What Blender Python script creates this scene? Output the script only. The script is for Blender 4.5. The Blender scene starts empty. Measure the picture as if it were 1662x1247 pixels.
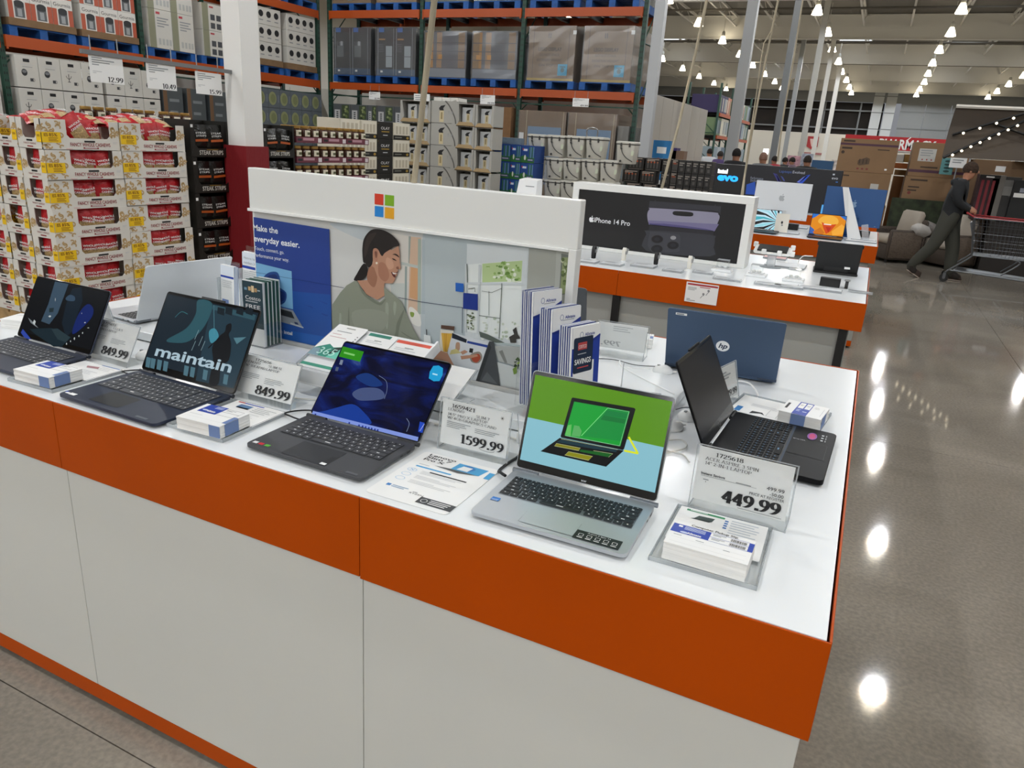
import bpy, math, random
from mathutils import Vector, Matrix
random.seed(7)
C = bpy.context.scene.collection
SC = bpy.context.scene
# ------------------------------------------------------------------ camera, world, exposure
CAMP = Vector((-0.0771, -1.0856, 1.6825))
RR = Vector((0.8982558, 0.43503155, 0.06232237))
DD = Vector((0.19200508, -0.26091931, -0.94607355))
FF = Vector((-0.39531073, 0.86178226, -0.31790054))
FPX = 1183.1
cam = bpy.data.objects.new('camera', bpy.data.cameras.new('camera'))
C.objects.link(cam)
cam.matrix_world = Matrix(((RR.x, -DD.x, -FF.x, CAMP.x), (RR.y, -DD.y, -FF.y, CAMP.y), (RR.z, -DD.z, -FF.z, CAMP.z), (0, 0, 0, 1)))
cam.data.sensor_fit = 'HORIZONTAL'; cam.data.sensor_width = 36.0
cam.data.lens = 36.0 * FPX / 1662.0
cam.data.clip_start = 0.05; cam.data.clip_end = 400
SC.camera = cam
w = bpy.data.worlds.new('world'); SC.world = w; w.use_nodes = True
w.node_tree.nodes['Background'].inputs[0].default_value = (0.9, 0.93, 1, 1)
w.node_tree.nodes['Background'].inputs[1].default_value = 0.25
EXPO = 0.0
LAMP_W = 350.0
SC.view_settings.view_transform = 'Standard'; SC.view_settings.look = 'None'
SC.view_settings.exposure = EXPO; SC.view_settings.gamma = 1.0; SC.view_settings.use_curve_mapping = False
cy = SC.cycles
cy.use_denoising = True
cy.max_bounces = 8; cy.diffuse_bounces = 4; cy.glossy_bounces = 4; cy.transmission_bounces = 6; cy.transparent_max_bounces = 16
cy.caustics_reflective = False; cy.caustics_refractive = False
cy.sample_clamp_indirect = 6.0
cy.use_light_tree = True
# ------------------------------------------------------------------ pixel helpers (1662 x 1247 frame -> points on real planes)
def ray(x, y): return RR * ((x - 831.0) / FPX) + DD * ((y - 623.5) / FPX) + FF
def onX(x, y, X): d = ray(x, y); return CAMP + d * ((X - CAMP.x) / d.x)
def onY(x, y, Y): d = ray(x, y); return CAMP + d * ((Y - CAMP.y) / d.y)
def onZ(x, y, Z): d = ray(x, y); return CAMP + d * ((Z - CAMP.z) / d.z)
# ------------------------------------------------------------------ materials
def lin(h):
    if not isinstance(h, str): return tuple(h)
    o = []
    for i in (0, 2, 4):
        c = int(h[i:i + 2], 16) / 255.0
        o.append(c / 12.92 if c <= 0.04045 else ((c + 0.055) / 1.055) ** 2.4)
    return tuple(o)
_mc = {}
def mat(c, r=0.5, m=0.0, e=0.0, coat=0.0, var=0.0, sc=8.0, bump=0.0, stretch=None, spec=0.5):
    k = (c, r, m, e, coat, var, sc, bump, stretch, spec)
    if k in _mc: return _mc[k]
    M = bpy.data.materials.new('paint_' + str(len(_mc))); M.use_nodes = True
    nt = M.node_tree; b = nt.nodes['Principled BSDF']; L = lin(c)
    b.inputs['Base Color'].default_value = L + (1,)
    b.inputs['Roughness'].default_value = r; b.inputs['Metallic'].default_value = m
    b.inputs['Coat Weight'].default_value = coat; b.inputs['Coat Roughness'].default_value = 0.06
    b.inputs['Specular IOR Level'].default_value = spec
    if e:
        b.inputs['Emission Color'].default_value = L + (1,); b.inputs['Emission Strength'].default_value = e
    if var or bump:
        tc = nt.nodes.new('ShaderNodeTexCoord'); nz = nt.nodes.new('ShaderNodeTexNoise')
        nz.inputs['Scale'].default_value = sc; nz.inputs['Detail'].default_value = 5
        src = tc.outputs['Object']
        if stretch:
            mp = nt.nodes.new('ShaderNodeMapping'); mp.inputs['Scale'].default_value = stretch
            nt.links.new(src, mp.inputs[0]); src = mp.outputs[0]
        nt.links.new(src, nz.inputs['Vector'])
        if var:
            rp = nt.nodes.new('ShaderNodeValToRGB')
            rp.color_ramp.elements[0].position = 0.3; rp.color_ramp.elements[1].position = 0.7
            rp.color_ramp.elements[0].color = tuple(x * (1 - var) for x in L) + (1,)
            rp.color_ramp.elements[1].color = tuple(min(1, x * (1 + var)) for x in L) + (1,)
            nt.links.new(nz.outputs[0], rp.inputs[0]); nt.links.new(rp.outputs[0], b.inputs['Base Color'])
            if e: nt.links.new(rp.outputs[0], b.inputs['Emission Color'])
        if bump:
            bp = nt.nodes.new('ShaderNodeBump'); bp.inputs['Strength'].default_value = bump; bp.inputs['Distance'].default_value = 0.02
            nt.links.new(nz.outputs[0], bp.inputs['Height']); nt.links.new(bp.outputs[0], b.inputs['Normal'])
    _mc[k] = M
    return M
def scr(c, e=1.0, r=0.2):          # a lit display pixel colour: black glass that emits
    k = ('scr', c, e, r)
    if k in _mc: return _mc[k]
    M = bpy.data.materials.new('display_' + str(len(_mc))); M.use_nodes = True
    b = M.node_tree.nodes['Principled BSDF']; L = lin(c)
    b.inputs['Base Color'].default_value = (0.004, 0.004, 0.005, 1); b.inputs['Roughness'].default_value = r; b.inputs['Specular IOR Level'].default_value = 0.12
    b.inputs['Emission Color'].default_value = L + (1,); b.inputs['Emission Strength'].default_value = e * 2 ** (-EXPO)
    _mc[k] = M
    return M
def nodemat(name, ramp, scale=4.0, detail=6.0, kind='noise', emit=0.0, rough=0.4, stretch=(1, 1, 1), dist=0.0, coord='Object', bump=0.0):
    M = bpy.data.materials.new(name); M.use_nodes = True
    nt = M.node_tree; b = nt.nodes['Principled BSDF']
    tc = nt.nodes.new('ShaderNodeTexCoord'); mp = nt.nodes.new('ShaderNodeMapping'); mp.inputs['Scale'].default_value = stretch
    nt.links.new(tc.outputs[coord], mp.inputs[0])
    if kind == 'noise':
        t = nt.nodes.new('ShaderNodeTexNoise'); t.inputs['Detail'].default_value = detail; t.inputs['Distortion'].default_value = dist; t.inputs['Scale'].default_value = scale; out = t.outputs[0]
    elif kind == 'voronoi':
        t = nt.nodes.new('ShaderNodeTexVoronoi'); t.inputs['Scale'].default_value = scale; out = t.outputs['Distance']
    elif kind == 'wave':
        t = nt.nodes.new('ShaderNodeTexWave'); t.inputs['Scale'].default_value = scale; t.inputs['Distortion'].default_value = dist; out = t.outputs['Fac']
    nt.links.new(mp.outputs[0], t.inputs['Vector'])
    rp = nt.nodes.new('ShaderNodeValToRGB'); cr = rp.color_ramp
    while len(cr.elements) < len(ramp): cr.elements.new(0.5)
    for el, (p, c) in zip(cr.elements, ramp): el.position = p; el.color = lin(c) + (1,)
    nt.links.new(out, rp.inputs[0])
    b.inputs['Roughness'].default_value = rough
    if emit:
        b.inputs['Base Color'].default_value = (0.004, 0.004, 0.005, 1)
        nt.links.new(rp.outputs[0], b.inputs['Emission Color']); b.inputs['Emission Strength'].default_value = emit * 2 ** (-EXPO)
    else: nt.links.new(rp.outputs[0], b.inputs['Base Color'])
    if bump:
        bp = nt.nodes.new('ShaderNodeBump'); bp.inputs['Strength'].default_value = bump; bp.inputs['Distance'].default_value = 0.01
        nt.links.new(out, bp.inputs['Height']); nt.links.new(bp.outputs[0], b.inputs['Normal'])
    return M
def clear(name, tint=(0.96, 0.97, 0.98), gl=0.10, rough=0.05, haze=0.0):      # thin clear plastic
    M = bpy.data.materials.new(name); M.use_nodes = True; nt = M.node_tree
    nt.nodes.remove(nt.nodes['Principled BSDF']); out = nt.nodes['Material Output']
    tr = nt.nodes.new('ShaderNodeBsdfTransparent'); tr.inputs[0].default_value = tint + (1,)
    g = nt.nodes.new('ShaderNodeBsdfGlossy'); g.inputs['Roughness'].default_value = rough
    lw = nt.nodes.new('ShaderNodeLayerWeight'); lw.inputs['Blend'].default_value = 0.25
    mm = nt.nodes.new('ShaderNodeMath'); mm.operation = 'MULTIPLY_ADD'; mm.inputs[1].default_value = 0.22; mm.inputs[2].default_value = gl * 0.5
    nt.links.new(lw.outputs['Fresnel'], mm.inputs[0])
    mx = nt.nodes.new('ShaderNodeMixShader'); nt.links.new(mm.outputs[0], mx.inputs[0]); nt.links.new(tr.outputs[0], mx.inputs[1]); nt.links.new(g.outputs[0], mx.inputs[2])
    last = mx
    if haze:
        d = nt.nodes.new('ShaderNodeBsdfDiffuse'); d.inputs[0].default_value = (0.8, 0.82, 0.84, 1)
        m2 = nt.nodes.new('ShaderNodeMixShader'); m2.inputs[0].default_value = haze
        nt.links.new(mx.outputs[0], m2.inputs[1]); nt.links.new(d.outputs[0], m2.inputs[2]); last = m2
    nt.links.new(last.outputs[0], out.inputs[0])
    return M
ACR = clear('clear_acrylic', tint=(.99, .995, .995), gl=0.03, haze=0.0); ACRE = clear('acrylic_edge', tint=(0.84, 0.88, 0.89), gl=0.4, haze=0.3)
FILM = clear('stretch_film', tint=(0.93, 0.94, 0.95), gl=0.22, rough=0.22, haze=0.06)
# ------------------------------------------------------------------ mesh builder
def rrect(x0, y0, x1, y1, r, n=4):
    r = min(r, abs(x1 - x0) / 2.01, abs(y1 - y0) / 2.01)
    if r <= 1e-6: return [(x0, y0), (x1, y0), (x1, y1), (x0, y1)]
    p = []
    for cx, cy_, a in ((x1 - r, y0 + r, -90), (x1 - r, y1 - r, 0), (x0 + r, y1 - r, 90), (x0 + r, y0 + r, 180)):
        for i in range(n + 1):
            t = math.radians(a + 90.0 * i / n); p.append((cx + r * math.cos(t), cy_ + r * math.sin(t)))
    return p
def ell(cx, cy_, rx, ry, n=20, a0=0, a1=360):
    full = abs(a1 - a0) >= 360
    return [(cx + rx * math.cos(math.radians(a0 + (a1 - a0) * i / (n if full else n - 1))), cy_ + ry * math.sin(math.radians(a0 + (a1 - a0) * i / (n if full else n - 1)))) for i in range(n)]
def spl(P, closed=False, k=5):         # Catmull-Rom through 2-D or 3-D points
    P = [tuple(p) for p in P]; n = len(P); o = []
    rng = range(n) if closed else range(n - 1)
    for i in rng:
        a = P[(i - 1) % n] if closed or i > 0 else P[0]; b = P[i]; c = P[(i + 1) % n]
        d = P[(i + 2) % n] if closed or i + 2 < n else P[-1]
        for j in range(k):
            t = j / k
            o.append(tuple(0.5 * (2 * b[q] + (c[q] - a[q]) * t + (2 * a[q] - 5 * b[q] + 4 * c[q] - d[q]) * t * t + (3 * b[q] - a[q] - 3 * c[q] + d[q]) * t ** 3) for q in range(len(b))))
    if not closed: o.append(P[-1])
    return o
def I4(): return Matrix.Identity(4)
def TR(x=0, y=0, z=0, rx=0, ry=0, rz=0): return Matrix.Translation((x, y, z)) @ Matrix.Rotation(rz, 4, 'Z') @ Matrix.Rotation(ry, 4, 'Y') @ Matrix.Rotation(rx, 4, 'X')
def BAS(o, x, y):                      # frame from origin, x direction and y direction
    x = Vector(x).normalized(); z = x.cross(Vector(y)).normalized(); y = z.cross(x); o = Vector(o)
    return Matrix(((x.x, y.x, z.x, o.x), (x.y, y.y, z.y, o.y), (x.z, y.z, z.z, o.z), (0, 0, 0, 1)))
FACE_Y = lambda x, y, z: BAS((x, y, z), (1, 0, 0), (0, 0, 1))      # a face seen from -y: local x = +x, local y = up
FACE_X = lambda x, y, z: BAS((x, y, z), (0, 1, 0), (0, 0, 1))      # a face seen from +x
def wm(o):
    m = o.matrix_basis.copy(); p = o.parent
    while p: m = p.matrix_basis @ m; p = p.parent
    return m
class MB:
    def __init__(s, M=None): s.v = []; s.f = []; s.mi = []; s.ms = []; s.M = M or I4()
    def idx(s, m):
        if m not in s.ms: s.ms.append(m)
        return s.ms.index(m)
    def add(s, pts, faces, m, M=None):
        b = len(s.v); T = s.M @ M if M is not None else s.M
        s.v += [tuple(T @ Vector(p)) for p in pts]; i = s.idx(m)
        for f in faces: s.f.append(tuple(b + q for q in f)); s.mi.append(i)
        return s
    def box(s, x0, y0, z0, x1, y1, z1, m, M=None):
        p = [(x0, y0, z0), (x1, y0, z0), (x1, y1, z0), (x0, y1, z0), (x0, y0, z1), (x1, y0, z1), (x1, y1, z1), (x0, y1, z1)]
        return s.add(p, [(3, 2, 1, 0), (4, 5, 6, 7), (0, 1, 5, 4), (1, 2, 6, 5), (2, 3, 7, 6), (3, 0, 4, 7)], m, M)
    def loft(s, loops, m, M=None, caps=True, close=True):
        n = len(loops[0]); p = [q for l in loops for q in l]; f = []
        for i in range(len(loops) - 1):
            for j in range(n if close else n - 1):
                k = (j + 1) % n; f.append((i * n + j, i * n + k, (i + 1) * n + k, (i + 1) * n + j))
        if caps: f.append(tuple(range(n - 1, -1, -1))); f.append(tuple(range((len(loops) - 1) * n, len(loops) * n)))
        return s.add(p, f, m, M)
    def prism(s, poly, z0, z1, m, M=None): return s.loft([[(x, y, z0) for x, y in poly], [(x, y, z1) for x, y in poly]], m, M)
    def rbox(s, x0, y0, z0, x1, y1, z1, r, c, m, M=None, n=4):
        L = []
        for z, i in ((z0, c), (z0 + c, 0), (z1 - c, 0), (z1, c)):
            L.append([(x, y, z) for x, y in rrect(x0 + i, y0 + i, x1 - i, y1 - i, max(r - i, 1e-4), n)])
        return s.loft(L, m, M)
    def tube(s, path, r, m, n=6, M=None, caps=True):
        P = [Vector(p) for p in path]; L = []; up = Vector((0, 0, 1))
        for i, p in enumerate(P):
            t = (P[min(i + 1, len(P) - 1)] - P[max(i - 1, 0)]).normalized()
            if i == 0:
                a = t.cross(up if abs(t.z) < 0.95 else Vector((1, 0, 0))).normalized()
            else: a = (a - t * a.dot(t)).normalized()
            b = t.cross(a); rr = r[i] if isinstance(r, (list, tuple)) else r
            L.append([tuple(p + (a * math.cos(q * 6.28318 / n) + b * math.sin(q * 6.28318 / n)) * rr) for q in range(n)])
        return s.loft(L, m, M, caps)
    def lathe(s, prof, m, n=16, M=None, sx=1.0, sy=1.0):
        L = [[(max(r, 1e-4) * math.cos(6.28318 * i / n) * sx, max(r, 1e-4) * math.sin(6.28318 * i / n) * sy, z) for i in range(n)] for r, z in prof]
        return s.loft(L, m, M)
    def flat(s, pts, m, z=0.0, M=None):
        P = [(p[0], p[1], z) for p in pts]
        a = sum(P[i][0] * P[(i + 1) % len(P)][1] - P[(i + 1) % len(P)][0] * P[i][1] for i in range(len(P)))
        if a < 0: P.reverse()
        return s.add(P, [tuple(range(len(P)))], m, M)
    def rect(s, x0, y0, x1, y1, m, z=0.0, M=None): return s.flat([(x0, y0), (x1, y0), (x1, y1), (x0, y1)], m, z, M)
    def bars(s, x, y, ws, h, gap, m, z=0.0, M=None):       # greeked small print, ws = line lengths
        for i, q in enumerate(ws): s.rect(x, y - i * gap - h, x + q, y - i * gap, m, z, M)
        return s
    def stroke(s, pts, wd, m, z=0.0, M=None):
        n = len(pts); A = []; B = []
        for i in range(n):
            a = pts[max(i - 1, 0)]; b = pts[min(i + 1, n - 1)]; dx, dy = b[0] - a[0], b[1] - a[1]; l = math.hypot(dx, dy) or 1
            A.append((pts[i][0] - dy / l * wd / 2, pts[i][1] + dx / l * wd / 2, z)); B.append((pts[i][0] + dy / l * wd / 2, pts[i][1] - dx / l * wd / 2, z))
        return s.add(B + A, [(i, i + 1, n + i + 1, n + i) for i in range(n - 1)], m, M)
    def mesh(s, name, smooth=None):
        me = bpy.data.meshes.new(name); me.from_pydata(s.v, [], s.f)
        for m in s.ms: me.materials.append(m)
        me.polygons.foreach_set('material_index', s.mi)
        if smooth is not None:
            me.shade_smooth(); me.set_sharp_from_angle(angle=math.radians(smooth))
        me.update()
        return me
    def build(s, name, parent=None, smooth=None, world=False, bev=0.0, loc=None):
        if world and parent is not None:
            inv = wm(parent).inverted(); s.v = [tuple(inv @ Vector(p)) for p in s.v]
        return OBJ(name, s.mesh(name, smooth), parent, bev, loc)
def OBJ(name, me, parent=None, bev=0.0, loc=None):
    o = bpy.data.objects.new(name, me); C.objects.link(o)
    if parent is not None: o.parent = parent
    if loc is not None: o.location = loc
    if bev:
        b = o.modifiers.new('bevel', 'BEVEL'); b.width = bev; b.segments = 2; b.limit_method = 'ANGLE'
    return o
def tag(o, label, cat, group=None, kind=None):
    o['label'] = label; o['category'] = cat
    if group: o['group'] = group
    if kind: o['kind'] = kind
    return o
def T(name, label, cat, loc=(0, 0, 0), rz=0.0, group=None):
    o = bpy.data.objects.new(name, None); C.objects.link(o); o.empty_display_size = 0.05
    o.location = loc; o.rotation_euler = (0, 0, rz)
    return tag(o, label, cat, group)
_kids = {}
def copy_tree(r, loc, rz=0.0, label=None, group=None, parent=None, kids=None):
    c = r.copy(); C.objects.link(c); c.location = loc; c.rotation_euler = (0, 0, rz)
    if label: c['label'] = label
    if group: c['group'] = group
    for k in (kids if kids is not None else _children(r)):
        d = k.copy(); C.objects.link(d); d.parent = c
        for g in _children(k):
            e = g.copy(); C.objects.link(e); e.parent = d
    return c
def _children(o): return [x for x in C.objects if x.parent == o] if o not in _kids else _kids[o]
def freeze(o):                       # remember the children once, so copying stays quick
    _kids[o] = [x for x in C.objects if x.parent == o]
    for k in _kids[o]: _kids[k] = [x for x in C.objects if x.parent == k]
    return o
def STR(mb, name, smooth=None, parent=None):
    o = mb.build(name, parent, smooth)
    if parent is None: o['kind'] = 'structure'
    return o
ORD = ['first', 'second', 'third', 'fourth', 'fifth', 'sixth', 'seventh', 'eighth', 'ninth', 'tenth', 'eleventh', 'twelfth', 'thirteenth', 'fourteenth', 'fifteenth', 'sixteenth', 'seventeenth', 'eighteenth', 'nineteenth', 'twentieth']
# ------------------------------------------------------------------ lettering: built-in sans, and a small serif drawn with a broad pen
_tc = {}
def _glyphs(t, bold):
    k = (t, bold)
    if k not in _tc:
        cu = bpy.data.curves.new('t', 'FONT'); cu.body = t; cu.size = 1.0; cu.offset = bold; cu.resolution_u = 3
        o = bpy.data.objects.new('t', cu); me = bpy.data.meshes.new_from_object(o)
        vs = [(v.co.x, v.co.y) for v in me.vertices]; fs = [tuple(p.vertices) for p in me.polygons]
        xs = [v[0] for v in vs] or [0, 1]
        _tc[k] = (vs, fs, min(xs), max(xs))
        bpy.data.objects.remove(o); bpy.data.curves.remove(cu); bpy.data.meshes.remove(me)
    return _tc[k]
def txt(mb, t, x, y, h, m, z=0.0, M=None, w=None, al='L', bold=0.0, sh=0.0):
    vs, fs, a, b = _glyphs(t, bold); s = h / 0.70; sx = s if w is None else w / max(b - a, 1e-4)
    W = (b - a) * sx; x0 = x - (0 if al == 'L' else W if al == 'R' else W / 2)
    mb.add([(x0 + (p[0] - a) * sx + sh * p[1] * s, y + p[1] * s, z) for p in vs], fs, m, M)
    return W
def _e(cx, cy_, rx, ry): return ell(cx, cy_, rx, ry, 22) + [ell(cx, cy_, rx, ry, 22)[0]]
_six = spl([(.42, .95), (.25, .84), (.11, .58), (.08, .3), (.15, .07), (.26, .02), (.39, .13), (.42, .32), (.34, .53), (.22, .56), (.1, .44)])
SG = {  # glyph: (advance, strokes, bars, auto serif)
 '0': (.52, [_e(.26, .49, .18, .47)], [], 0), '1': (.46, [[(.26, 0), (.26, .98)], [(.26, .96), (.11, .84)]], [(.1, 0, .42, .05)], 0),
 '2': (.52, [spl([(.07, .72), (.11, .9), (.25, .96), (.4, .84), (.38, .62), (.22, .34), (.06, .06)])], [(.05, 0, .46, .13)], 0),
 '3': (.52, [spl([(.08, .78), (.14, .92), (.27, .96), (.39, .82), (.34, .62), (.18, .54)]), spl([(.18, .54), (.37, .47), (.43, .26), (.33, .06), (.16, .02), (.06, .12)])], [], 0),
 '4': (.52, [[(.35, 0), (.35, .98)], [(.33, .96), (.05, .32)]], [(.03, .23, .49, .35)], 0),
 '5': (.52, [[(.13, .9), (.1, .52)], spl([(.1, .52), (.25, .59), (.4, .48), (.42, .25), (.3, .05), (.15, .02), (.05, .1)])], [(.12, .85, .45, .98)], 0),
 '6': (.52, [_six], [], 0), '9': (.52, [[(.5 - a, .98 - b) for a, b in _six]], [], 0),
 '7': (.52, [[(.42, .9), (.2, 0)]], [(.06, .84, .47, .98)], 0), '8': (.52, [_e(.26, .74, .15, .22), _e(.26, .26, .19, .25)], [], 0),
 '.': (.24, [], [], 0), ' ': (.28, [], [], 0), '-': (.36, [], [(.05, .3, .3, .4)], 0), '"': (.36, [[(.1, .98), (.1, .72)], [(.26, .98), (.26, .72)]], [], 0), '/': (.32, [[(.02, 0), (.3, 1)]], [], 0),
 'A': (.72, [[(.08, 0), (.36, 1)], [(.36, 1), (.64, 0)]], [(.18, .3, .54, .36)], 1), 'B': (.64, [[(.14, 0), (.14, 1)], spl([(.14, .97), (.46, .9), (.47, .62), (.14, .53)]), spl([(.14, .53), (.54, .45), (.54, .1), (.14, .03)])], [], 1),
 'C': (.66, [spl([(.58, .78), (.4, .97), (.16, .82), (.08, .5), (.16, .18), (.4, .03), (.6, .2)])], [], 0), 'D': (.72, [[(.14, 0), (.14, 1)], spl([(.14, .97), (.48, .9), (.64, .5), (.48, .1), (.14, .03)])], [], 1),
 'E': (.62, [[(.14, 0), (.14, 1)]], [(.1, .94, .56, 1), (.1, .47, .44, .53), (.1, 0, .58, .06)], 1), 'F': (.58, [[(.14, 0), (.14, 1)]], [(.1, .94, .54, 1), (.1, .47, .42, .53)], 1),
 'G': (.72, [spl([(.6, .8), (.4, .97), (.16, .82), (.08, .5), (.16, .18), (.4, .03), (.6, .14)]), [(.6, .1), (.6, .42)]], [(.46, .4, .7, .45)], 0), 'H': (.74, [[(.14, 0), (.14, 1)], [(.6, 0), (.6, 1)]], [(.14, .48, .6, .54)], 1),
 'I': (.34, [[(.17, 0), (.17, 1)]], [], 1), 'L': (.6, [[(.14, 0), (.14, 1)]], [(.1, 0, .56, .06)], 1), 'M': (.9, [[(.14, 0), (.14, 1)], [(.14, 1), (.44, .1)], [(.44, .1), (.74, 1)], [(.74, 0), (.74, 1)]], [], 1),
 'N': (.74, [[(.13, 0), (.13, 1)], [(.13, 1), (.6, 0)], [(.6, 0), (.6, 1)]], [], 1), 'O': (.74, [_e(.37, .5, .28, .48)], [], 0), 'P': (.58, [[(.14, 0), (.14, 1)], spl([(.14, .97), (.5, .88), (.5, .56), (.14, .47)])], [], 1),
 'R': (.68, [[(.14, 0), (.14, 1)], spl([(.14, .97), (.48, .88), (.48, .6), (.14, .5)]), [(.3, .5), (.6, 0)]], [], 1), 'S': (.54, [spl([(.44, .8), (.3, .97), (.12, .86), (.13, .66), (.38, .42), (.42, .16), (.25, .02), (.08, .16)])], [], 0),
 'T': (.62, [[(.31, 0), (.31, 1)]], [(.04, .93, .58, 1)], 1), 'V': (.72, [[(.08, 1), (.36, 0)], [(.36, 0), (.64, 1)]], [], 1), 'W': (.96, [[(.06, 1), (.27, 0)], [(.27, 0), (.48, .9)], [(.48, .9), (.69, 0)], [(.69, 0), (.9, 1)]], [], 1),
 'X': (.72, [[(.1, 0), (.62, 1)], [(.1, 1), (.62, 0)]], [], 1), 'U': (.72, [[(.14, 1), (.14, .3)], spl([(.14, .3), (.2, .06), (.37, .02), (.54, .08), (.6, .3)]), [(.6, .3), (.6, 1)]], [], 1), 'Y': (.7, [[(.35, 0), (.35, .45)], [(.08, 1), (.35, .45)], [(.35, .45), (.62, 1)]], [], 1), 'K': (.72, [[(.14, 0), (.14, 1)], [(.14, .4), (.6, 1)], [(.28, .5), (.64, 0)]], [], 1)}
def stxt(mb, t, x, y, h, m, z=0.0, M=None, w=None, al='L', a=0.05, b=0.018):
    W0 = sum(SG.get(ch, SG[' '])[0] for ch in t); s = h; sx = h if w is None else w / W0; W = W0 * sx
    cx = x - (0 if al == 'L' else W if al == 'R' else W / 2); P = []; F = []
    for ch in t:
        adv, st, br, ser = SG.get(ch, SG[' '])
        if ch == '.': br = [(.06, 0, .06 + 2.0 * a, 2.0 * a)]
        br = list(br)
        for q in st:
            n = len(q); o0 = len(P)
            for i in range(n):
                A = q[max(i - 1, 0)]; B = q[min(i + 1, n - 1)]
                if i in (0, n - 1) and q[0] == q[-1] and n > 4: A, B = q[-2], q[1]
                dx, dy = B[0] - A[0], B[1] - A[1]; l = math.hypot(dx, dy) or 1; nx, ny = -dy / l, dx / l
                d = math.sqrt((a * nx) ** 2 + (b * ny) ** 2) or 1; ox, oy = a * a * nx / d, b * b * ny / d
                P.append((cx + (q[i][0] + ox) * sx, y + (q[i][1] + oy) * s, z)); P.append((cx + (q[i][0] - ox) * sx, y + (q[i][1] - oy) * s, z))
            for i in range(n - 1): F.append((o0 + 2 * i + 1, o0 + 2 * i + 3, o0 + 2 * i + 2, o0 + 2 * i))
            if ser and n == 2:
                for e in q:
                    if e[1] in (0, 1): br.append((e[0] - a - .06, e[1] - (.05 if e[1] else 0), e[0] + a + .06, e[1] + (0 if e[1] else .05)))
        for x0, y0, x1, y1 in br:
            o0 = len(P); P += [(cx + x0 * sx, y + y0 * s, z), (cx + x1 * sx, y + y0 * s, z), (cx + x1 * sx, y + y1 * s, z), (cx + x0 * sx, y + y1 * s, z)]; F.append((o0, o0 + 1, o0 + 2, o0 + 3))
        cx += adv * sx
    mb.add(P, F, m, M)
    return W
# common paints
WHITE = mat('f0f1f1', 0.3); PAPER = mat('f2f2f0', 0.7); INK = mat('1a1a1c', 0.6); GREY = mat('8f9294', 0.6); LGREY = mat('c4c6c8', 0.6); BLACK = mat('0b0b0c', 0.4)
ORANGE = mat('b94a00', 0.42, var=0.04, sc=3.0, spec=.12); STEEL = mat('b4b6b8', 0.3, 1.0); BLUEH = mat('1d3fa6', 0.5); DKGREEN = mat('1f4a3c', 0.5)
WOOD = mat('a98a5e', 0.8, var=0.25, sc=14.0); CARTON = mat('7f6447', 0.85, var=0.1, sc=6.0); PALBLUE = mat('17549b', 0.6, var=0.3, sc=9.0)
SOCK = mat('f4f4f2', 0.35, coat=0.3)
# ================================================================== room shell
def floor_mat():
    M = bpy.data.materials.new('polished_concrete'); M.use_nodes = True; nt = M.node_tree; b = nt.nodes['Principled BSDF']
    tc = nt.nodes.new('ShaderNodeTexCoord')
    def noise(sc, det, dist=0.0):
        n = nt.nodes.new('ShaderNodeTexNoise'); n.inputs['Scale'].default_value = sc; n.inputs['Detail'].default_value = det; n.inputs['Distortion'].default_value = dist
        nt.links.new(tc.outputs['Object'], n.inputs['Vector']); return n
    n1 = noise(0.7, 8, 0.6); n2 = noise(60, 4); n3 = noise(7, 6)
    rp = nt.nodes.new('ShaderNodeValToRGB'); cr = rp.color_ramp
    cr.elements[0].position = 0.32; cr.elements[0].color = lin('7d766c') + (1,); cr.elements[1].position = 0.7; cr.elements[1].color = lin('a1998d') + (1,)
    nt.links.new(n1.outputs[0], rp.inputs[0])
    r2 = nt.nodes.new('ShaderNodeValToRGB'); c2 = r2.color_ramp
    c2.elements[0].position = 0.35; c2.elements[0].color = (0.72, 0.72, 0.72, 1); c2.elements[1].position = 0.68; c2.elements[1].color = (1.18, 1.16, 1.12, 1)
    nt.links.new(n2.outputs[0], r2.inputs[0])
    mx = nt.nodes.new('ShaderNodeMix'); mx.data_type = 'RGBA'; mx.blend_type = 'MULTIPLY'; mx.inputs[0].default_value = 0.55
    nt.links.new(rp.outputs[0], mx.inputs[6]); nt.links.new(r2.outputs[0], mx.inputs[7])
    r3 = nt.nodes.new('ShaderNodeValToRGB'); c3 = r3.color_ramp     # small pale aggregate chips
    c3.elements[0].position = 0.66; c3.elements[0].color = (0, 0, 0, 1); c3.elements[1].position = 0.74; c3.elements[1].color = (0.25, 0.25, 0.25, 1)
    nt.links.new(n3.outputs[0], r3.inputs[0])
    m3 = nt.nodes.new('ShaderNodeMix'); m3.data_type = 'RGBA'; m3.inputs[7].default_value = lin('8d8678') + (1,)
    nt.links.new(r3.outputs[0], m3.inputs[0]); nt.links.new(mx.outputs[2], m3.inputs[6]); nt.links.new(m3.outputs[2], b.inputs['Base Color'])
    b.inputs['Roughness'].default_value = 0.17; b.inputs['Specular IOR Level'].default_value = 0.32
    rr = nt.nodes.new('ShaderNodeMapRange'); rr.inputs[3].default_value = 0.03; rr.inputs[4].default_value = 0.08
    nt.links.new(n1.outputs[0], rr.inputs[0]); nt.links.new(rr.outputs[0], b.inputs['Roughness'])
    bp = nt.nodes.new('ShaderNodeBump'); bp.inputs['Strength'].default_value = 0.012; bp.inputs['Distance'].default_value = 0.01
    nt.links.new(n3.outputs[0], bp.inputs['Height']); nt.links.new(bp.outputs[0], b.inputs['Normal'])
    return M
FX0, FX1, FY0, FY1 = -26.0, 22.0, -40.0, 88.0
CONC = floor_mat(); JOINT = mat('35322d', 0.8)
mb = MB()
JX = [1.42, -6.5]; JY = [-.07, 3.86, 7.8, 14.0]     # sawn joints: the slab is laid in bays with a narrow gap between
xs = [FX0] + sorted(JX) + [FX1]; ys = [FY0] + JY + [FY1]; g = 0.0018
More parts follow.
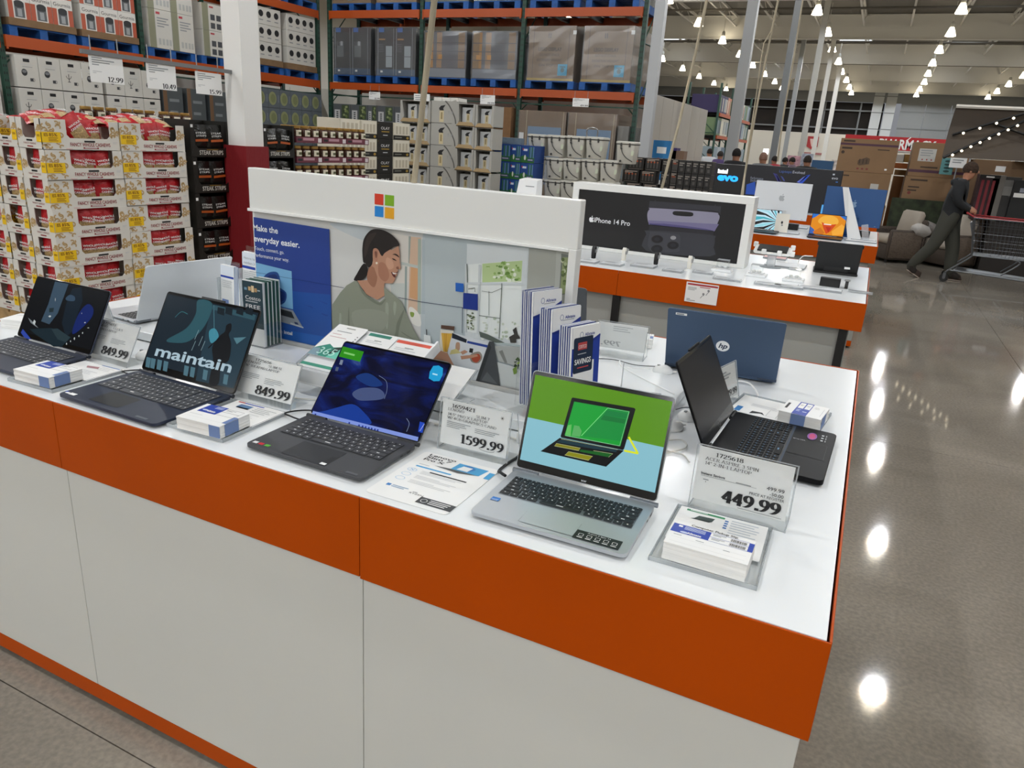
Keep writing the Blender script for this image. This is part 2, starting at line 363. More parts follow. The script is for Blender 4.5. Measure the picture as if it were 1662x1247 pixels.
for i in range(len(xs) - 1):
    for j in range(len(ys) - 1):
        mb.box(xs[i] + g, ys[j] + g, -0.2, xs[i + 1] - g, ys[j + 1] - g, 0.0, CONC)
mb.box(FX0, FY0, -0.3, FX1, FY1, -0.012, JOINT)
STR(mb, 'floor')
CEILW = mat('a9a59c', 0.7); BEAM = mat('dddbd6', 0.55); CEILD = mat('6e6a63', 0.7)
mb = MB(); mb.box(FX0, FY0, 9.7, FX1, FY1, 9.8, mat('6f6b65', 0.6, bump=0.6, sc=1.2, stretch=(18.0, 0.01, 1.0)))
ceil = STR(mb, 'ceiling')
for y in (13, 25, 37, 49, 61, 73, 85):
    m = MB(); m.box(FX0, y - .14, 9.62, FX1, y + .14, 9.66, BEAM); m.box(FX0, y - .02, 8.4, FX1, y + .02, 9.62, BEAM); m.box(FX0, y - .14, 8.36, FX1, y + .14, 8.4, BEAM)
    m.build('girder', ceil)
px = None
for i, x in enumerate([-24 + 2.4 * k for k in range(19)]):
    m = MB(); m.box(x - .05, FY0, 9.55, x + .05, FY1, 9.68, BEAM); m.box(x - .05, FY0, 9.05, x + .05, FY1, 9.1, BEAM)
    for k in range(57):
        y = 1.0 + 1.5 * k; z0, z1 = (9.1, 9.55) if k % 2 else (9.55, 9.1)
        m.box(-.012, 0, -.012, .012, 1.57, .012, BEAM, TR(x, y, z0, rx=math.atan2(z1 - z0, 1.5)))
    m.build('joist', ceil)
for y in (19, 31, 43, 55, 67, 79):
    m = MB(); m.tube([(FX0, y, 9.0), (FX1, y, 9.0)], .06, CEILD, 8); m.build('sprinkler_pipe', ceil)
SKY = mat('dfeaf5', 0.5, e=2.2)
for x, y in ((-3.2, 57.0), (3.0, 40.0), (3.0, 56.0), (3.0, 69.0), (9.0, 57.0), (-9.5, 34.0), (-16, 57), (-9.5, 69), (-3.2, 30.0)):
    m = MB(); m.box(x - 1.0, y - 1.8, 9.6, x + 1.0, y + 1.8, 9.69, SKY); m.box(x - 1.06, y - 1.9, 9.58, x - 1.0, y + 1.9, 9.7, BEAM); m.box(x + 1.0, y - 1.9, 9.58, x + 1.06, y + 1.9, 9.7, BEAM)
    m.build('skylight', ceil)
CREAM = mat('d9d3c6', 0.7); WGREY = mat('8b8e8f', 0.6, bump=0.5, sc=1.5, stretch=(9.0, .01, .01)); DARK = mat('1c1611', 0.8, var=0.4, sc=.6)
WGR2 = mat('7d8081', 0.6); WLT = mat('c9cccd', 0.5)
m = MB(); m.box(FX0, FY1, 0, FX1, FY1 + .3, 4.35, CREAM); wb = STR(m, 'wall_back')
m = MB(); m.box(FX0, FY1 + .8, 4.35, -.8, FY1 + 1.0, 7.6, DARK); m.build('dark_opening', wb)
m = MB(); m.box(FX0, FY1, 7.6, FX1, FY1 + .3, 9.7, WGREY); m.build('upper_panel', wb)
for z in (4.9, 6.7):
    m = MB(); m.box(FX0, FY1 + .3, z, -.8, FY1 + .45, z + .14, WGR2); m.build('rail', wb)
for x in (-20, -15.5, -11.0, -6.5, -3.0):
    m = MB(); m.box(x - .08, FY1 + .5, 4.35, x + .08, FY1 + .65, 7.6, WGR2); m.build('mullion', wb)
for k, x in enumerate((-1.9, -.7)):
    m = MB(); m.box(x, FY1 - .1, 3.2, x + .95, FY1 + .2, 9.6, WLT)
    for z in (5.0, 6.6, 8.2): m.box(x - .02, FY1 - .13, z, x + .97, FY1 - .1, z + .08, WGR2)
    m.build('steel_post', wb)
for i in range(9):
    m = MB(); m.box(.75 + i * 2.3, FY1 + .02, 4.35, .75 + i * 2.3 + 2.24, FY1 + .3, 7.6, WGREY); m.build('panel', wb)
for z in (5.2, 6.8):
    m = MB(); m.box(.75, FY1 - .05, z, FX1, FY1 + .02, z + .1, WGR2); m.build('rail', wb)
SIDE = mat('b9b4ab', 0.55)
m = MB(); m.box(FX0 - .2, FY0, 0, FX0, FY1, 9.7, SIDE); STR(m, 'wall_left')
m = MB(); m.box(FX1, FY0, 0, FX1 + .2, FY1, 9.7, SIDE); STR(m, 'wall_right')
m = MB(); m.box(FX0, FY0 - .2, 0, FX1, FY0, 9.7, SIDE); STR(m, 'wall_front')
# partition behind the back rack, and the tall panelled partition past the rack's end
m = MB(); m.box(-13.8, 15.2, 0, -5.0, 15.3, 2.62, mat('d8d4c9', 0.6)); STR(m, 'wall_rear')
m = MB(); m.box(-13.75, 3.0, 0, -13.65, 15.2, 2.5, mat('cfcbc2', 0.6)); STR(m, 'wall_aisle')
p0 = MB(); p0.box(-5.0, 15.1, 0, -4.75, 15.3, 2.75, SIDE); ws = STR(p0, 'wall_side')
TALL = mat('b5aea4', 0.28)
for i in range(6):
    y = 15.32 + i * .98; m = MB(); m.box(-4.98, y, 0, -4.75, y + .965, 2.8, TALL); m.build('panel', ws)
# red and white building columns
COLW = mat('ecebe7', 0.5, bump=0.05, sc=30.0); COLR = mat('7d0410', 0.65, bump=0.25, sc=6.0, stretch=(40.0, 40.0, .5)); COLG = mat('8d9092', 0.45)
def column(x0, y0, x1, y1, m0, base=None):
    m = MB(); m.box(x0, y0, 0, x1, y1, 9.6, m0); o = STR(m, 'column')
    if base:
        b = MB(); b.box(x0 - .03, y0 - .03, 0, x1 + .03, y1 + .03, base, COLR); b.build('red_guard', o)
    m = MB(); m.box(x0 - .06, y0 - .06, 0, x1 + .06, y1 + .06, .03, COLG); m.build('base_plate', o)
    return o
def colpx(xl, xr, y, Y, m0):        # column whose near face spans xl..xr in the picture at row y, at depth Y
    a = onY(xl, y, Y).x; b = onY(xr, y, Y).x
    column(a, Y, b, Y + (b - a), m0)
E1 = onY(357, 0, 4.05).x; E2 = onY(388, 0, 4.05).x
c1 = column(onY(366, 150, 4.05).x, 4.05, onY(394.5, 150, 4.05).x, 4.27, COLW, onY(395, 237, 4.05).z)
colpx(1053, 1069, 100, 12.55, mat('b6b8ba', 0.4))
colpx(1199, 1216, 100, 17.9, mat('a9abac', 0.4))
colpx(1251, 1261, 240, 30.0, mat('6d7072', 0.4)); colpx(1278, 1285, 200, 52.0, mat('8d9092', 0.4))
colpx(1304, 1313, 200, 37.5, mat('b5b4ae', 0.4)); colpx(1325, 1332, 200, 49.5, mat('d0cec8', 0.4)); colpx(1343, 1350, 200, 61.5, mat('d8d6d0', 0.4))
# high-bay lamps: bell of prismatic glass, ballast, stem; each carries its own light
GLASS = mat('fff0cf', 0.35, e=16.0); GLOW = mat('fff6e4', 0.4, e=26.0)
lm_b = MB(); lm_b.lathe([(.07, .42), (.1, .40), (.17, .22), (.24, .02), (.245, 0), (.23, 0), (.16, .2), (.08, .38)], GLASS, 18)
lm_g = MB(); lm_g.lathe([(.001, .0), (.17, .0), (.17, .03), (.001, .08)], GLOW, 18)
lm_h = MB(); lm_h.lathe([(.001, .4), (.09, .4), (.1, .46), (.1, .62), (.06, .68), (.001, .68)], mat('d5d3cc', .4), 14)
lm_s = MB(); lm_s.tube([(0, 0, .66), (0, 0, 1.6)], .018, BEAM, 6)
lme = [lm_b.mesh('shade', 40), lm_g.mesh('lens', 40), lm_h.mesh('ballast', 40), lm_s.mesh('stem')]
spot = bpy.data.lights.new('lamp_light', 'SPOT'); spot.energy = LAMP_W; spot.spot_size = math.radians(171); spot.spot_blend = 0.14
spot.shadow_soft_size = 0.14; spot.color = (0.94, 0.985, 1.04)
ROWN = {1.83: 'over the open aisle', 7.8: 'over the furniture side', -4.0: 'over the display tables', -10.2: 'over the pallet aisle', -16.4: 'over the far left racks'}
for rx, rn in ROWN.items():
    for k in range(-6, 14):
        y = -.5 + 6.5 * k + (3.2 if rx in (-10.2,) else 0)
        if y > 86: continue
        x = rx + random.uniform(-.08, .08); z = 8.0
        t = T('ceiling_lamp', 'glowing bell-shaped high-bay lamp, %s from the front of the row %s' % (ORD[k + 6], rn), 'lamp', (x, y, z), 0, 'high-bay ceiling lamps')
        for me in lme: OBJ(me.name.split('.')[0], me, t)
        lo = bpy.data.objects.new('light', spot); C.objects.link(lo); lo.parent = t; lo.location = (0, 0, -.06)
# ================================================================== display tables
ZT = 0.97
TOPM = mat('f0f3f4', 0.2, var=0.012, sc=1.5); PANEL = mat('d9d9d3', 0.5, var=0.015, sc=2.0); GAP = mat('16130f', 0.8); EDGE = mat('c94f12', 0.3)
def island(name, label, x0, y0, x1, y1, fh, seams_f, panel_m, toe=True, inset=0.012, legs=(), body_x=None):
    t = T(name, label, 'display table', ((x0 + x1) / 2, (y0 + y1) / 2, 0))
    def P(n, m, bev=0.0): return m.build(n, t, world=True, bev=bev)
    th = 0.004
    m = MB(); m.box(x0 + th + .004, y0 + th + .004, ZT - .02, x1 - th - .004, y1 - th - .004, ZT, TOPM); P('worktop', m, .0015)
    m = MB(); m.box(x0 + .02, y0 + .02, ZT - fh + .02, x1 - .02, y1 - .02, ZT - .03, GAP); P('core', m)
    sx = [x0] + [s for s in seams_f] + [x1]
    for i in range(len(sx) - 1):
        for (ya, yb) in ((y0, y0 + th), (y1 - th, y1)):
            m = MB(); m.box(sx[i] + .0008, ya, ZT - fh - (.004 if i == len(sx) - 2 and len(sx) > 3 else 0), sx[i + 1] - .0008, yb, ZT + .001, ORANGE); P('fascia_panel', m, .001)
    ym = (y0 + y1) / 2
    for (xa, xb) in ((x1 - th, x1), (x0, x0 + th)):
        for a, b in ((y0 + th, ym - .15), (ym - .15, y1 - th)):
            m = MB(); m.box(xa, a + .0008, ZT - fh, xb, b - .0008, ZT + .001, ORANGE); P('fascia_panel', m, .001)
    zb = .075 if toe else .0
    bx0, bx1 = body_x or (x0 + inset, x1 - inset); by0, by1 = y0 + inset, y1 - inset
    ps = [bx0] + [s for s in seams_f] + [bx1]
    for i in range(len(ps) - 1):
        for (ya, yb) in ((by0, by0 + .012), (by1 - .012, by1)):
            m = MB(); m.box(ps[i] + .001, ya, zb, ps[i + 1] - .001, yb, ZT - fh + .03, panel_m); P('body_panel', m, .001)
    for (xa, xb) in ((bx1 - .012, bx1), (bx0, bx0 + .012)):
        m = MB(); m.box(xa, by0 + .012, zb, xb, by1 - .012, ZT - fh + .03, panel_m); P('body_panel', m, .001)
    if toe:
        m = MB(); m.box(bx0, by0 - .001, .022, bx1, by0 + .01, zb - .001, ORANGE); m.box(bx0, by1 - .01, .022, bx1, by1 + .001, zb - .001, ORANGE)
        m.box(bx1 - .01, by0 + .011, .022, bx1 + .001, by1 - .011, zb - .001, ORANGE); m.box(bx0 - .001, by0 + .011, .022, bx0 + .01, by1 - .011, zb - .001, ORANGE); P('toe_kick', m)
        m = MB(); m.box(bx0 + .05, by0 + .05, 0, bx1 - .05, by1 - .05, .03, GAP); P('plinth', m)
    for lx in legs:
        m = MB(); m.box(lx - .022, by0 - .03, 0, lx + .022, by0 - .001, ZT - fh + .02, BLACK); P('leg', m)
    return t
S1 = onY(583, 807, 0).x; S0 = onY(101, 763, 0.0).x
island('display_counter', 'white topped counter with orange fascia and white panels holding the laptops', -2.735, 0.0, 0.0, 1.737, 0.187, [S0, S1], PANEL)
PAN2 = mat('a2a39d', 0.55)
t2 = island('display_counter', 'white and orange table holding watches, earbuds and tablets behind the laptop counter', -2.74, 3.175, 0.006, 4.74, 0.152, [onY(1004, 440, 3.175).x], PAN2, toe=True, inset=.06, legs=(onY(999, 500, 3.22).x, onY(1367, 545, 3.22).x))
t3 = island('display_counter', 'white and orange table holding desktop computers and two open laptops', -2.7, 6.31, 0.052, 7.96, 0.152, [-1.35], PAN2, toe=True, inset=.05)
t4 = island('display_counter', 'dark display table holding lit laptop posters, farthest of the tables', -2.42, 9.6, 0.05, 11.2, 0.152, [-1.3], PAN2, toe=True, inset=.05)
# low white riser board running along the laptop counter
RZ = 1.003
t = T('riser_board', 'low white riser board along the middle of the laptop counter, under the big sign', 'riser', (-1.345, .82, ZT))
m = MB(); m.box(-2.215, .505, ZT + .004, -.475, 1.14, RZ, TOPM); m.build('board', t, world=True, bev=.002)
m = MB(); m.box(-2.21, .51, ZT + .0015, -.48, 1.135, ZT + .004, GAP); m.build('underside', t, world=True)
# ================================================================== laptops
def pix(M, pts, ox=0.0, oy=0.0, s=1.0):      # picture points -> local x, y on the plane of frame M
    o = M.translation; n = M.to_3x3() @ Vector((0, 0, 1)); inv = M.inverted(); R = []
    for x, y in pts:
        d = ray(ox + x / s, oy + y / s); q = inv @ (CAMP + d * ((o - CAMP).dot(n) / d.dot(n))); R.append((q.x, q.y))
    return R
KROWS = [(.6, [1] * 14), (1, [1] * 13 + [1.7]), (1, [1.5] + [1] * 12 + [1.2]), (1, [1.75] + [1] * 11 + [1.95]), (1, [2.2] + [1] * 10 + [2.5]), (1, [1.2, 1, 1, 1.2, 5.2, 1.2, 1, 1, 1, 1.1])]
def laptop(name, label, x, y, a, w, d, th, L, body, lidc, keyc, deckc, group='laptops on the counter', kw=None, kmark='d8d8d8', t=.017, screen=None, num=False, pad=(-.05, .05), padd=.075, keyz=(.02, .6), bez=(.006, .009, .02), notch=0.0, keys=True, cat='laptop', z=None, camd=True):
    z = ZT if z is None else z
    T0 = T(name, label, cat, (x, y, z + .0005), a, group)
    B = MB(); k = .008
    lo = [[(px_, py_, .003) for px_, py_ in rrect(-w / 2 + k, -d + k, w / 2 - k, -k, .012)], [(px_, py_, .0065 if py_ < -d * .5 else .008) for px_, py_ in rrect(-w / 2, -d, w / 2, 0, .014)], [(px_, py_, t - .001 - (.003 if py_ < -d * .5 else 0)) for px_, py_ in rrect(-w / 2, -d, w / 2, 0, .014)], [(px_, py_, t - (.003 if py_ < -d * .5 else 0)) for px_, py_ in rrect(-w / 2 + .001, -d + .001, w / 2 - .001, -.001, .013)]]
    B.loft(lo, body); base = B.build('base', T0, 35)
    f = MB()
    for sx in (-1, 1):
        for sy in (.12, .9): f.rbox(sx * (w / 2 - .03) - .012, -d * sy - .004, 0, sx * (w / 2 - .03) + .012, -d * sy + .004, .004, .003, .0005, BLACK)
    f.build('rubber_foot', T0)
    for sx in (-1, 1):
        m = MB()
        m.box(sx * w / 2 - .0004, -d * .2, t * .45, sx * w / 2 + .0004, -d * .2 + .014, t * .75, BLACK); m.box(sx * w / 2 - .0004, -d * .32, t * .5, sx * w / 2 + .0004, -d * .32 + .009, t * .72, BLACK)
        m.build('port', base)
    slope = lambda yy: t - .003 * max(0, min(1, (-yy) / d)) + .0002
    if keys:
        kw_ = kw or w * .9; ky0 = -d * keyz[1]; ky1 = -d * keyz[0] - .012; kz = slope(ky0) + .0002
        p = MB(); p.add([(-kw_ / 2, ky0, slope(ky0) + .0003), (kw_ / 2, ky0, slope(ky0) + .0003), (kw_ / 2, ky1, slope(ky1) + .0003), (-kw_ / 2, ky1, slope(ky1) + .0003)], [(0, 1, 2, 3)], deckc)
        kb = p.build('keyboard', T0)
        u = (ky1 - ky0) / 5.75; nn = kw_ * (.8 if num else 1.0)
        ux = nn / 14.9
        km = MB(); km.rbox(-.5 * ux + .0011, -.5 * u + .0011, 0, .5 * ux - .0011, .5 * u - .0011, .0016, .002, .0005, keyc, n=2); km.rect(-.09 * ux, -.05 * u, .06 * ux, .16 * u, mat(kmark, .5), .00165); kme = km.mesh('key')
        yy = ky1
        for hgt, row in KROWS:
            hh = hgt * u; tot = sum(row); xx = -kw_ / 2
            for q in row:
                wq = q * nn / tot; o = OBJ('key', kme, kb); o.location = (xx + wq / 2, yy - hh / 2, slope(yy - hh / 2) + .0002); o.scale = (wq / ux, hgt, 1); xx += wq
            if num:
                for q in range(4):
                    wq = kw_ * .19 / 4; o = OBJ('key', kme, kb); o.location = (kw_ / 2 - kw_ * .19 + wq * (q + .5), yy - hh / 2, slope(yy - hh / 2) + .0002); o.scale = (wq / ux, hgt, 1)
            yy -= hh
        p = MB(); y1 = ky0 - .008; y0 = max(-d + .006, y1 - padd)
        p.add([(q[0], q[1], slope(q[1]) + .00025) for q in rrect(pad[0], y0, pad[1], y1, .003)], [tuple(range(20))], lidc if keys != 'glass' else deckc); p.build('touchpad', T0)
        r = MB(); r.stroke(rrect(pad[0], y0, pad[1], y1, .003) + [rrect(pad[0], y0, pad[1], y1, .003)[0]], .0006, deckc, slope(y0) + .0005); r.build('touchpad_rim', T0)
    for sx in (-1, 1):
        hg = MB(); hg.tube([(sx * w * .42 - .03, .002, t - .002), (sx * w * .42 + .03, .002, t - .002)], .0055, deckc, 8)
        hg.build('hinge', T0)
    lid = MB(); lid.rbox(-w / 2, .003, -.0045, w / 2, L, .0005, .009, .0012, lidc)
    if notch: lid.rbox(-notch, L - .002, -.004, notch, L + .005, .0005, .002, .0006, lidc)
    lo_ = lid.build('lid', T0, 35, loc=(0, .004, t)); lo_.rotation_euler = (math.pi / 2 - th, 0, 0)
    LM = wm(lo_)
    bz = MB(); bz.flat(rrect(-w / 2 + .0015, .005, w / 2 - .0015, L - .0015, .008), mat('060607', .12), .0008); bz.build('bezel', lo_)
    s0, s1, s2 = bez
    R = (-w / 2 + s0, .004 + s2, w / 2 - s0, L - s1)
    if screen:
        m = MB(); screen(m, LM, R); m.build('screen', lo_)
    if camd:
        m = MB(); m.flat(ell(0, L - s1 * .5, .0016, .0016, 10), mat('20242c', .1), .001); m.build('webcam', lo_)
    T0['lidm'] = 1; del T0['lidm']
    return T0, LM, R, base, lo_
NAVY = mat('232c40', .42, coat=.1); NAVYD = mat('151b29', .45); SLATE = mat('47484b', .45, .2); SLATED = mat('26272a', .5); SILV = mat('b9bdc2', .34, .55); SILVD = mat('74797f', .4, .5); DKLID = mat('17181b', .45)
KDARK = mat('1c1d20', .5); KGREY = mat('4a4c50', .55); KSL = mat('3d3e42', .55)
# --- A
def scrA(m, M, R):
    Z = lambda p: pix(M, p, 0, 430, 5.94)
    m.rect(R[0], R[1], R[2], R[3], scr('05080c', 1), .0012)
    m.flat(Z([(535, 160), (665, 185), (560, 470), (480, 575), (400, 545), (470, 380)]), scr('35495a'), .0014)
    m.flat(Z([(480, 420), (525, 415), (518, 455), (478, 460)]), scr('1a2a30'), .0016)
    m.flat(Z([(700, 230), (790, 215), (800, 350), (745, 500), (705, 640), (640, 700), (600, 560), (640, 380)]), scr('0d1b26'), .0013)
    m.flat(Z(spl([(640, 320), (680, 290), (725, 310), (720, 350), (650, 345)], True)), scr('31465a'), .0016)
    m.flat(Z(spl([(800, 420), (860, 380), (905, 430), (880, 520), (760, 640), (700, 660), (740, 520)], True)), scr('0b1f5e'), .0015)
    m.flat(Z([(290, 620), (500, 610), (690, 700), (600, 790), (520, 790), (330, 660)]), scr('12232b'), .0014)
    m.flat(Z([(500, 620), (560, 615), (680, 700), (640, 750), (560, 720)]), scr('23343a'), .0016)
    m.flat(Z([(205, 655), (225, 620), (305, 720), (250, 715)]), scr('2b429a'), .0016)
    for (x, y, l, dx) in ((600, 805, 20, 8), (640, 765, 26, 12), (680, 740, 24, 10), (715, 715, 34, 14), (760, 690, 26, 12), (795, 660, 24, 12), (815, 560, 14, 18), (845, 610, 10, 22), (790, 470, 16, 6), (535, 340, 44, 6), (470, 500, 24, 30), (320, 560, 60, 30)):
        m.flat(Z([(x, y), (x + dx * .5, y - l * .5), (x + dx, y - l * .2), (x + dx * .6, y + l * .4)]), scr('c9d0d0', .8), .0018)
    m.flat(Z([(275, 510), (310, 540), (375, 610), (355, 600), (300, 560)]), scr('7c8488', .8), .0016)
laptop('laptop', 'dark blue laptop at the far left end of the counter, showing a nearly black video', -2.272, .267, -.01, .305 + .05, .2055, .47, .205, NAVY, NAVY, KGREY, NAVYD, screen=scrA, kw=.31, keyz=(.06, .62), bez=(.005, .006, .014), num=True, pad=(-.06, .05))
# --- B
def scrB(m, M, R):
    Z = lambda p: pix(M, p, 0, 400, 3.898)
    m.rect(R[0], R[1], R[2], R[3], scr('12202a', 1), .0011)
    m.flat(Z([(1340, 370), (1630, 440), (1480, 900), (1240, 850)]), scr('1d3440'), .0012)
    m.flat(Z(spl([(1255, 340), (1345, 365), (1300, 500), (1200, 600), (1090, 610), (1060, 590), (1180, 520), (1240, 430)], True)), scr('27505a'), .0013)
    m.flat(Z([(1350, 370), (1620, 435), (1612, 470), (1345, 400)]), scr('2c4d58'), .0014)
    for x in (1380, 1430, 1500, 1560): m.flat(Z([(x, 385), (x + 45, 395), (x + 40, 440), (x - 4, 425)]), scr('0f1b22'), .0015)
    m.stroke(Z(spl([(1110, 450), (1150, 415), (1190, 430)])), .0018, scr('2f6f78'), .0014)
    m.stroke(Z([(1355, 375), (1358, 560)]), .0012, scr('5a93a0'), .0014)
    m.flat(Z(spl([(1325, 540), (1360, 520), (1385, 560), (1375, 600), (1335, 610)], True)), scr('3d8294'), .0014)
    m.flat(Z(spl([(1435, 500), (1465, 490), (1465, 530), (1450, 560), (1465, 620), (1450, 720), (1400, 760), (1385, 870), (1325, 870), (1350, 730), (1345, 640), (1390, 570), (1425, 540)], True, 4)), scr('0a0d10'), .0015)
    m.stroke(Z([(1395, 580), (1345, 620), (1320, 645)]), .004, scr('0a0d10'), .0015)
    for x, y in ((1260, 530), (1285, 570), (1240, 600), (1300, 600)): m.stroke(Z([(x, y), (x - 26, y + 60)]), .0014, scr('9fc0c8', .7), .0014)
    for x in (930, 960, 1000, 1040, 1170, 1210, 1290, 1420): m.flat(Z([(x, 700 + (x - 930) * .22), (x + 28, 708 + (x - 930) * .22), (x + 18, 770 + (x - 930) * .22), (x - 8, 762 + (x - 930) * .22)]), scr('57808f', .7), .0013)
    m.flat(Z([(1480, 580), (1560, 575), (1500, 620)]), scr('4d7682'), .0014); m.flat(Z([(1400, 560), (1440, 590), (1370, 640)]), scr('4a7d8c', .6), .0013)
    q = Z([(980, 690), (1460, 800)]); an = math.atan2(q[1][1] - q[0][1], q[1][0] - q[0][0])
    txt(m, 'maintain', 0, 0, .0305, scr('a9c0cc', .95), .0018, TR(q[0][0], q[0][1], 0, rz=an), w=math.hypot(q[1][0] - q[0][0], q[1][1] - q[0][1]), bold=.022)
lb = laptop('laptop', 'dark blue laptop showing the word maintain, beside the 1725656 price card', -1.693, .262, -.02, .366, .241, .488, .241, NAVY, DKLID, KGREY, NAVYD, screen=scrB, notch=.045, num=True, kw=.33, keyz=(.03, .6), pad=(-.085, .025), padd=.07)
m = MB(); m.rect(-.172, -.228, -.158, -.22, PAPER, .0152); m.rect(-.157, -.229, -.134, -.217, PAPER, .0152); m.rect(-.18, -.222, -.17, -.216, BLUEH, .0152); m.build('sticker', lb[0])
m = MB(); m.rect(.105, -.234, .145, -.226, mat('6f747b', .4, .6), .0149); m.build('name_plate', lb[0])
# --- C
WALLC = nodemat('night_lake_wallpaper', [(0, '020512'), (.42, '060d33'), (.55, '0b1d63'), (.66, '16348c'), (.8, '5a78b8')], 7.0, 10, emit=.62, rough=.08, stretch=(1, 2.6, 1), dist=1.2)
def scrC(m, M, R):
    Z = lambda p: pix(M, p, 240, 440, 3.4625)
    m.rect(R[0], R[1], R[2], R[3], WALLC, .0011)
    m.flat(Z(spl([(930, 800), (985, 790), (1060, 770), (1150, 750), (1210, 790), (1255, 862), (1100, 840)], True)), scr('173f9e', .8), .0013)
    m.flat(Z(spl([(1150, 690), (1200, 660), (1290, 660), (1330, 690), (1320, 720), (1240, 730), (1180, 725)], True)), scr('51608f', .7), .0013)
    m.flat(Z(spl([(1170, 600), (1220, 575), (1270, 590), (1320, 640), (1250, 650)], True)), scr('1b3f86', .7), .0012)
    m.stroke(Z(spl([(1300, 590), (1340, 620), (1345, 670), (1330, 720)])), .0008, scr('8fa2c8', .8), .0014)
    m.stroke(Z(spl([(1455, 830), (1470, 860), (1455, 905)])), .0012, scr('8fa2c8', .7), .0014)
    m.flat(Z([(930, 788), (1522, 935), (1517, 958), (922, 806)]), scr('7d92d8'), .0014)
    for x in (940, 1130, 1185, 1205, 1222, 1240, 1256, 1274, 1290): m.flat(Z([(x, 800 + (x - 930) * .252), (x + 9, 802 + (x - 930) * .252), (x + 7, 811 + (x - 930) * .252), (x - 2, 809 + (x - 930) * .252)]), scr('1c2f86'), .0016)
    m.flat(Z([(1098, 425), (1215, 455), (1193, 512), (1075, 482)]), scr('2c8a17'), .0014); m.flat(Z([(1105, 455), (1165, 470), (1162, 480), (1102, 465)]), scr('7cc46a'), .0016)
    m.flat(Z(spl([(1605, 535), (1660, 548), (1640, 620), (1580, 605)], True, 2)), scr('1f9bd0'), .0014); m.flat(Z([(1602, 575), (1630, 582), (1628, 590), (1600, 583)]), scr('a9dcef'), .0016)
    m.flat(Z([(1085, 500), (1100, 503), (1092, 530), (1076, 526)]), scr('8a97b0', .7), .0014); m.flat(Z([(1060, 540), (1075, 543), (1068, 565), (1053, 562)]), scr('5a6780', .7), .0014)
    m.flat(Z([(1530, 848), (1556, 855), (1545, 912), (1520, 905)]), scr('2147b8'), .0016)
    q = Z([(1533, 900), (1547, 862)]); txt(m, 'Lenovo', 0, 0, .0032, scr('dfe6f4'), .0018, TR(q[0][0], q[0][1], 0, rz=math.pi / 2 - .2), w=.019)
lc = laptop('laptop', 'grey laptop with a dark blue wallpaper and taskbar, in front of the card rack', -1.0954, .264, -.0105, .33, .2135, .7235, .218, SLATE, SLATED, KSL, SLATED, screen=scrC, kw=.29, keyz=(.05, .57), pad=(-.062, .062), padd=.08, bez=(.004, .006, .006))
m = MB(); m.rect(.045, -.205, .06, -.19, PAPER, .0147); m.rect(.047, -.19, .058, -.148, mat('1c1c1e', .5), .0152); m.build('sticker', lc[0])
m = MB()
for x, c in ((-.155, 'e8e8e8'), (-.138, 'd02030'), (-.12, '5cb82e')): m.rect(x, -.2, x + .013, -.19, mat(c, .5), .0147)
m.build('sticker', lc[0])
m = MB(); m.rect(.118, -.208, .148, -.2, mat('6a6c70', .4, .5), .0147); m.build('name_plate', lc[0])
# --- D
def scrD(m, M, R):
    Z = lambda p: pix(M, p, 740, 580, 3.668)
    ym = (R[1] + R[3]) / 2
    m.rect(R[0], ym, R[2], R[3], scr('5a9408', .9), .0011); m.rect(R[0], R[1], R[2], ym, scr('8fc9d8', .85), .0011)
    bl = scr('040505')
    m.flat(Z([(690, 244), (697, 240), (1062, 302), (1070, 310), (1002, 546), (994, 553), (630, 479), (624, 472)]), bl, .0013)
    m.flat(Z([(620, 480), (1000, 556), (895, 652), (505, 560)]), bl, .0013)
    m.flat(Z([(705, 264), (1036, 322), (980, 530), (648, 465)]), scr('0d9a2f'), .0015)
    m.flat(Z([(905, 305), (1030, 325), (985, 500), (755, 470)]), scr('0a8a36'), .0016)
    m.flat(Z([(900, 316), (1022, 336), (1015, 365), (880, 345)]), scr('087a38'), .0017); m.flat(Z([(880, 345), (1012, 370), (1004, 396), (862, 372)]), scr('06702f'), .0017)
    m.stroke(Z([(905, 303), (748, 468)]), .0012, scr('7fe08a'), .0018); m.stroke(Z([(905, 303), (1032, 325), (975, 528), (652, 466)]), .0009, scr('9fe0b0'), .0018)
    m.flat(Z([(668, 405), (690, 400), (685, 468), (652, 462)]), scr('5fb85a'), .0017); m.flat(Z([(705, 405), (735, 410), (750, 440), (740, 474), (690, 468)]), scr('55a85c'), .0017)
    m.flat(Z([(628, 490), (960, 552), (955, 566), (815, 545), (600, 505)]), scr('11303a'), .0015)
    m.flat(Z([(600, 513), (742, 541), (732, 556), (588, 528)]), scr('7d7a10'), .0016)
    m.flat(Z([(742, 550), (820, 560), (935, 575), (910, 595), (738, 562)]), scr('0c5a18'), .0016)
    m.flat(Z([(672, 562), (815, 590), (790, 614), (650, 582)]), scr('85840f'), .0016)
    for pl in ([(628, 486), (965, 550)], [(600, 513), (742, 541), (732, 556), (588, 528), (600, 513)], [(672, 562), (815, 590), (790, 614), (650, 582), (672, 562)], [(820, 556), (935, 575), (910, 595)]): m.stroke(Z(pl), .0006, scr('cfd8a0'), .0018)
    for pl in ([(1030, 475), (1085, 575)], [(1085, 573), (1002, 556)]): m.stroke(Z(pl), .0042, scr('d8e020'), .0014)
ld = laptop('laptop', 'silver laptop nearest the corner, its screen showing a drawn laptop on green and blue', -.5172, .2707, .0215, .32, .2184, .2889, .224, SILV, SILV, KDARK, SILVD, screen=scrD, kw=.285, keyz=(.1, .56), pad=(-.06, .052), padd=.075, bez=(.007, .01, .018))
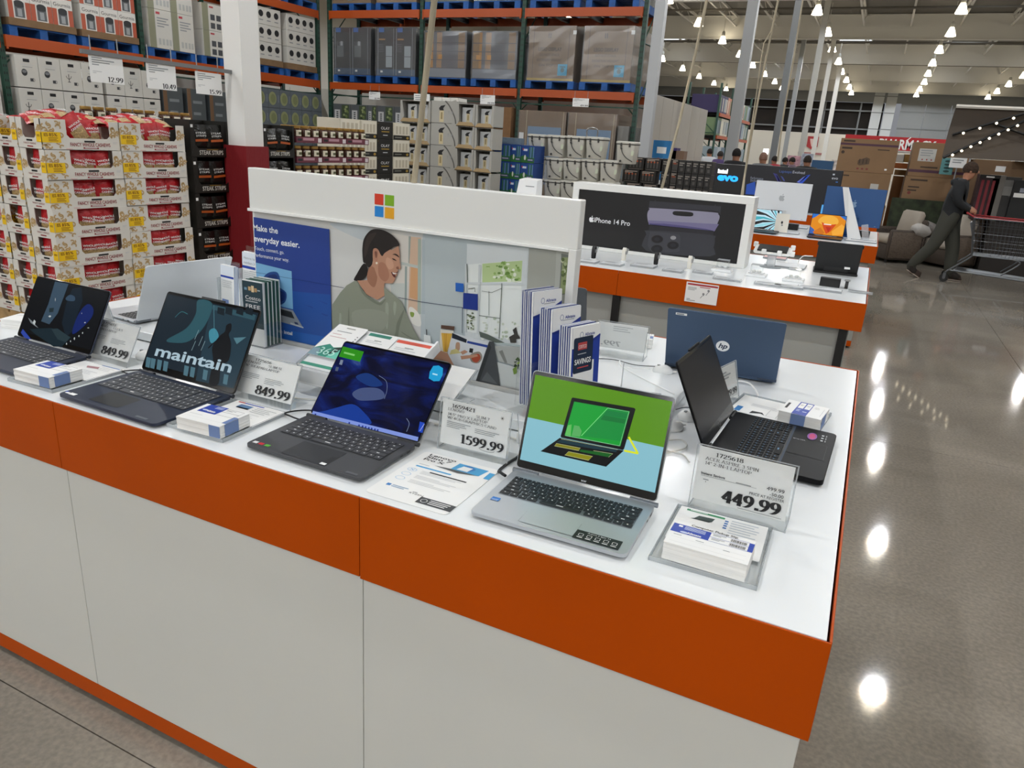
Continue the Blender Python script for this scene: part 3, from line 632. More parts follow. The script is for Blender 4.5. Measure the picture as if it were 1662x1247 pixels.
m = MB(); m.rect(-.145, -.155, -.127, -.14, mat('2a78c8', .5), .0157); txt(m, 'intel', -.143, -.15, .003, PAPER, .0158, w=.013); m.rect(-.143, -.1535, -.13, -.1525, PAPER, .0158); m.build('sticker', ld[0])
m = MB(); m.rect(.052, -.209, .142, -.176, mat('0c0c0e', .4), .0151)
txt(m, 'Aspire 3 Spin 14', .097, -.1825, .0035, PAPER, .0153, w=.045, al='C')
for i in range(5):
    x = .06 + i * .0165
    m.stroke(rrect(x, -.197, x + .009, -.188, .0015) + [rrect(x, -.197, x + .009, -.188, .0015)[0]], .0008, PAPER, .0153); m.rect(x - .001, -.203, x + .01, -.201, PAPER, .0153)
m.build('sticker', ld[0])
for ll, tx, c in ((ld, 'acer', 'c9ced2'),):
    m = MB(); txt(m, tx, 0, .008, .005, mat(c, .3, .8), .0013, al='C'); m.build('lettering', ll[4])
# --- E: black gaming laptop turned towards the aisle
def scrE(m, M, R): m.rect(R[0], R[1], R[2], R[3], nodemat('dark_glass', [(0, '07080a'), (1, '121318')], 3, emit=.4, rough=.3), .0011)
BLK = mat('0c0c0e', .5, spec=.12); KBL = mat('0b0c0f', .5, spec=.12)
le = laptop('laptop', 'black gaming laptop with blue backlit keys at the right end, facing the aisle', -.315, .776, 1.535, .345, .268, .445, .23, BLK, BLK, KBL, mat('0d0e10', .5), screen=scrE, kw=.318, keyz=(.17, .6), num=True, kmark='4f7ea6', notch=.05, t=.022, pad=(-.045, .06), padd=.085, bez=(.006, .009, .026))
GL = mat('3f8fd0', .5, e=.25)
m = MB(); m.rect(-.16, -.166, .16, -.054, mat('1c2f44', .6), .0207); m.build('key_glow', le[0])
m = MB(); m.flat(ell(.108, -.212, .028, .012), mat('7a3f9a', .4), .0207); m.flat(ell(.108, -.212, .022, .008), mat('c03070', .4), .0208); txt(m, 'VICTUS', .068, -.222, .006, mat('c8c8cc', .4), .0207, TR(.068, -.2, 0, rz=math.pi / 2) @ TR(-.068, .222, 0), w=.03)
for i in range(3): m.rect(.085 + i * .02, -.24, .094 + i * .02, -.234, LGREY, .0206); m.rect(.083 + i * .02, -.247, .096 + i * .02, -.244, GREY, .0206)
m.build('sticker', le[0])
m = MB(); m.stroke(ell(0, .016, .009, .009, 20) + [ell(0, .016, .009, .009, 20)[0]], .0012, mat('7b7d82', .3, .8), .0013); txt(m, 'hp', 0, .0125, .006, mat('7b7d82', .3, .8), .0013, al='C', sh=.25); m.build('lettering', le[4])
# --- F: blue laptop seen from behind
BLUEL = mat('40546f', .4, .25); BLUED = mat('2c3b52', .45)
lf = laptop('laptop', 'slate blue laptop seen from behind, round white logo on its lid, at the back edge', -.4279, 1.342, 3.2197, .3644, .235, .4282, .235, BLUEL, BLUEL, KGREY, BLUED, kw=.33)
Mb = lf[3 + 1]
BK = TR(0, 0, -.0047, ry=math.pi)
m = MB(BK); Q = pix(wm(Mb) @ BK, [(1173, 562)]); m.flat(ell(Q[0][0], Q[0][1], .0215, .0215, 28), mat('f4f5f6', .3), .0002); txt(m, 'hp', Q[0][0], Q[0][1] - .008, .019, BLUED, .0005, al='C', sh=.28, w=.027, bold=.03); m.build('logo', Mb)
m = MB(BK); Q = pix(wm(Mb) @ BK, [(1097, 507), (1115, 513)]); m.rect(Q[0][0], Q[1][1], Q[1][0], Q[0][1], PAPER, .0002); m.bars(Q[0][0] + .003, Q[0][1] - .002, [.024], .005, .01, GREY, .0004); m.build('label_sticker', Mb)
# --- G: silver laptop seen from behind on the far left
lg = laptop('laptop', 'silver laptop with white back, facing the cashew pallets at the left end', -2.335, .80, -1.68, .35, .235, .42, .232, mat('c3c6ca', .35, .4), mat('d2d5d8', .38, .35), KDARK, SILVD, kw=.315, num=True, keyz=(.1, .58), t=.014)
# ================================================================== price cards, slips, trays on the laptop counter
SHEETS = nodemat('paper_edges', [(0, 'd9d8d4'), (.5, 'efeeea'), (1, 'c9c8c3')], 260.0, 2, kind='noise', rough=.8, stretch=(.02, .02, 1))
def price_card(label, x, y, a, w, h, th, art, foot='back', z=None, fr=.13, group='clear price card holders'):
    z = (ZT if z is None else z) + .0005
    t = T('price_card', label, 'price card', (x, y, z), a, group)
    M = TR(0, 0, 0, rx=math.pi / 2 - th)
    m = MB(M); m.box(-w / 2, 0.001, -.001, w / 2, h, .001, ACR); fs = m.build('acrylic_sheet', t)
    m = MB(M); e = .0016
    m.box(-w / 2 - e, 0, -.0014, -w / 2, h, .0014, ACRE); m.box(w / 2, 0, -.0014, w / 2 + e, h, .0014, ACRE); m.box(-w / 2, h, -.0014, w / 2, h + e, .0014, ACRE); m.build('sheet_edge', t)
    m = MB(M); c0, c1 = h * fr, h * .975; m.box(-w / 2 + .004, c0, -.0024, w / 2 - .004, c1, -.0012, PAPER); cd = m.build('card', t)
    m = MB(M @ TR(-w / 2 + .004, c0, .0013)); art(m, w - .008, c1 - c0); m.build('lettering', cd)
    m = MB()
    if foot == 'back':
        m.box(-w / 2, .0, 0, w / 2, .075, .002, ACR); m.build('foot', t)
    elif foot == 'tent':
        a2 = TR(0, .075, 0, rx=math.pi / 2 + .35); m.M = a2; m.box(-w / 2, .001, -.001, w / 2, h * .96, .001, ACR); m.build('back_sheet', t)
        m = MB(); m.box(-w / 2, 0, 0, w / 2, .075, .0015, ACR); m.build('foot', t)
        for sx in (-1, 1):
            m = MB(); m.tube([(sx * w / 2, .004, .003), (sx * w / 2, .073, .003)], .0012, ACRE, 4); m.tube([(sx * w / 2, .075, .002), (sx * w / 2, .045, h * .9)], .0011, ACRE, 4); m.build('side_edge', t)
    return t
def head_lines(m, num, lines, W, H, x0=.07, nx=.2, s=.058, y=.90, stp=.10):
    stxt(m, num, W * nx, H * (y - .02), H * s * 1.15, INK, a=.055, b=.028, w=W * .3)
    for i, (tx, xf, wf) in enumerate(lines): stxt(m, tx, W * xf, H * (y - .1 - stp * i), H * s, INK, a=.055, b=.028, w=W * wf)
def artA(m, W, H):
    head_lines(m, '1725651', [('LENOVO', .07, .26), ('16" 2-IN-1 LAPTOP', .06, .5)], W, H); stxt(m, 'FLEX 5', W * .46, H * .79, H * .058, INK, a=.05, b=.024, w=W * .22)
    m.bars(W * .05, H * .56, [W * .32, W * .3, W * .3, W * .2], .0014, .0042, GREY); m.bars(W * .5, H * .54, [W * .32, W * .3, W * .34, W * .2], .0014, .0042, GREY)
    stxt(m, '849.99', W * .97, H * .06, H * .235, INK, a=.085, b=.022, w=W * .6, al='R')
def artB(m, W, H):
    head_lines(m, '1725656', [('LENOVO', .05, .26), ('16" IDEAPAD LAPTOP', .05, .62)], W, H); stxt(m, 'SLIM 5I', W * .46, H * .79, H * .058, INK, a=.05, b=.024, w=W * .24)
    m.bars(W * .05, H * .54, [W * .3, W * .3, W * .3, W * .18], .0014, .0045, GREY); m.bars(W * .46, H * .5, [W * .3, W * .34, W * .3, W * .18], .0014, .0045, GREY)
    stxt(m, '849.99', W * .965, H * .05, H * .235, INK, a=.085, b=.022, w=W * .62, al='R')
def artC(m, W, H):
    stxt(m, '1659421', W * .14, H * .85, H * .085, INK, a=.06, b=.03, w=W * .36)
    for tx, x, y, wf in (('LENOVO', .09, .775, .25), ('SLIM 7', .52, .745, .2), ('14.5" PRO X LAPTOP', .09, .665, .6), ('W/ 4GB GRAPHICS CARD', .09, .585, .74)): stxt(m, tx, W * x, H * y, H * .057, INK, a=.05, b=.024, w=W * wf)
    for k in range(3): m.stroke([(W * .9 + .0045 * math.cos(k * 1.047), H * .86 + .0045 * math.sin(k * 1.047)), (W * .9 - .0045 * math.cos(k * 1.047), H * .86 - .0045 * math.sin(k * 1.047))], .0009, INK)
    m.bars(W * .09, H * .53, [W * .36, W * .28, W * .3, W * .2], .0015, .0042, GREY); m.bars(W * .52, H * .5, [W * .36, W * .3, W * .28], .0015, .0042, GREY)
    m.stroke(ell(W * .72, H * .1, .02, .005, 12, 180, 360), .0007, INK)
    stxt(m, '1599.99', W * .965, H * .1, H * .21, INK, a=.085, b=.022, w=W * .66, al='R')
def artD(m, W, H):
    stxt(m, '1725618', W * .18, H * .87, H * .075, INK, a=.06, b=.03, w=W * .3)
    stxt(m, 'ACER ASPIRE 3 SPIN', W * .08, H * .78, H * .057, INK, a=.05, b=.024, w=W * .57); stxt(m, '14" 2-IN-1 LAPTOP', W * .08, H * .695, H * .057, INK, a=.05, b=.024, w=W * .5)
    txt(m, 'Instant Savings', W * .06, H * .5, H * .045, INK, w=W * .26, bold=.02); m.rect(W * .06, H * .475, W * .44, H * .48, INK); m.rect(W * .44, H * .475, W * .66, H * .48, GREY)
    m.bars(W * .09, H * .42, [W * .06], .002, .005, GREY); m.bars(W * .44, H * .5, [W * .16], .002, .005, GREY); m.rect(W * .12, H * .36, W * .125, H * .385, INK)
    txt(m, '499.99', W * .94, H * .5, H * .065, INK, al='R', w=W * .18); txt(m, '-50.00', W * .94, H * .41, H * .06, INK, al='R', w=W * .14); txt(m, 'PRICE AT REGISTER', W * .955, H * .34, H * .05, INK, al='R', w=W * .36)
    stxt(m, '449.99', W * .94, H * .075, H * .235, INK, a=.1, b=.025, w=W * .62, al='R'); m.bars(W * .5, H * .045, [W * .46], .0012, .004, GREY)
price_card('clear holder with the 1725651 849.99 price card, between the two leftmost laptops', -2.064, .290, -.02, .202, .128, .49, artA)
price_card('clear holder with the 1725656 849.99 price card, right of the maintain laptop', -1.445, .293, 0, .2, .123, .438, artB)
price_card('upright holder with the 1659421 price card reading 1599.99', -.807, .303, .006, .183, .128, .099, artC, foot='tent')
price_card('upright holder with the 449.99 two in one laptop price card at the counter corner', -.204, .333, -.019, .195, .144, .03, artD, foot='tent', fr=.16)
def artE(m, W, H): m.bars(W * .1, H * .85, [W * .4, W * .6, W * .5, W * .3], .004, .009, GREY); stxt(m, '579.99', W * .95, H * .08, H * .2, INK, a=.08, w=W * .6, al='R')
price_card('small price card behind the black gaming laptop, turned towards the aisle', -.345, 1.06, 1.35, .16, .12, .25, artE)
def art7(m, W, H): m.bars(W * .3, H * .9, [W * .3, W * .5, W * .4], .004, .009, GREY); stxt(m, '799.99', W * .9, H * .1, H * .2, INK, a=.08, w=W * .6, al='R')
t7 = price_card('price card seen from behind beside the slate blue laptop, faint reversed 799 showing', -.79, 1.40, math.pi + .1, .185, .115, .12, art7, foot='tent')
for ch in _children(t7):
    if ch.name.startswith('card'):
        m = MB(TR(0, 0, 0, rx=math.pi / 2 - .12) @ TR(.185 / 2 - .004, .115 * .13, -.0026, ry=math.pi)); G2 = mat('b4b5b6', .7)
        W, H = .177, .097
        stxt(m, '799.', W * .06 + .075, H * .1, H * .2, G2, z=0, a=.08, w=-.075); m.bars(W * .3, H * .9, [W * .4, W * .3, W * .35], .003, .008, mat('c4c5c6', .7)); m.build('show_through', ch)
price_card('price card seen edge on at the far left, blank back towards the camera', -2.33, .52, 2.75, .17, .14, .2, lambda m, W, H: m.bars(W * .1, H * .8, [W * .5, W * .4], .004, .01, GREY))
# pickup slips and their clear trays
def tray(label, x, y, w, d, a=0.0):
    t = T('acrylic_tray', label, 'tray', (x, y, ZT + .0005), a, 'clear counter trays')
    m = MB(); m.box(-w / 2, -d / 2, .004, w / 2, d / 2, .0055, ACR); m.build('sheet', t)
    m = MB()
    for q in ((-w / 2, -d / 2, w / 2, -d / 2 + .002), (-w / 2, d / 2 - .002, w / 2, d / 2), (-w / 2, -d / 2, -w / 2 + .002, d / 2), (w / 2 - .002, -d / 2, w / 2, d / 2)): m.box(q[0], q[1], 0, q[2], q[3], .009, ACRE)
    m.build('rim', t); return t
def spec(label, x, y, w, d, a, art, z=.0085, name='spec_card', r=.002):
    t = MB(); t.prism(rrect(-w / 2, -d / 2, w / 2, d / 2, r), 0, .0008, PAPER); o = t.build(name); o.location = (x, y, ZT + z); o.rotation_euler = (0, 0, a); tag(o, label, 'spec card', 'printed specification cards')
    m = MB(TR(-w / 2, -d / 2, .0011)); art(m, w, d); m.build('print', o); return o
def slips(label, x, y, w, d, h, a, art, band=None, z=.0075):
    t = T('slip_stack', label, 'paper slips', (x, y, ZT + z), a, 'computer pickup slip stacks')
    rnd = random.Random(label); L = []
    for k in range(9):
        ox, oy = rnd.uniform(-.0008, .0008), rnd.uniform(-.0008, .0008); L.append([(px_ + ox, py_ + oy, h * k / 8) for px_, py_ in rrect(-w / 2, -d / 2, w / 2, d / 2, .0015, 2)])
    m = MB(); m.loft(L, SHEETS); m.build('sheets', t)
    m = MB(TR(-w / 2, -d / 2, h)); m.rect(0, 0, w, d, PAPER, .0004); top = m.build('top_slip', t)
    m = MB(TR(-w / 2, -d / 2, h + .0006)); art(m, w, d); m.build('print', top)
    if band:
        m = MB(TR(-w / 2, -d / 2, 0)); x0, x1 = band; m.box(x0, -.0012, .001, x1, -.0006, h, mat('6f86b4', .7)); m.box(w + .0006, d * .15, .001, w + .0012, d * .6, h, mat('6f86b4', .7)); m.build('blue_edge', t)
    return t
def barcode(m, x, y, w, h, z=.0002):
    rnd = random.Random(x); q = x
    while q < x + w: b = rnd.uniform(.0006, .0016); m.rect(q, y, min(q + b, x + w), y + h, INK, z); q += b + rnd.uniform(.0006, .0014)
def slipD(m, w, d):
    txt(m, 'Computer Pickup Slip', w * .5, d * .9, d * .075, INK, z=.0002, al='C', w=w * .58, bold=.02)
    m.rect(0, d * .5, w * .47, d * .86, BLUEH, .0001); m.rect(w * .94, d * .5, w, d * .86, BLUEH, .0001)
    m.rect(w * .07, d * .75, w * .12, d * .82, PAPER, .0002); m.bars(w * .15, d * .82, [w * .26] * 4, .0016, .0034, mat('c9d2ea', .6), .0002)
    m.flat(ell(w * .17, d * .56, .008, .0035), mat('c9d2ea', .6), .0002); txt(m, 'Allstate', w * .2, d * .535, d * .07, PAPER, z=.0003, w=w * .18, bold=.03)
    m.stroke([(w * .47, d * .86), (w * .94, d * .86), (w * .94, d * .5), (w * .47, d * .5), (w * .47, d * .86)], .0009, BLUEH, .0002); m.rect(w * .47, d * .675, w * .94, d * .685, BLUEH, .0002)
    for yy in (.71, .53): barcode(m, w * .72, d * yy, w * .2, d * .11); m.bars(w * .5, d * (yy + .11), [w * .16, w * .1], .0016, .004, GREY, .0002)
    m.bars(w * .06, d * .42, [w * .1], .0016, .004, GREY, .0001); m.bars(w * .34, d * .38, [w * .1], .0016, .004, GREY, .0001); m.bars(w * .68, d * .3, [w * .08], .0016, .004, GREY, .0001); m.rect(w * .05, d * .3, w * .95, d * .305, LGREY, .0001); m.rect(w * .05, d * .12, w * .95, d * .125, LGREY, .0001)
def slipB(m, w, d):
    m.rect(w * .1, d * .52, w * .52, d, BLUEH, .0001); m.bars(w * .3, d * .95, [w * .18] * 4, .0016, .0034, mat('c9d2ea', .6), .0002); m.flat(ell(w * .2, d * .66, .008, .004), mat('c9d2ea', .6), .0002); txt(m, 'Allstate', w * .25, d * .6, d * .09, PAPER, z=.0003, w=w * .2, bold=.03)
    m.rect(w * .9, d * .2, w, d * .62, mat('6f86b4', .7), .0001); m.stroke([(w * .52, d * .95), (w * .92, d * .95), (w * .92, d * .55), (w * .52, d * .55)], .0009, INK, .0002); m.rect(w * .52, d * .75, w * .92, d * .76, INK, .0002); m.bars(w * .56, d * .9, [w * .2, w * .14], .0016, .004, GREY, .0002)
    m.bars(w * .06, d * .36, [w * .3], .0016, .004, LGREY, .0001); m.rect(w * .05, d * .2, w * .9, d * .205, LGREY, .0001)
def specB(m, w, d):
    m.rect(w * .06, d * .92, w * .2, d * .97, mat('b8323a', .5)); m.rect(w * .2, d * .92, w * .6, d * .965, BLUEH); m.rect(w * .18, d * .68, w * .44, d * .86, mat('5e83ad', .5)); m.rect(w * .2, d * .66, w * .44, d * .72, INK)
    m.bars(w * .52, d * .85, [w * .4, w * .3, w * .36, w * .3], .002, .009, GREY); m.bars(w * .1, d * .5, [w * .7, w * .6, w * .66], .002, .009, LGREY)
def specA(m, w, d):
    m.rect(w * .5, d * .92, w * .95, d * .97, mat('8ca0c8', .5)); m.flat([(w * .3, d * .75), (w * .55, d * .82), (w * .62, d * .7), (w * .38, d * .64)], mat('b88a8e', .5)); m.bars(w * .6, d * .85, [w * .3, w * .26, w * .3], .002, .009, LGREY); m.bars(w * .1, d * .5, [w * .7, w * .6, w * .66], .002, .009, LGREY)
def specD(m, w, d):
    m.rect(w * .08, d * .9, w * .52, d * .955, mat('2f8a5a', .5)); m.bars(w * .12, d * .945, [w * .2], .003, .006, PAPER, .0002); m.flat([(w * .2, d * .72), (w * .24, d * .82), (w * .42, d * .84), (w * .4, d * .73)], mat('3b4a48', .5), .0001); m.flat([(w * .16, d * .69), (w * .2, d * .72), (w * .4, d * .73), (w * .37, d * .69)], mat('26302f', .5), .0002)
    for i in range(4): m.rect(w * .53, d * (.84 - i * .07), w * .57, d * (.88 - i * .07), mat('3f74b8', .5), .0001)
    m.bars(w * .6, d * .92, [w * .3, w * .26, w * .32, w * .3, w * .24, w * .3, w * .28], .003, .0105, mat('b9c2cc', .6), .0001)
tray('clear tray under the pickup slips at the right corner, front of the 449.99 card', -.224, .205, .192, .234, .01)
spec('white sheet with green heading in the corner tray, half under the slips', -.224, .245, .175, .145, .01, specD)
slips('thick stack of pickup slips in the tray at the right corner', -.222, .135, .148, .092, .034, -.01, slipD, None, .0105)
tray('clear tray between the maintain laptop and the grey laptop', -1.42, .155, .18, .215, .02)
spec('sheet with small blue laptop picture, by the maintain laptop', -1.41, .20, .16, .12, .02, specB)
slips('pickup slip stack between the maintain laptop and the grey laptop', -1.40, .092, .132, .1, .03, .06, slipB, (.1, .132), .0105)
tray('clear tray between the two leftmost laptops', -2.02, .145, .18, .215, .03)
spec('sheet with a small red and grey picture, between the two leftmost laptops', -2.01, .195, .16, .12, .03, specA)
slips('pickup slip stack between the two leftmost laptops', -2.008, .088, .138, .098, .03, .05, slipB, (.1, .138), .0105)
def flyer(m, w, d):
    for i, s in enumerate(('Lenovo', 'Slim 7', 'Pro X')): txt(m, s, w * .1, d * (.93 - i * .055), d * .042, INK, w=w * (.36, .33, .27)[i], bold=.02)
    B1 = mat('4fa6d8', .5); B2 = mat('3f83c4', .5)
    m.flat([(w * .5, d * .78), (w * .52, d * .93), (w * .9, d * .93), (w * .86, d * .78)], B1, .0001); m.flat(spl([(w * .6, d * .9), (w * .68, d * .92), (w * .76, d * .88), (w * .7, d * .8), (w * .62, d * .83)], True, 4), B2, .0002); m.flat([(w * .56, d * .8), (w * .6, d * .89), (w * .72, d * .89), (w * .7, d * .8)], PAPER, .0003)
    m.flat([(w * .3, d * .76), (w * .5, d * .78), (w * .86, d * .78), (w * .62, d * .73)], mat('55585c', .4), .0003)
    m.rect(w * .93, d * .76, w, d * .9, B1, .0001)
    m.rect(w * .12, d * .66, w * .58, d * .685, B1, .0001); m.rect(w * .35, d * .6, w * .82, d * .62, INK, .0001); m.bars(w * .12, d * .73, [w * .14], .003, .007, LGREY, .0001)
    for i in range(3):
        m.stroke(ell(w * .14, d * (.58 - i * .1), .011, .008, 16) + [ell(w * .14, d * (.58 - i * .1), .011, .008, 16)[0]], .0008, B1, .0001); m.bars(w * .26, d * (.6 - i * .1), [w * .3, w * .52, w * .46], .0018, .0055, LGREY, .0001)
    m.stroke([(w * .115, d * .565), (w * .165, d * .6)], .0012, B1, .0001); m.stroke([(w * .165, d * .565), (w * .115, d * .6)], .0012, B1, .0001)
    m.rect(w * .1, d * .2, w * .15, d * .24, B2, .0001); m.bars(w * .17, d * .235, [w * .2, w * .16], .003, .006, mat('8fa8c4', .5), .0001); txt(m, 'RYZEN', w * .42, d * .17, d * .022, INK, z=.0001, w=w * .17); txt(m, 'AMD', w * .44, d * .2, d * .016, INK, z=.0001)
    m.rect(w * .58, d * .06, w * 1.0, d * .17, mat('3a3c3e', .5), .0001); m.stroke(ell(w * .65, d * .115, .007, .007, 14) + [(w * .65 + .007, d * .115)], .0012, PAPER, .0002); m.bars(w * .71, d * .15, [w * .24, w * .22, w * .2], .0025, .0065, PAPER, .0002)
spec('white laminated flyer for the grey laptop, lying flat in front of the 1599.99 card', -.812, .15, .196, .242, .01, flyer, .0008, 'flyer', .012)
def specE(m, w, d):
    m.rect(w * .08, d * .05, w * .2, d * .32, mat('3f83c4', .5)); m.flat([(w * .4, d * .05), (w * .42, d * .2), (w * .62, d * .22), (w * .7, d * .1), (w * .6, d * .16)], INK, .0002); m.bars(w * .3, d * .6, [w * .5, w * .6, w * .55], .003, .009, LGREY); m.stroke([(w * .72, d * .1), (w * .92, d * .1), (w * .92, d * .45), (w * .72, d * .45), (w * .72, d * .1)], .001, GREY, .0001)
tray('clear tray between the black gaming laptop and the back edge', -.205, 1.06, .26, .21, -.12)
spec('spec sheet flat behind the black gaming laptop keyboard', -.255, 1.07, .14, .17, -.12, specE)
def slipE(m, w, d):
    m.rect(w * .3, 0, w * .64, d, BLUEH, .0001); m.rect(w * .33, d * .5, w * .46, d * .94, PAPER, .0002); m.rect(w * .49, d * .5, w * .62, d * .94, PAPER, .0002); m.bars(w * .35, d * .8, [w * .09, w * .07], .003, .008, GREY, .0003); m.bars(w * .51, d * .8, [w * .09, w * .07], .003, .008, GREY, .0003)
    m.bars(w * .34, d * .4, [w * .1, w * .08, w * .09], .003, .007, mat('c9d2ea', .6), .0002); m.bars(w * .5, d * .3, [w * .1], .006, .008, mat('c9d2ea', .6), .0002); m.rect(w * .06, d * .3, w * .12, d * .75, INK, .0002); m.bars(w * .7, d * .8, [w * .1, w * .12], .002, .01, GREY, .0001); m.rect(w * .92, d * .2, w * .925, d * .8, GREY, .0001)
slips('pickup slip stack with blue middle, beside the black gaming laptop at the aisle end', -.135, 1.02, .112, .12, .034, -.13, slipE, (.034, .072), .0105)
slips('pickup slip stack behind the reversed 799 price card', -.78, 1.56, .12, .09, .034, .2, slipB, None, .002)
slips('white slip stack standing on the far left counter edge, behind the black video laptop', -2.6, .40, .12, .09, .03, .3, lambda m, w, d: m.bars(w * .1, d * .8, [w * .5, w * .4], .003, .01, LGREY), None, .0005)
# security pods and their cords
pm = MB(); pm.lathe([(.001, .0), (.026, .0), (.0275, .004), (.026, .012), (.018, .021), (.008, .0255), (.001, .0262)], SOCK, 20, sx=1.25); pme = pm.mesh('shell', 50)
for i, (x, y, a, lb) in enumerate(((-.60, 1.262, .3, 'white mouse-shaped security pod in front of the slate blue laptop'), (-.425, .87, 1.2, 'white security pod behind the black gaming laptop screen'), (-.445, .765, .9, 'white security pod nearest the silver laptop screen'), (-.41, 1.185, 1.6, 'white security pod hidden between the slate blue laptop and small price card'), (-2.0, .39, .5, 'white security pod behind the 1725651 price card'))):
    t = T('security_pod', lb, 'security pod', (x, y, ZT + .0005 if i != 4 else ZT + .0005), a, 'white security pods'); OBJ('shell', pme, t)
    m = MB(); m.rbox(-.02, -.004, .0225, -.01, .004, .0262, .002, .0005, GREY); m.build('indicator', t)
    m = MB(); m.tube([(.03, 0, .006), (.046, 0, .006)], .003, SOCK, 6); m.build('cord_boot', t)
def cord(label, pts, r, m, name='cord', grp='security cords'):
    b = MB(); b.tube(spl(pts, False, 7), r, m, 6); o = b.build(name, None, 60); tag(o, label, 'cord', grp); return o
ZC = ZT + .0045; ZR = RZ + .0045
cord('white cord looping from the pod by the slate blue laptop', [(-.64, 1.25, ZC + .004), (-.70, 1.235, ZC), (-.73, 1.19, ZC + .01), (-.72, 1.15, ZR + .008), (-.70, 1.12, ZR), (-.6, 1.03, ZR), (-.50, .96, ZR), (-.49, .95, ZR)], .0022, SOCK)
cord('thin black cord along the back of the riser towards the slate blue laptop', [(-.86, 1.25, ZC), (-.78, 1.29, ZC), (-.7, 1.275, ZC), (-.62, 1.31, ZC), (-.56, 1.33, ZC), (-.5, 1.37, ZC)], .0014, BLACK)
cord('white cord curling from the pod beside the small price card', [(-.395, 1.2, ZC + .006), (-.36, 1.235, ZC + .02), (-.315, 1.24, ZC + .02), (-.28, 1.2, ZC), (-.285, 1.14, ZC), (-.32, 1.1, ZC)], .003, SOCK)
cord('black cord over the pod behind the black gaming laptop', [(-.47, .91, ZC), (-.44, .915, ZC + .012), (-.4, .88, ZC + .02), (-.385, .83, ZC)], .0012, BLACK)
cord('beige cord loose on the counter behind the silver laptop screen', [(-.49, .70, ZC), (-.45, .655, ZC), (-.40, .69, ZC), (-.38, .64, ZC), (-.43, .56, ZC)], .002, mat('cfcdc6', .5))
cord('second beige cord loose below the black gaming laptop screen', [(-.48, .66, ZC), (-.44, .6, ZC), (-.38, .6, ZC), (-.35, .56, ZC)], .002, mat('cfcdc6', .5))
cord('black power cord plugged into the grey laptop', [(-1.268, .24, ZT + .011), (-1.30, .245, ZT + .011), (-1.33, .26, ZC + .004), (-1.31, .31, ZC), (-1.24, .34, ZC), (-1.16, .35, ZC)], .0021, BLACK)
cord('black power cord plugged into the maintain laptop', [(-1.885, .235, ZT + .012), (-1.91, .24, ZT + .011), (-1.935, .26, ZC), (-1.90, .3, ZC), (-1.85, .31, ZC)], .0021, BLACK)
cord('black power cord at the back of the far left laptop', [(-2.46, .25, ZT + .012), (-2.48, .27, ZC + .002), (-2.46, .32, ZC), (-2.38, .33, ZC)], .0021, BLACK)
cord('black plug and cord on the left side of the silver laptop', [(-.684, .235, ZT + .012), (-.70, .245, ZT + .011), (-.715, .27, ZC), (-.71, .35, ZC), (-.68, .42, ZC)], .0035, BLACK)
cord('white cord on the counter left of the grey laptop', [(-1.6, .36, ZC), (-1.5, .38, ZC), (-1.4, .365, ZC), (-1.32, .4, ZC), (-1.24, .42, ZC)], .0022, mat('dcdad2', .5))
cord('white cord on the counter left of the silver laptop', [(-.98, .42, ZC), (-.9, .44, ZC), (-.8, .455, ZC), (-.72, .44, ZC), (-.66, .45, ZC)], .0028, mat('dcdad2', .5))
m = MB(); m.rbox(-.02, -.035, 0, .02, .035, .03, .006, .003, SOCK); o = m.build('power_adapter', None, 40); o.location = (-.735, .47, ZT + .0005); tag(o, 'white ribbed adapter beside the 1599.99 price card', 'adapter')
# ================================================================== big sign board on the riser
SX0, SX1, SY, SZ = -1.836, -.729, .68, 1.549
sg = T('sign_board', 'big white framed sign with four-colour square logo and kitchen poster, on the laptop counter', 'sign', (-1.28, .697, RZ + .001))
FRM = mat('e9e9e5', .35, coat=.1)
m = MB(); m.box(SX0, SY, 1.425, SX1, SY + .034, SZ, FRM); hd = m.build('header_box', sg, world=True, bev=.003)
m = MB(); m.box(SX0 - .004, SY - .006, 1.417, SX1 - .022, SY + .004, 1.4255, mat('f4f4f1', .3)); m.build('header_lip', sg, world=True, bev=.001)
m = MB(); m.box(SX1 - .022, SY - .004, RZ + .001, SX1, SY + .034, 1.425, FRM); m.build('frame_side', sg, world=True, bev=.002)
m = MB(); m.box(SX0, SY + .012, RZ + .001, SX0 + .008, SY + .034, 1.425, FRM); m.build('frame_side', sg, world=True)
m = MB(); m.box(SX0 + .008, SY - .003, RZ + .001, SX1 - .022, SY + .012, RZ + .012, mat('b9b9b6', .5)); m.build('bottom_rail', sg, world=True)
LM_ = FACE_Y(0, SY - .0006, 0)
m = MB(LM_)
for p, c in (([(608, 314), (622.3, 315.8), (622.3, 333.3), (608, 331.8)], 'd8391b'), ([(624.6, 316), (639.7, 317.6), (639.7, 335.2), (624.6, 333.6)], '7fb119'), ([(608.2, 334.2), (622.4, 335.8), (622.4, 353), (608.3, 351.2)], '1d86d6'), ([(624.6, 336.2), (639.7, 337.8), (639.7, 356), (624.6, 354.2)], 'e6a51a')):
    q = pix(LM_, p); m.rect(min(a[0] for a in q[::3]), q[2][1], q[1][0], q[0][1], mat(c, .5))
m.build('logo', sg, world=True)
PY = SY + .012; PM = FACE_Y(0, PY, 0)
def K(p, ox=0, oy=0, s=1.0): return pix(PM, p, ox, oy, s)
pg = MB(); pg.box(SX0 + .008, PY, RZ + .012, SX1 - .022, PY + .02, 1.42, mat('c9cecf', .45)); poster = pg.build('poster', sg, world=True)
cl = {}
def c_(h): return mat(h, .42)
m = MB(PM); z = -.0  # flat print, laid up in thin layers
lay = [0]
def put(h, pts, sm=False, k=4):
    lay[0] += 1; pts = [(min(max(a, x0), x1), min(max(b, z0), z1)) for a, b in (spl(pts, True, k) if sm else pts)]; m.flat(pts, c_(h), .0004 + .00003 * lay[0])
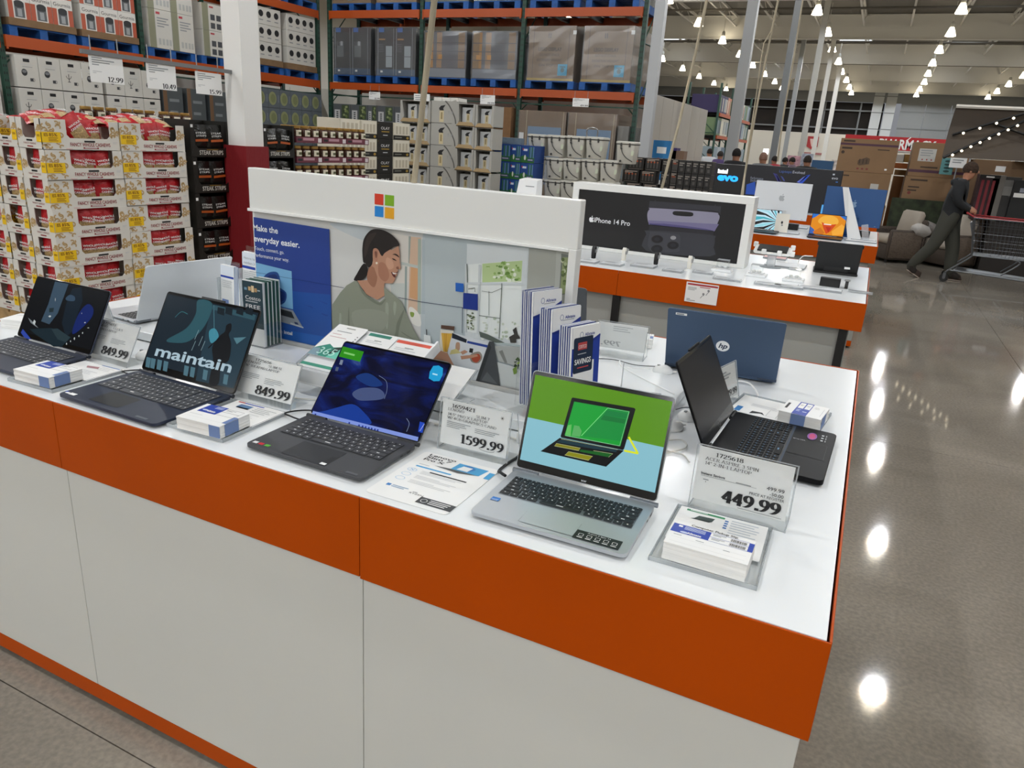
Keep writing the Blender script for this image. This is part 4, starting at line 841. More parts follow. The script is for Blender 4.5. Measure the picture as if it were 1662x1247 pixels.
def line(h, pts, wd): lay[0] += 1; m.stroke(pts, wd, c_(h), .0004 + .00003 * lay[0])
x0, x1, z0, z1 = SX0 + .008, SX1 - .022, RZ + .013, 1.42
A1 = lambda p: K(p, 530, 360, 8.31); A2 = lambda p: K(p, 530, 440, 7.795); A3 = lambda p: K(p, 690, 370, 4.3)
bx = K([(686, 400)])[0][0]
put('d0cfcb', [(x0, z0), (bx, z0), (bx, z1), (x0, z1)])
put('b9c3c6', [(bx, z0), (x1, z0), (x1, z1), (bx, z1)])
put('d6d6d3', K([(536, 372), (598, 380), (598, 470), (540, 470)])); put('c3cacd', K([(536, 362), (598, 368), (600, 392), (560, 378)]), True)
put('d3b59c', A1([(1130, 200), (1275, 215), (1270, 1246), (1100, 1246)])); put('d8d2c9', A1([(880, 150), (1125, 195), (1110, 800), (850, 1000)])); put('cf9f74', A1([(1140, 590), (1240, 600), (1235, 1060), (1120, 1020)])); put('b8bfb9', A1([(1010, 540), (1275, 600), (1275, 640), (1010, 580)])); put('a8b4a8', A1([(1235, 230), (1278, 235), (1275, 1246), (1228, 1246)])); put('9aa49e', A1([(1110, 195), (1140, 198), (1120, 560), (1105, 560)])); put('93a09c', A1([(1060, 600), (1090, 604), (1080, 1246), (1050, 1246)])); put('c4c9c4', A1([(860, 830), (1050, 830), (1040, 1246), (900, 1200)]))
put('aebabf', A1([(1290, 240), (1662, 260), (1662, 1246), (1285, 1246)])); put('b4bfc2', A3([(0, 60), (290, 100), (290, 760), (0, 800)]))
put('7f8c3f', A2([(1050, 520), (1130, 500), (1180, 600), (1080, 620)]), True); put('e6e4dc', A2([(1040, 480), (1090, 460), (1180, 560), (1190, 700), (1060, 640)]), True); put('89a04a', A2([(1060, 520), (1110, 530), (1100, 580), (1070, 575)]), True)
put('d3d9da', A3([(293, 110), (725, 140), (690, 860), (280, 760)])); put('e4e9e6', A3([(300, 255), (680, 225), (660, 790), (290, 720)]))
put('b9cf95', A3([(400, 250), (680, 228), (672, 372), (400, 380)])); rn = random.Random(3)
for i in range(70):
    x = rn.uniform(410, 670); y = rn.uniform(240, 370)
    if rn.random() < (x - 350) / 330: put(rn.choice(['7da04f', '93b565', 'e8efdc', 'a9c681', '658a3c', 'dfe8d0']), A3(ell(x, y, rn.uniform(6, 17), rn.uniform(6, 16), 7)))
for i in range(26): put(rn.choice(['c8cfc0', 'b0bda6', 'e9ece6']), A3(ell(rn.uniform(385, 660), rn.uniform(620, 780), rn.uniform(6, 16), rn.uniform(5, 12), 7)))
for i in range(22): put(rn.choice(['5d6b4a', '7f8b68', 'c4cbb4', '3f4b38']), A3(ell(rn.uniform(300, 345), rn.uniform(580, 710), rn.uniform(4, 11), rn.uniform(4, 11), 7)))
for p in ([(385, 255), (370, 740)], [(290, 250), (285, 720)]): line('c6cccd', A3(p), .006)
line('cdd3d4', A3([(295, 385), (690, 390)]), .006)
for p, wd in (([(540, 385), (520, 770)], .0022), ([(305, 425), (352, 418), (352, 445)], .002), ([(380, 610), (525, 630)], .0018), ([(450, 440), (450, 610)], .0014), ([(400, 440), (470, 450), (540, 420)], .0012), ([(296, 250), (300, 380)], .0025)): line('4f5a50', A3(p), wd)
put('3b3a36', A3([(600, 800), (590, 760), (625, 740), (615, 710), (640, 690), (650, 740), (670, 770), (640, 775), (640, 800)])); put('a9b6b6', A3([(480, 790), (700, 820), (690, 832), (480, 805)])); put('565f58', A3([(380, 720), (440, 740), (560, 800), (500, 800), (390, 760)]))
put('a3a59c', A3([(730, 140), (1015, 165), (1000, 860), (880, 960), (690, 880)])); put('b0b3ab', A3([(920, 160), (960, 163), (935, 470), (905, 500)])); put('6f746d', A3([(955, 180), (1012, 190), (995, 460), (940, 470)])); put('8f9a6c', A3([(965, 205), (1008, 205), (990, 455), (945, 460)]))
for i in range(16): put(rn.choice(['6d7f48', 'a9b58a', 'c4c9a8', '55653a']), A3(ell(rn.uniform(958, 996), rn.uniform(220, 440), 12, 14, 7)))
put('c3c8c6', A3([(500, 930), (720, 1000), (880, 960), (1000, 1010), (1000, 1246), (500, 1200)])); put('a6a9a5', A3([(480, 820), (690, 830), (700, 900), (640, 960), (520, 930)])); put('7b7d78', A3([(520, 860), (545, 850), (580, 940), (560, 940)])); put('b9bcba', A3([(0, 900), (190, 900), (380, 1100), (880, 1150), (700, 1190), (260, 1130), (0, 1000)]))
put('c6c9c8', A3([(180, 1080), (360, 1090), (530, 1110), (540, 1170), (260, 1130)]))
# blue advert panel
put('24408f', K([(404, 351), (536, 372), (541, 580), (409, 545)])); put('1d4f9f', K([(406, 465), (538, 478), (541, 580), (409, 545)])); put('20509f', K([(407, 500), (539, 510), (540, 545), (408, 520)])); put('1b5fb4', K([(408, 525), (540, 548), (541, 580), (409, 548)]))
W_ = c_('f0f2f5')
def tx(t, a, b, hh, hx='f0f2f5', bold=0.0):
    q = K([a, b]); lay[0] += 1; txt(m, t, q[0][0], q[0][1], hh, c_(hx), .0004 + .00003 * lay[0], w=q[1][0] - q[0][0], bold=bold)
tx('Make the', (413, 373.5), (453, 380), .0185, bold=.02); tx('everyday easier.', (414, 391), (488, 403), .0185, bold=.02); tx('Touch, connect, go.', (415, 405), (463, 414), .0115); tx('Performance your way.', (415, 416), (471, 427), .0115)
B4 = lambda p: K(p, 400, 340, 5.194)
put('7db4dc', B4([(50, 440), (390, 520), (402, 840), (60, 760)])); put('234a8c', B4([(150, 575), (200, 530), (270, 530), (295, 600), (285, 650), (345, 700), (340, 770), (300, 800), (240, 790), (160, 620)]), True); put('16306e', B4([(180, 570), (250, 545), (275, 600), (210, 620)]), True); put('16306e', B4([(270, 690), (330, 700), (330, 760), (280, 770)]), True); put('dfe3ea', B4([(155, 575), (272, 605), (280, 795), (165, 765)]))
put('8f959c', B4([(60, 765), (402, 850), (490, 1000), (60, 880)])); put('2a2d31', B4([(70, 780), (390, 862), (415, 920), (75, 830)])); put('b9bec4', B4([(380, 950), (490, 990), (490, 1000), (380, 965)])); put('27355e', B4([(412, 945), (440, 952), (450, 972), (420, 966)]))
tx('Windows 11', (424, 536), (452, 543.5), .0085); line('dfe5ee', K([(456.5, 531), (457, 546)]), .0018); tx('intel', (463, 541), (476.5, 547), .0115, bold=.03)
line('16306e', K([(407, 440), (538, 463)]), .001); line('1b2447', K([(538, 463), (560, 467)]), .0016); line('1b2447', K([(648, 482.5), (690, 490.5), (752.5, 499)]), .0016); line('1b2447', K([(752.3, 499), (751.5, 540)]), .0016)
for p in ([(495, 800), (560, 815), (580, 835), (530, 815)], [(600, 760), (690, 790), (690, 800)], [(640, 870), (700, 890), (690, 900), (650, 885)]): put('1c4290', B4(p))
put('1c5fb8', K([(741, 458.5), (754, 460), (754, 474), (741, 472.5)])); put('0d2f86', K([(753.5, 475), (777, 477), (777, 503.5), (753, 500.5)]))
# woman in the poster
SK, SK2, HAIR = 'b98a70', '9f6f57', '211a18'
put('1d1715', A1([(510, 565), (560, 590), (570, 700), (500, 780), (385, 788), (430, 690)]), True)
put(SK, A1([(590, 560), (640, 640), (680, 780), (430, 790), (470, 860), (560, 980), (700, 1050), (800, 990), (790, 900), (800, 780), (880, 700), (800, 520)]))
put(SK2, A1([(600, 600), (680, 640), (700, 760), (660, 880), (590, 830), (560, 740)]), True)
put(SK, A1([(700, 330), (900, 380), (985, 320), (998, 400), (1003, 470), (1000, 530), (1018, 620), (1008, 638), (975, 640), (980, 668), (965, 690), (965, 715), (945, 745), (930, 800), (905, 828), (850, 828), (790, 825), (700, 740), (640, 560), (640, 400)]))
put('a9765e', A1([(720, 560), (800, 560), (860, 700), (840, 780), (790, 800), (720, 720)]), True); put('c89a80', A1([(830, 480), (900, 520), (920, 610), (860, 640), (815, 560)]), True)
put(HAIR, A1([(650, 100), (760, 105), (870, 155), (960, 235), (998, 300), (985, 325), (930, 335), (860, 380), (800, 420), (770, 460), (745, 440), (715, 380), (680, 355), (645, 370), (635, 430), (640, 520), (620, 590), (580, 610), (540, 560), (510, 540), (500, 440), (500, 340), (520, 230), (580, 140)]), True)
put('352a26', A1([(580, 180), (690, 150), (600, 300), (560, 420), (530, 480), (530, 320)]), True)
put('b07e66', A1([(645, 370), (685, 355), (712, 390), (710, 470), (695, 540), (668, 520), (645, 450)]), True); put('7e503f', A1([(665, 400), (695, 400), (700, 450), (685, 490), (670, 450)]), True); put('ece3d2', A1(ell(692, 555, 14, 16, 12)))
put('33241f', A1([(905, 440), (945, 428), (985, 455), (995, 480), (970, 465), (935, 445)]), True); put('2b1d1a', A1([(900, 490), (935, 500), (962, 525), (940, 520), (915, 510)]), True); put('8a5a48', A1([(955, 610), (985, 600), (990, 635), (960, 632)]), True)
put('5c2320', A1([(890, 675), (940, 685), (978, 668), (965, 690), (940, 700), (950, 745), (925, 745), (900, 710)]), True); put('efe7e0', A1([(905, 680), (940, 690), (962, 688), (940, 705), (915, 700)]), True)
SW, SW2, SW3 = '8b9080', '767b6c', '9da293'
put(SW, A2([(380, 115), (420, 150), (480, 260), (560, 330), (690, 390), (750, 340), (740, 200), (830, 270), (960, 380), (1010, 500), (1090, 690), (1200, 880), (1170, 890), (1030, 910), (910, 850), (900, 900), (420, 870), (90, 780), (85, 620), (90, 420), (190, 270), (270, 180)]))
put(SW2, A2([(300, 450), (310, 760), (290, 770), (285, 600)]), True); put(SW3, A2([(180, 540), (205, 560), (195, 760), (175, 720)]), True); put(SW3, A2([(760, 420), (800, 430), (790, 700), (770, 700)]), True); put(SW3, A2([(870, 380), (900, 420), (880, 560), (860, 480)]), True)
put(SW2, A2([(910, 640), (1000, 480), (940, 700), (910, 860), (860, 880), (890, 760)]), True); put(SW2, A2([(960, 760), (1150, 880), (1000, 800)]), True); put(SW2, A2([(420, 160), (500, 270), (600, 350), (690, 400), (760, 350), (750, 380), (690, 430), (570, 370), (470, 280)]), True)
put('95998a', A2([(340, 520), (600, 480), (800, 560), (700, 760), (420, 760)]), True)
put(SK, A3([(0, 830), (60, 850), (160, 880), (210, 890), (285, 850), (305, 860), (300, 880), (370, 880), (378, 895), (330, 910), (250, 930), (290, 940), (298, 960), (250, 970), (205, 960), (165, 930), (60, 910), (0, 870)])); put(SK, A2([(1200, 880), (1460, 990), (1559, 1040), (1559, 1140), (1300, 1040), (1060, 930), (1170, 890)]))
line(SK2, A3([(230, 900), (330, 885)]), .0012); line(SK2, A3([(235, 922), (330, 900)]), .0012)
# pasta jar, bottle, tented laptop, plant, bowl
put('5a4032', A3([(120, 675), (214, 685), (210, 712), (118, 700)])); put('d9d4c6', A3([(115, 705), (208, 715), (195, 760), (160, 870), (108, 850)])); put('d0a03e', A3([(120, 730), (200, 735), (160, 865), (135, 860)]))
for i in range(7): line(rn.choice(['e2b84e', 'b9862c', 'efcf74']), A3([(124 + i * 11, 732), (138 + i * 5, 860)]), .0011)
put('dfe3e2', A3([(0, 740), (45, 750), (50, 800), (0, 800)])); line('1f1c1a', A3([(18, 705), (20, 745)]), .003)
put('44474a', A3([(455, 788), (488, 790), (532, 1112), (525, 1115), (355, 1098)])); put('2c2f32', A3([(455, 800), (470, 830), (385, 1080), (365, 1085)])); put('5b5f62', A3([(440, 1000), (515, 1090), (400, 1060)]), False)
put('cfd3d6', A3([(200, 728), (450, 795), (360, 1100), (255, 1062), (180, 900), (165, 870)])); put('1d2430', A3([(198, 730), (300, 775), (295, 800), (195, 765)])); put('24408f', A3([(305, 785), (445, 815), (440, 832), (300, 800)])); put('b08c72', A3([(225, 800), (250, 800), (248, 850), (222, 850)]), True); put('c9c083', A3([(190, 850), (225, 840), (260, 870), (180, 880)])); put('1f2022', A3([(320, 835), (345, 840), (340, 870), (315, 865)])); put('8d8478', A3([(325, 880), (385, 860), (408, 900), (380, 940), (330, 930)]), True); put('a8492f', A3([(335, 890), (380, 875), (395, 905), (370, 935), (340, 925)]), True); put('22252a', A3([(310, 1060), (345, 1090), (340, 1098), (300, 1075)]))
put(SK, A3([(255, 890), (370, 880), (378, 892), (330, 905), (262, 915)])); put(SK, A3([(255, 862), (285, 848), (308, 862), (270, 882)]))
put('9a5a40', A3([(690, 990), (905, 990), (880, 1040), (760, 1110), (720, 1090)])); put('6d3f2e', A3([(780, 985), (905, 985), (890, 1040), (800, 1040)]))
for i in range(60):
    x = rn.uniform(610, 900); y = rn.uniform(870, 1010)
    if (x - 760) ** 2 / 22000 + (y - 940) ** 2 / 5600 < 1: put(rn.choice(['2f4422', '3f5a2a', '26361d', '4f6a33', '35492a', '7f9a3c']), A3([(x, y), (x + rn.uniform(8, 22), y - rn.uniform(4, 18)), (x + rn.uniform(24, 40), y + rn.uniform(-6, 8)), (x + rn.uniform(6, 20), y + rn.uniform(6, 18))]))
put('b5c940', A3([(700, 890), (725, 895), (720, 910), (702, 905)])); put('6f8a3a', A3([(620, 980), (650, 960), (650, 1010), (628, 1018)]))
put('4f3626', A3([(540, 1130), (630, 1135), (660, 1150), (620, 1172), (545, 1160)]), True); put('a82a24', A3([(612, 1150), (660, 1140), (715, 1150), (714, 1185), (640, 1180)]), True); line('33402a', A3([(650, 1145), (680, 1125), (690, 1140)]), .002)
pr = m.build('print', poster, world=True)
# brochures and racks around the sign
def leaflet_stack(name, label, M, w, h, th, face, edge, n=9, grp='leaflet stacks', cat='leaflets'):
    o = T(name, label, cat, M.translation, 0, grp); R = M.to_3x3()
    o.rotation_euler = R.to_euler()
    rn_ = random.Random(label)
    for k in range(n):
        b = MB(); a = rn_.uniform(-.0006, .0006); b.box(-w / 2 + a, .0 + rn_.uniform(0, .003), -th * (k + .9) / n, w / 2 + a, h + rn_.uniform(-.002, .003), -th * k / n - .0002, PAPER if k == 0 else edge[k % len(edge)]); b.build('leaflet', o)
    b = MB(TR(-w / 2, 0, .0006)); face(b, w, h); b.build('print', o)
    return o
gC = onY(391, 452, .60).x; gD = onY(424, 460, .60).x
def fgreen(b, w, h):
    b.rect(0, h * .28, w, h, mat('1f3a44', .5)); b.rect(0, 0, w, h * .28, PAPER)
    for x, y0, y1, c in ((.3, .86, .92, 'c9a878'), (.45, .84, .94, 'e0c79c'), (.6, .85, .91, 'b58f62'), (.75, .87, .89, 'a9b7b6'), (.1, .86, .9, '6f94ac')): b.rect(w * x, h * y0, w * (x + .13), h * y1, mat(c, .5), .0003)
    txt(b, 'Costco', w * .14, h * .72, .012, PAPER, .0004, w=w * .75); b.bars(w * .14, h * .7, [w * .6], .003, .006, LGREY, .0004); txt(b, 'FREE', w * .14, h * .58, .0135, PAPER, .0004, w=w * .72); b.bars(w * .14, h * .55, [w * .6], .0018, .006, LGREY, .0004)
E1 = [mat('2f5a4a', .6), mat('d5d8d3', .7), mat('1f3f38', .6)]
leaflet_stack('leaflet_stack', 'thick upright stack of dark green leaflets reading FREE, left of the poster', TR((gC + gD) / 2 + .004, .60, RZ + .004, rx=math.pi / 2), gD - gC, .205, .075, fgreen, E1, 14)
t = T('leaflet_holder', 'clear pocket holding the dark green leaflets left of the poster', 'leaflet holder', ((gC + gD) / 2 + .004, .60, RZ + .001)); w_ = gD - gC
m = MB(); m.box(-w_ / 2 - .004, -.006, .001, w_ / 2 + .004, -.004, .08, ACR); m.build('front_pane', t)
m = MB(); m.box(w_ / 2 + .003, -.004, .001, w_ / 2 + .005, .079, .08, ACR); m.build('side_pane', t)
m = MB(); m.box(-w_ / 2 - .005, -.004, .001, -w_ / 2 - .003, .079, .08, ACR); m.build('side_pane', t)
m = MB(); m.box(-w_ / 2 - .004, .078, .001, w_ / 2 + .004, .08, .2, ACR); m.build('back_pane', t)
m = MB(); m.box(-w_ / 2 - .004, -.005, 0, w_ / 2 + .004, .08, .002, ACRE); m.build('base', t)
ALB = mat('22378c', .5)
def fall(front):
    def f(b, w, h):
        b.rect(0, 0, w, h, mat('2440a0', .5)); b.flat([(0, h * .8), (w * .5, h * .83), (w, h * .9), (w, h), (0, h)], PAPER, .0003); b.stroke(spl([(0, h * .79), (w * .5, h * .815), (w, h * .89)]), .006, ALB, .0004)
        b.stroke(ell(w * .32, h * .92, .006, .007, 14) + [(w * .32 + .006, h * .92)], .0012, ALB, .0005); txt(b, 'Allstate', w * .43, h * .905, .0075, ALB, .0005, w=w * .36, bold=.02); b.bars(w * .36, h * .895, [w * .4], .0015, .004, GREY, .0005)
        if front:
            b.rect(w * .05, h * .02, w * .8, h * .66, PAPER, .0006); b.flat(rrect(w * .05, h * .56, w * .74, h * .9, .006), mat('1c2c44', .5), .0008); b.rect(w * .2, h * .78, w * .52, h * .85, mat('c04a4a', .5), .001); txt(b, 'COSTCO', w * .22, h * .795, .008, PAPER, .0012, w=w * .28); txt(b, 'SAVINGS', w * .1, h * .645, .013, PAPER, .001, w=w * .58, bold=.02); b.bars(w * .2, h * .745, [w * .3], .002, .005, LGREY, .001); b.bars(w * .2, h * .615, [w * .4], .0025, .005, mat('c04a4a', .5), .001)
    return f
E2 = [mat('2a3a78', .6), mat('e2e2e2', .7), mat('34447f', .6), mat('d0d2da', .7)]
PH = .34; tq = onY(961, 529, .54); FC = Vector((tq.x, .54, RZ)); nrm = Vector((math.cos(PH), -math.sin(PH), 0)); h0 = tq.z - RZ - .008
for k, hk in enumerate((h0, h0 + .018, h0 + .036)):
    c = FC - nrm * (.066 * k)
    M = TR(c.x, c.y, RZ + .006 + .012 * k, rz=math.pi / 2 - PH) @ TR(0, 0, 0, rx=math.pi / 2 - .06)
    leaflet_stack('leaflet_stack', ('frontmost', 'middle', 'rearmost')[k] + ' of three tiers of blue and white insurance leaflets right of the poster', M, .105, hk, .042, fall(k == 0), E2, 12, 'insurance leaflet tiers')
t = T('leaflet_holder', 'clear three-tier stand holding the blue and white insurance leaflets', 'leaflet holder', (FC.x, FC.y, RZ + .001), math.pi / 2 - PH)
for k in range(3):
    m = MB(TR(0, -.008 + .066 * k, .012 * k, rx=-.06)); hh = .085 + .02 * k
    m.prism([(-.06, 0), (.06, 0), (.06, hh), (.03, hh), (.02, hh - .03), (-.02, hh - .03), (-.03, hh), (-.06, hh)], -.001, .001, ACR, TR(0, 0, 0, rx=math.pi / 2)); m.build('pocket_front', t)
    for sx in (-1, 1):
        m = MB(TR(0, -.008 + .066 * k, .012 * k)); m.box(sx * .061 - .001, 0, 0, sx * .061 + .001, .056, hh, ACR); m.build('pocket_side', t)
m = MB(); m.box(-.062, -.012, 0, .062, .21, .002, ACR); m.build('base', t)
t = T('leaflet_holder', 'small empty clear leaflet pocket, right of the insurance leaflets', 'leaflet holder', (-.545, .78, RZ + .001), .25)
m = MB(); m.prism([(-.055, 0), (.055, 0), (.055, .055), (.03, .055), (.015, .03), (-.015, .03), (-.03, .055), (-.055, .055)], -.001, .001, ACRE, TR(0, -.02, 0, rx=math.pi / 2)); m.build('pocket_front', t)
m = MB(); m.box(-.055, .02, 0, .055, .022, .12, ACR); m.build('back_pane', t)
m = MB(); m.box(-.055, -.022, 0, -.053, .022, .12, ACRE); m.build('side_pane', t)
m = MB(); m.box(-.055, -.022, 0, .055, .022, .002, ACR); m.build('base', t)
b = MB(); b.box(-.07, -.03, 0, .07, .03, .0015, mat('3d4f66', .5)); o = b.build('brochure'); o.location = (-.535, .72, RZ + .001); tag(o, 'flat slate blue leaflet lying beside the empty clear pocket', 'leaflet')
b = MB(); b.box(-.05, -.03, 0, .05, .03, .0012, PAPER); o = b.build('paper_slip'); o.location = (-.535, .632, RZ + .001); o.rotation_euler = (0, 0, .05); tag(o, 'white slip of paper on the riser behind the silver laptop', 'paper')
# help leaflets in a clear stand at the left end of the sign
t = T('leaflet_holder', 'clear stand of pale blue help leaflets at the left end of the poster', 'leaflet holder', (-2.03, .84, RZ + .001), -.15)
m = MB(); m.box(-.11, -.04, 0, .075, .05, .002, ACR); m.build('base', t)
for (xa, xb, y, h0) in ((-.115, -.03, -.02, .2), (-.03, .075, .01, .26)):
    m = MB(); m.box(xa, y - .02, .003, xb, y - .018, h0 * .7, ACR); m.build('pocket_front', t); m = MB(); m.box(xa, y + .018, .003, xb, y + .02, h0, ACR); m.build('pocket_back', t)
    m = MB(); m.box(xa, y - .018, .003, xa + .002, y + .018, h0 * .7, ACRE); m.build('pocket_side', t)
lbl = ('narrow pale leaflet in the clear help stand, left pocket', 'pale blue and white help leaflet reading Here to help, in the clear stand')
for k, (xc, y, w0, h0) in enumerate(((-.072, -.02, .075, .18), (.022, .01, .095, .235))):
    M = TR(-2.03, .84, RZ + .001, rz=-.15) @ TR(xc, y - .012, .006, rx=math.pi / 2 - .05)
    def fh(b, w, h, k=k):
        b.rect(0, h * .82, w, h, mat('dfe6f0', .6)); b.rect(0, h * .76, w, h * .8, BLUEH)
        if k: txt(b, 'Here to help', w * .1, h * .9, .009, GREY, .0003, w=w * .75); txt(b, 'members 24/7', w * .1, h * .83, .009, GREY, .0003, w=w * .8)
        b.bars(w * .1, h * .7, [w * .8, w * .7, w * .6, w * .75], .002, .007, LGREY, .0003); b.rect(w * .1, h * .2, w * .6, h * .32, mat('5a7ab8', .5), .0003)
    leaflet_stack('leaflet_stack', lbl[k], M, w0, h0, .02, fh, [PAPER, mat('9fb2d6', .6)], 6, 'help leaflets')
# slanted card rack in front of the poster
t = T('card_rack', 'slanted clear rack of software gift cards behind the grey laptop', 'card rack', (-1.27, .5, RZ + .001))
RM = BAS((-1.43, .425, RZ + .045), (1, 0, 0), (0, .19, .075)); Lr = .205
m = MB(RM); m.box(0, 0, -.003, .335, Lr, 0, mat('e9ebec', .3)); m.build('slant_panel', t, world=True)
m = MB(RM); m.box(.335, 0, -.02, .341, Lr, .012, mat('f3f4f4', .3)); m.build('end_cheek', t, world=True); m = MB(RM); m.box(-.006, 0, -.02, 0, Lr, .006, ACRE); m.build('end_cheek', t, world=True)
m = MB(); m.box(-1.43, .41, RZ + .001, -1.09, .425, RZ + .042, mat('dcdedf', .3)); m.build('front_strip', t, world=True)
m = MB(); m.box(-1.43, .597, RZ + .001, -1.09, .6, RZ + .115, ACR); m.build('back_leg', t, world=True)
m = MB(BAS((-1.43, .4095, RZ + .003), (1, 0, 0), (0, .012, .03))); m.rect(.0, 0, .2, .036, PAPER); stxt(m, '00.00', .125, .008, .014, INK, z=.0003, a=.08, w=.09, al='R'); m.bars(.01, .034, [.12, .08], .0015, .005, GREY, .0003); m.build('price_strip', t, world=True)
m = MB(RM); m.rect(.0, .008, .33, .02, mat('3f9a80', .5), .0006); m.build('green_strip', t, world=True)
GRN = mat('3fa98c', .4)
for i, (x, y, w0, h0, kind, lb) in enumerate(((.0, .045, .105, .155, 0, 'white and green gift card numbered 365 at the left of the slanted rack'), (.115, .11, .095, .085, 1, 'green headed white gift card at the middle of the slanted rack'), (.215, .105, .115, .085, 2, 'red headed white gift card at the right of the slanted rack'))):
    cM = RM @ TR(x, y, .002 + .006 * (i == 0)); b = MB(cM); b.prism(rrect(0, 0, w0, h0, .004), 0, .0012, PAPER); o = b.build('gift_card'); tag(o, lb, 'gift card', 'gift cards on the rack')
    b = MB(cM); zz = .0015
    b.rect(w0 * .35, h0 * .9, w0 * .65, h0 * .93, mat('9a9c98', .4), zz)
    if kind == 0:
        b.flat([(0, 0), (w0, 0), (w0, h0 * .24), (w0 * .8, h0 * .36), (w0 * .55, h0 * .3), (w0 * .35, h0 * .38), (0, h0 * .2)], mat('2f8a76', .4), zz); b.flat([(w0 * .6, 0), (w0, 0), (w0, h0 * .2), (w0 * .75, h0 * .28)], mat('6fcab4', .4), zz + .0002); b.flat([(0, 0), (w0 * .35, 0), (w0 * .2, h0 * .22), (0, h0 * .2)], mat('7c9aa8', .4), zz + .0002); b.flat([(w0 * .6, h0 * .1), (w0 * .8, h0 * .2), (w0 * .78, h0 * .34), (w0 * .6, h0 * .28)], BLACK, zz + .0002)
        txt(b, '365', w0 * .22, h0 * .06, h0 * .2, mat('bfe6da', .4), zz + .0004, w=w0 * .55); b.bars(w0 * .15, h0 * .8, [w0 * .5], .003, .006, GREY, zz); b.bars(w0 * .1, h0 * .7, [w0 * .3, 0, w0 * .55], .002, .007, mat('c58a8a', .5), zz)
        for q in range(4): b.flat(ell(w0 * .92, h0 * (.5 + q * .07), .0022, .0022, 8), INK, zz)
    else:
        b.rect(0, h0 * .84, w0 * (1 if kind == 2 else .8), h0, mat('3f8a78', .4) if kind == 1 else mat('e0604e', .4), zz); b.bars(w0 * .1, h0 * .6, [w0 * .4, w0 * .6], .0025, .007, LGREY, zz); b.rect(w0 * .35, h0 * .62, w0 * .6, h0 * .66, mat('8f918c', .4), zz); b.bars(w0 * .1, h0 * .3, [w0 * .5], .003, .006, mat('d09090', .5), zz)
    b.build('print', o)
p = [onX(727.6, 602, -1.05), onX(765.5, 605, -.955), onX(735, 645, -.955)]
t = T('card_holder', 'blank white tilted card in a clear easel, right of the gift card rack', 'card holder', (-1.0, .5, RZ + .001))
CM = BAS((-1.06, .475, RZ + .038), (1, 0, 0), (0, .1, .043)); m = MB(CM); m.box(0, -.03, 0, .11, .112, .001, PAPER); m.build('card', t, world=True)
m = MB(CM); m.box(0, -.03, -.0025, .115, .118, -.0005, ACR); m.build('acrylic_sheet', t, world=True); m = MB(CM); m.box(.1135, -.03, -.003, .115, .118, 0, ACRE); m.build('sheet_edge', t, world=True)
m = MB(); m.box(-1.06, .572, RZ + .001, -.947, .574, RZ + .078, ACR); m.build('back_leg', t, world=True); m = MB(); m.box(-.948, .44, RZ + .001, -.9465, .574, RZ + .0025, ACRE); m.build('foot', t, world=True)
# dark laptop standing behind the insurance leaflets
lh = laptop('laptop', 'dark grey laptop seen from behind, mostly hidden by the insurance leaflets', -1.075, 1.34, math.pi, .34, .23, .2, .226, mat('3b3d41', .5), mat('4a4c50', .5), KGREY, SLATED, keys=False)
# wooden-wrapped cord falling from the ceiling to the sign
ROPE = mat('aa9f88', .8, var=.3, sc=40.0, stretch=(1, 1, .08), bump=.4)
def rope(label, pts, r):
    b = MB(); b.tube(pts, r, ROPE, 8); o = b.build('hanging_cord', None, 60); tag(o, label, 'cord', 'cords hanging from the ceiling'); return o
a = onY(672, 296, .70); c = onY(705, 0, .70); dv = (c - a).normalized()
q = [tuple(a + (c - a) * (k / 8 * 1.0)) for k in range(9)]; q.insert(0, (q[0][0], q[0][1], SZ + .001))
top = Vector(q[-1]); q += [tuple(top + Vector((dv.x * k * .8, dv.y * k * .8, k * 1.4))) for k in range(1, 6)]
rope('beige bound cord dropping to the top of the white sign board', [(x, y, z) for x, y, z in q], .0085)
# ================================================================== phone table
def apple(m, cx, cy_, s, mm, z=0.0):
    P = [(0, .28), (.16, .36), (.34, .34), (.46, .22), (.36, .1), (.33, -.04), (.38, -.18), (.5, -.26), (.42, -.46), (.3, -.6), (.18, -.62), (.04, -.56), (-.1, -.62), (-.24, -.6), (-.4, -.4), (-.48, -.1), (-.42, .18), (-.28, .34), (-.12, .34)]
    m.flat([(cx + x * s, cy_ + y * s) for x, y in spl(P, True, 3)], mm, z)
    m.flat([(cx + x * s, cy_ + y * s) for x, y in spl([(.02, .42), (.04, .58), (.2, .7), (.2, .56), (.1, .44)], True, 3)], mm, z)
IX0, IX1, IY, IZ = -1.99, -.748, 3.9, 1.425
t = T('phone_sign', 'white framed black poster sign reading iPhone 14 Pro on the phone table', 'sign', (-1.37, 3.98, ZT + .001))
for (xa, za, xb, zb) in ((IX0, IZ - .045, IX1, IZ), (IX0, ZT + .001, IX0 + .045, IZ - .045), (IX1 - .05, ZT + .001, IX1, IZ - .045), (IX0 + .045, ZT + .001, IX1 - .05, ZT + .025)):
    m = MB(); m.box(xa, IY, za, xb, 4.08, zb, FRM); m.build('frame_rail', t, world=True, bev=.002)
BP = FACE_Y(0, IY + .012, 0); m = MB(); m.box(IX0 + .045, IY + .012, ZT + .025, IX1 - .05, 4.06, IZ - .045, mat('0c0c0e', .4)); po = m.build('poster', t, world=True)
m = MB(BP); B5 = lambda p: pix(BP, p, 930, 290, 5.54)
m.flat(B5([(690, 200), (1330, 250), (1325, 330), (1310, 300), (1270, 290), (720, 262), (675, 290), (670, 330)]), mat('2b2b33', .4), .0004); m.flat(B5([(735, 195), (745, 195), (740, 262), (728, 262)]), mat('2c2c33', .4), .0006); m.flat(B5([(1275, 232), (1283, 232), (1280, 292), (1270, 292)]), mat('2c2c33', .4), .0006)
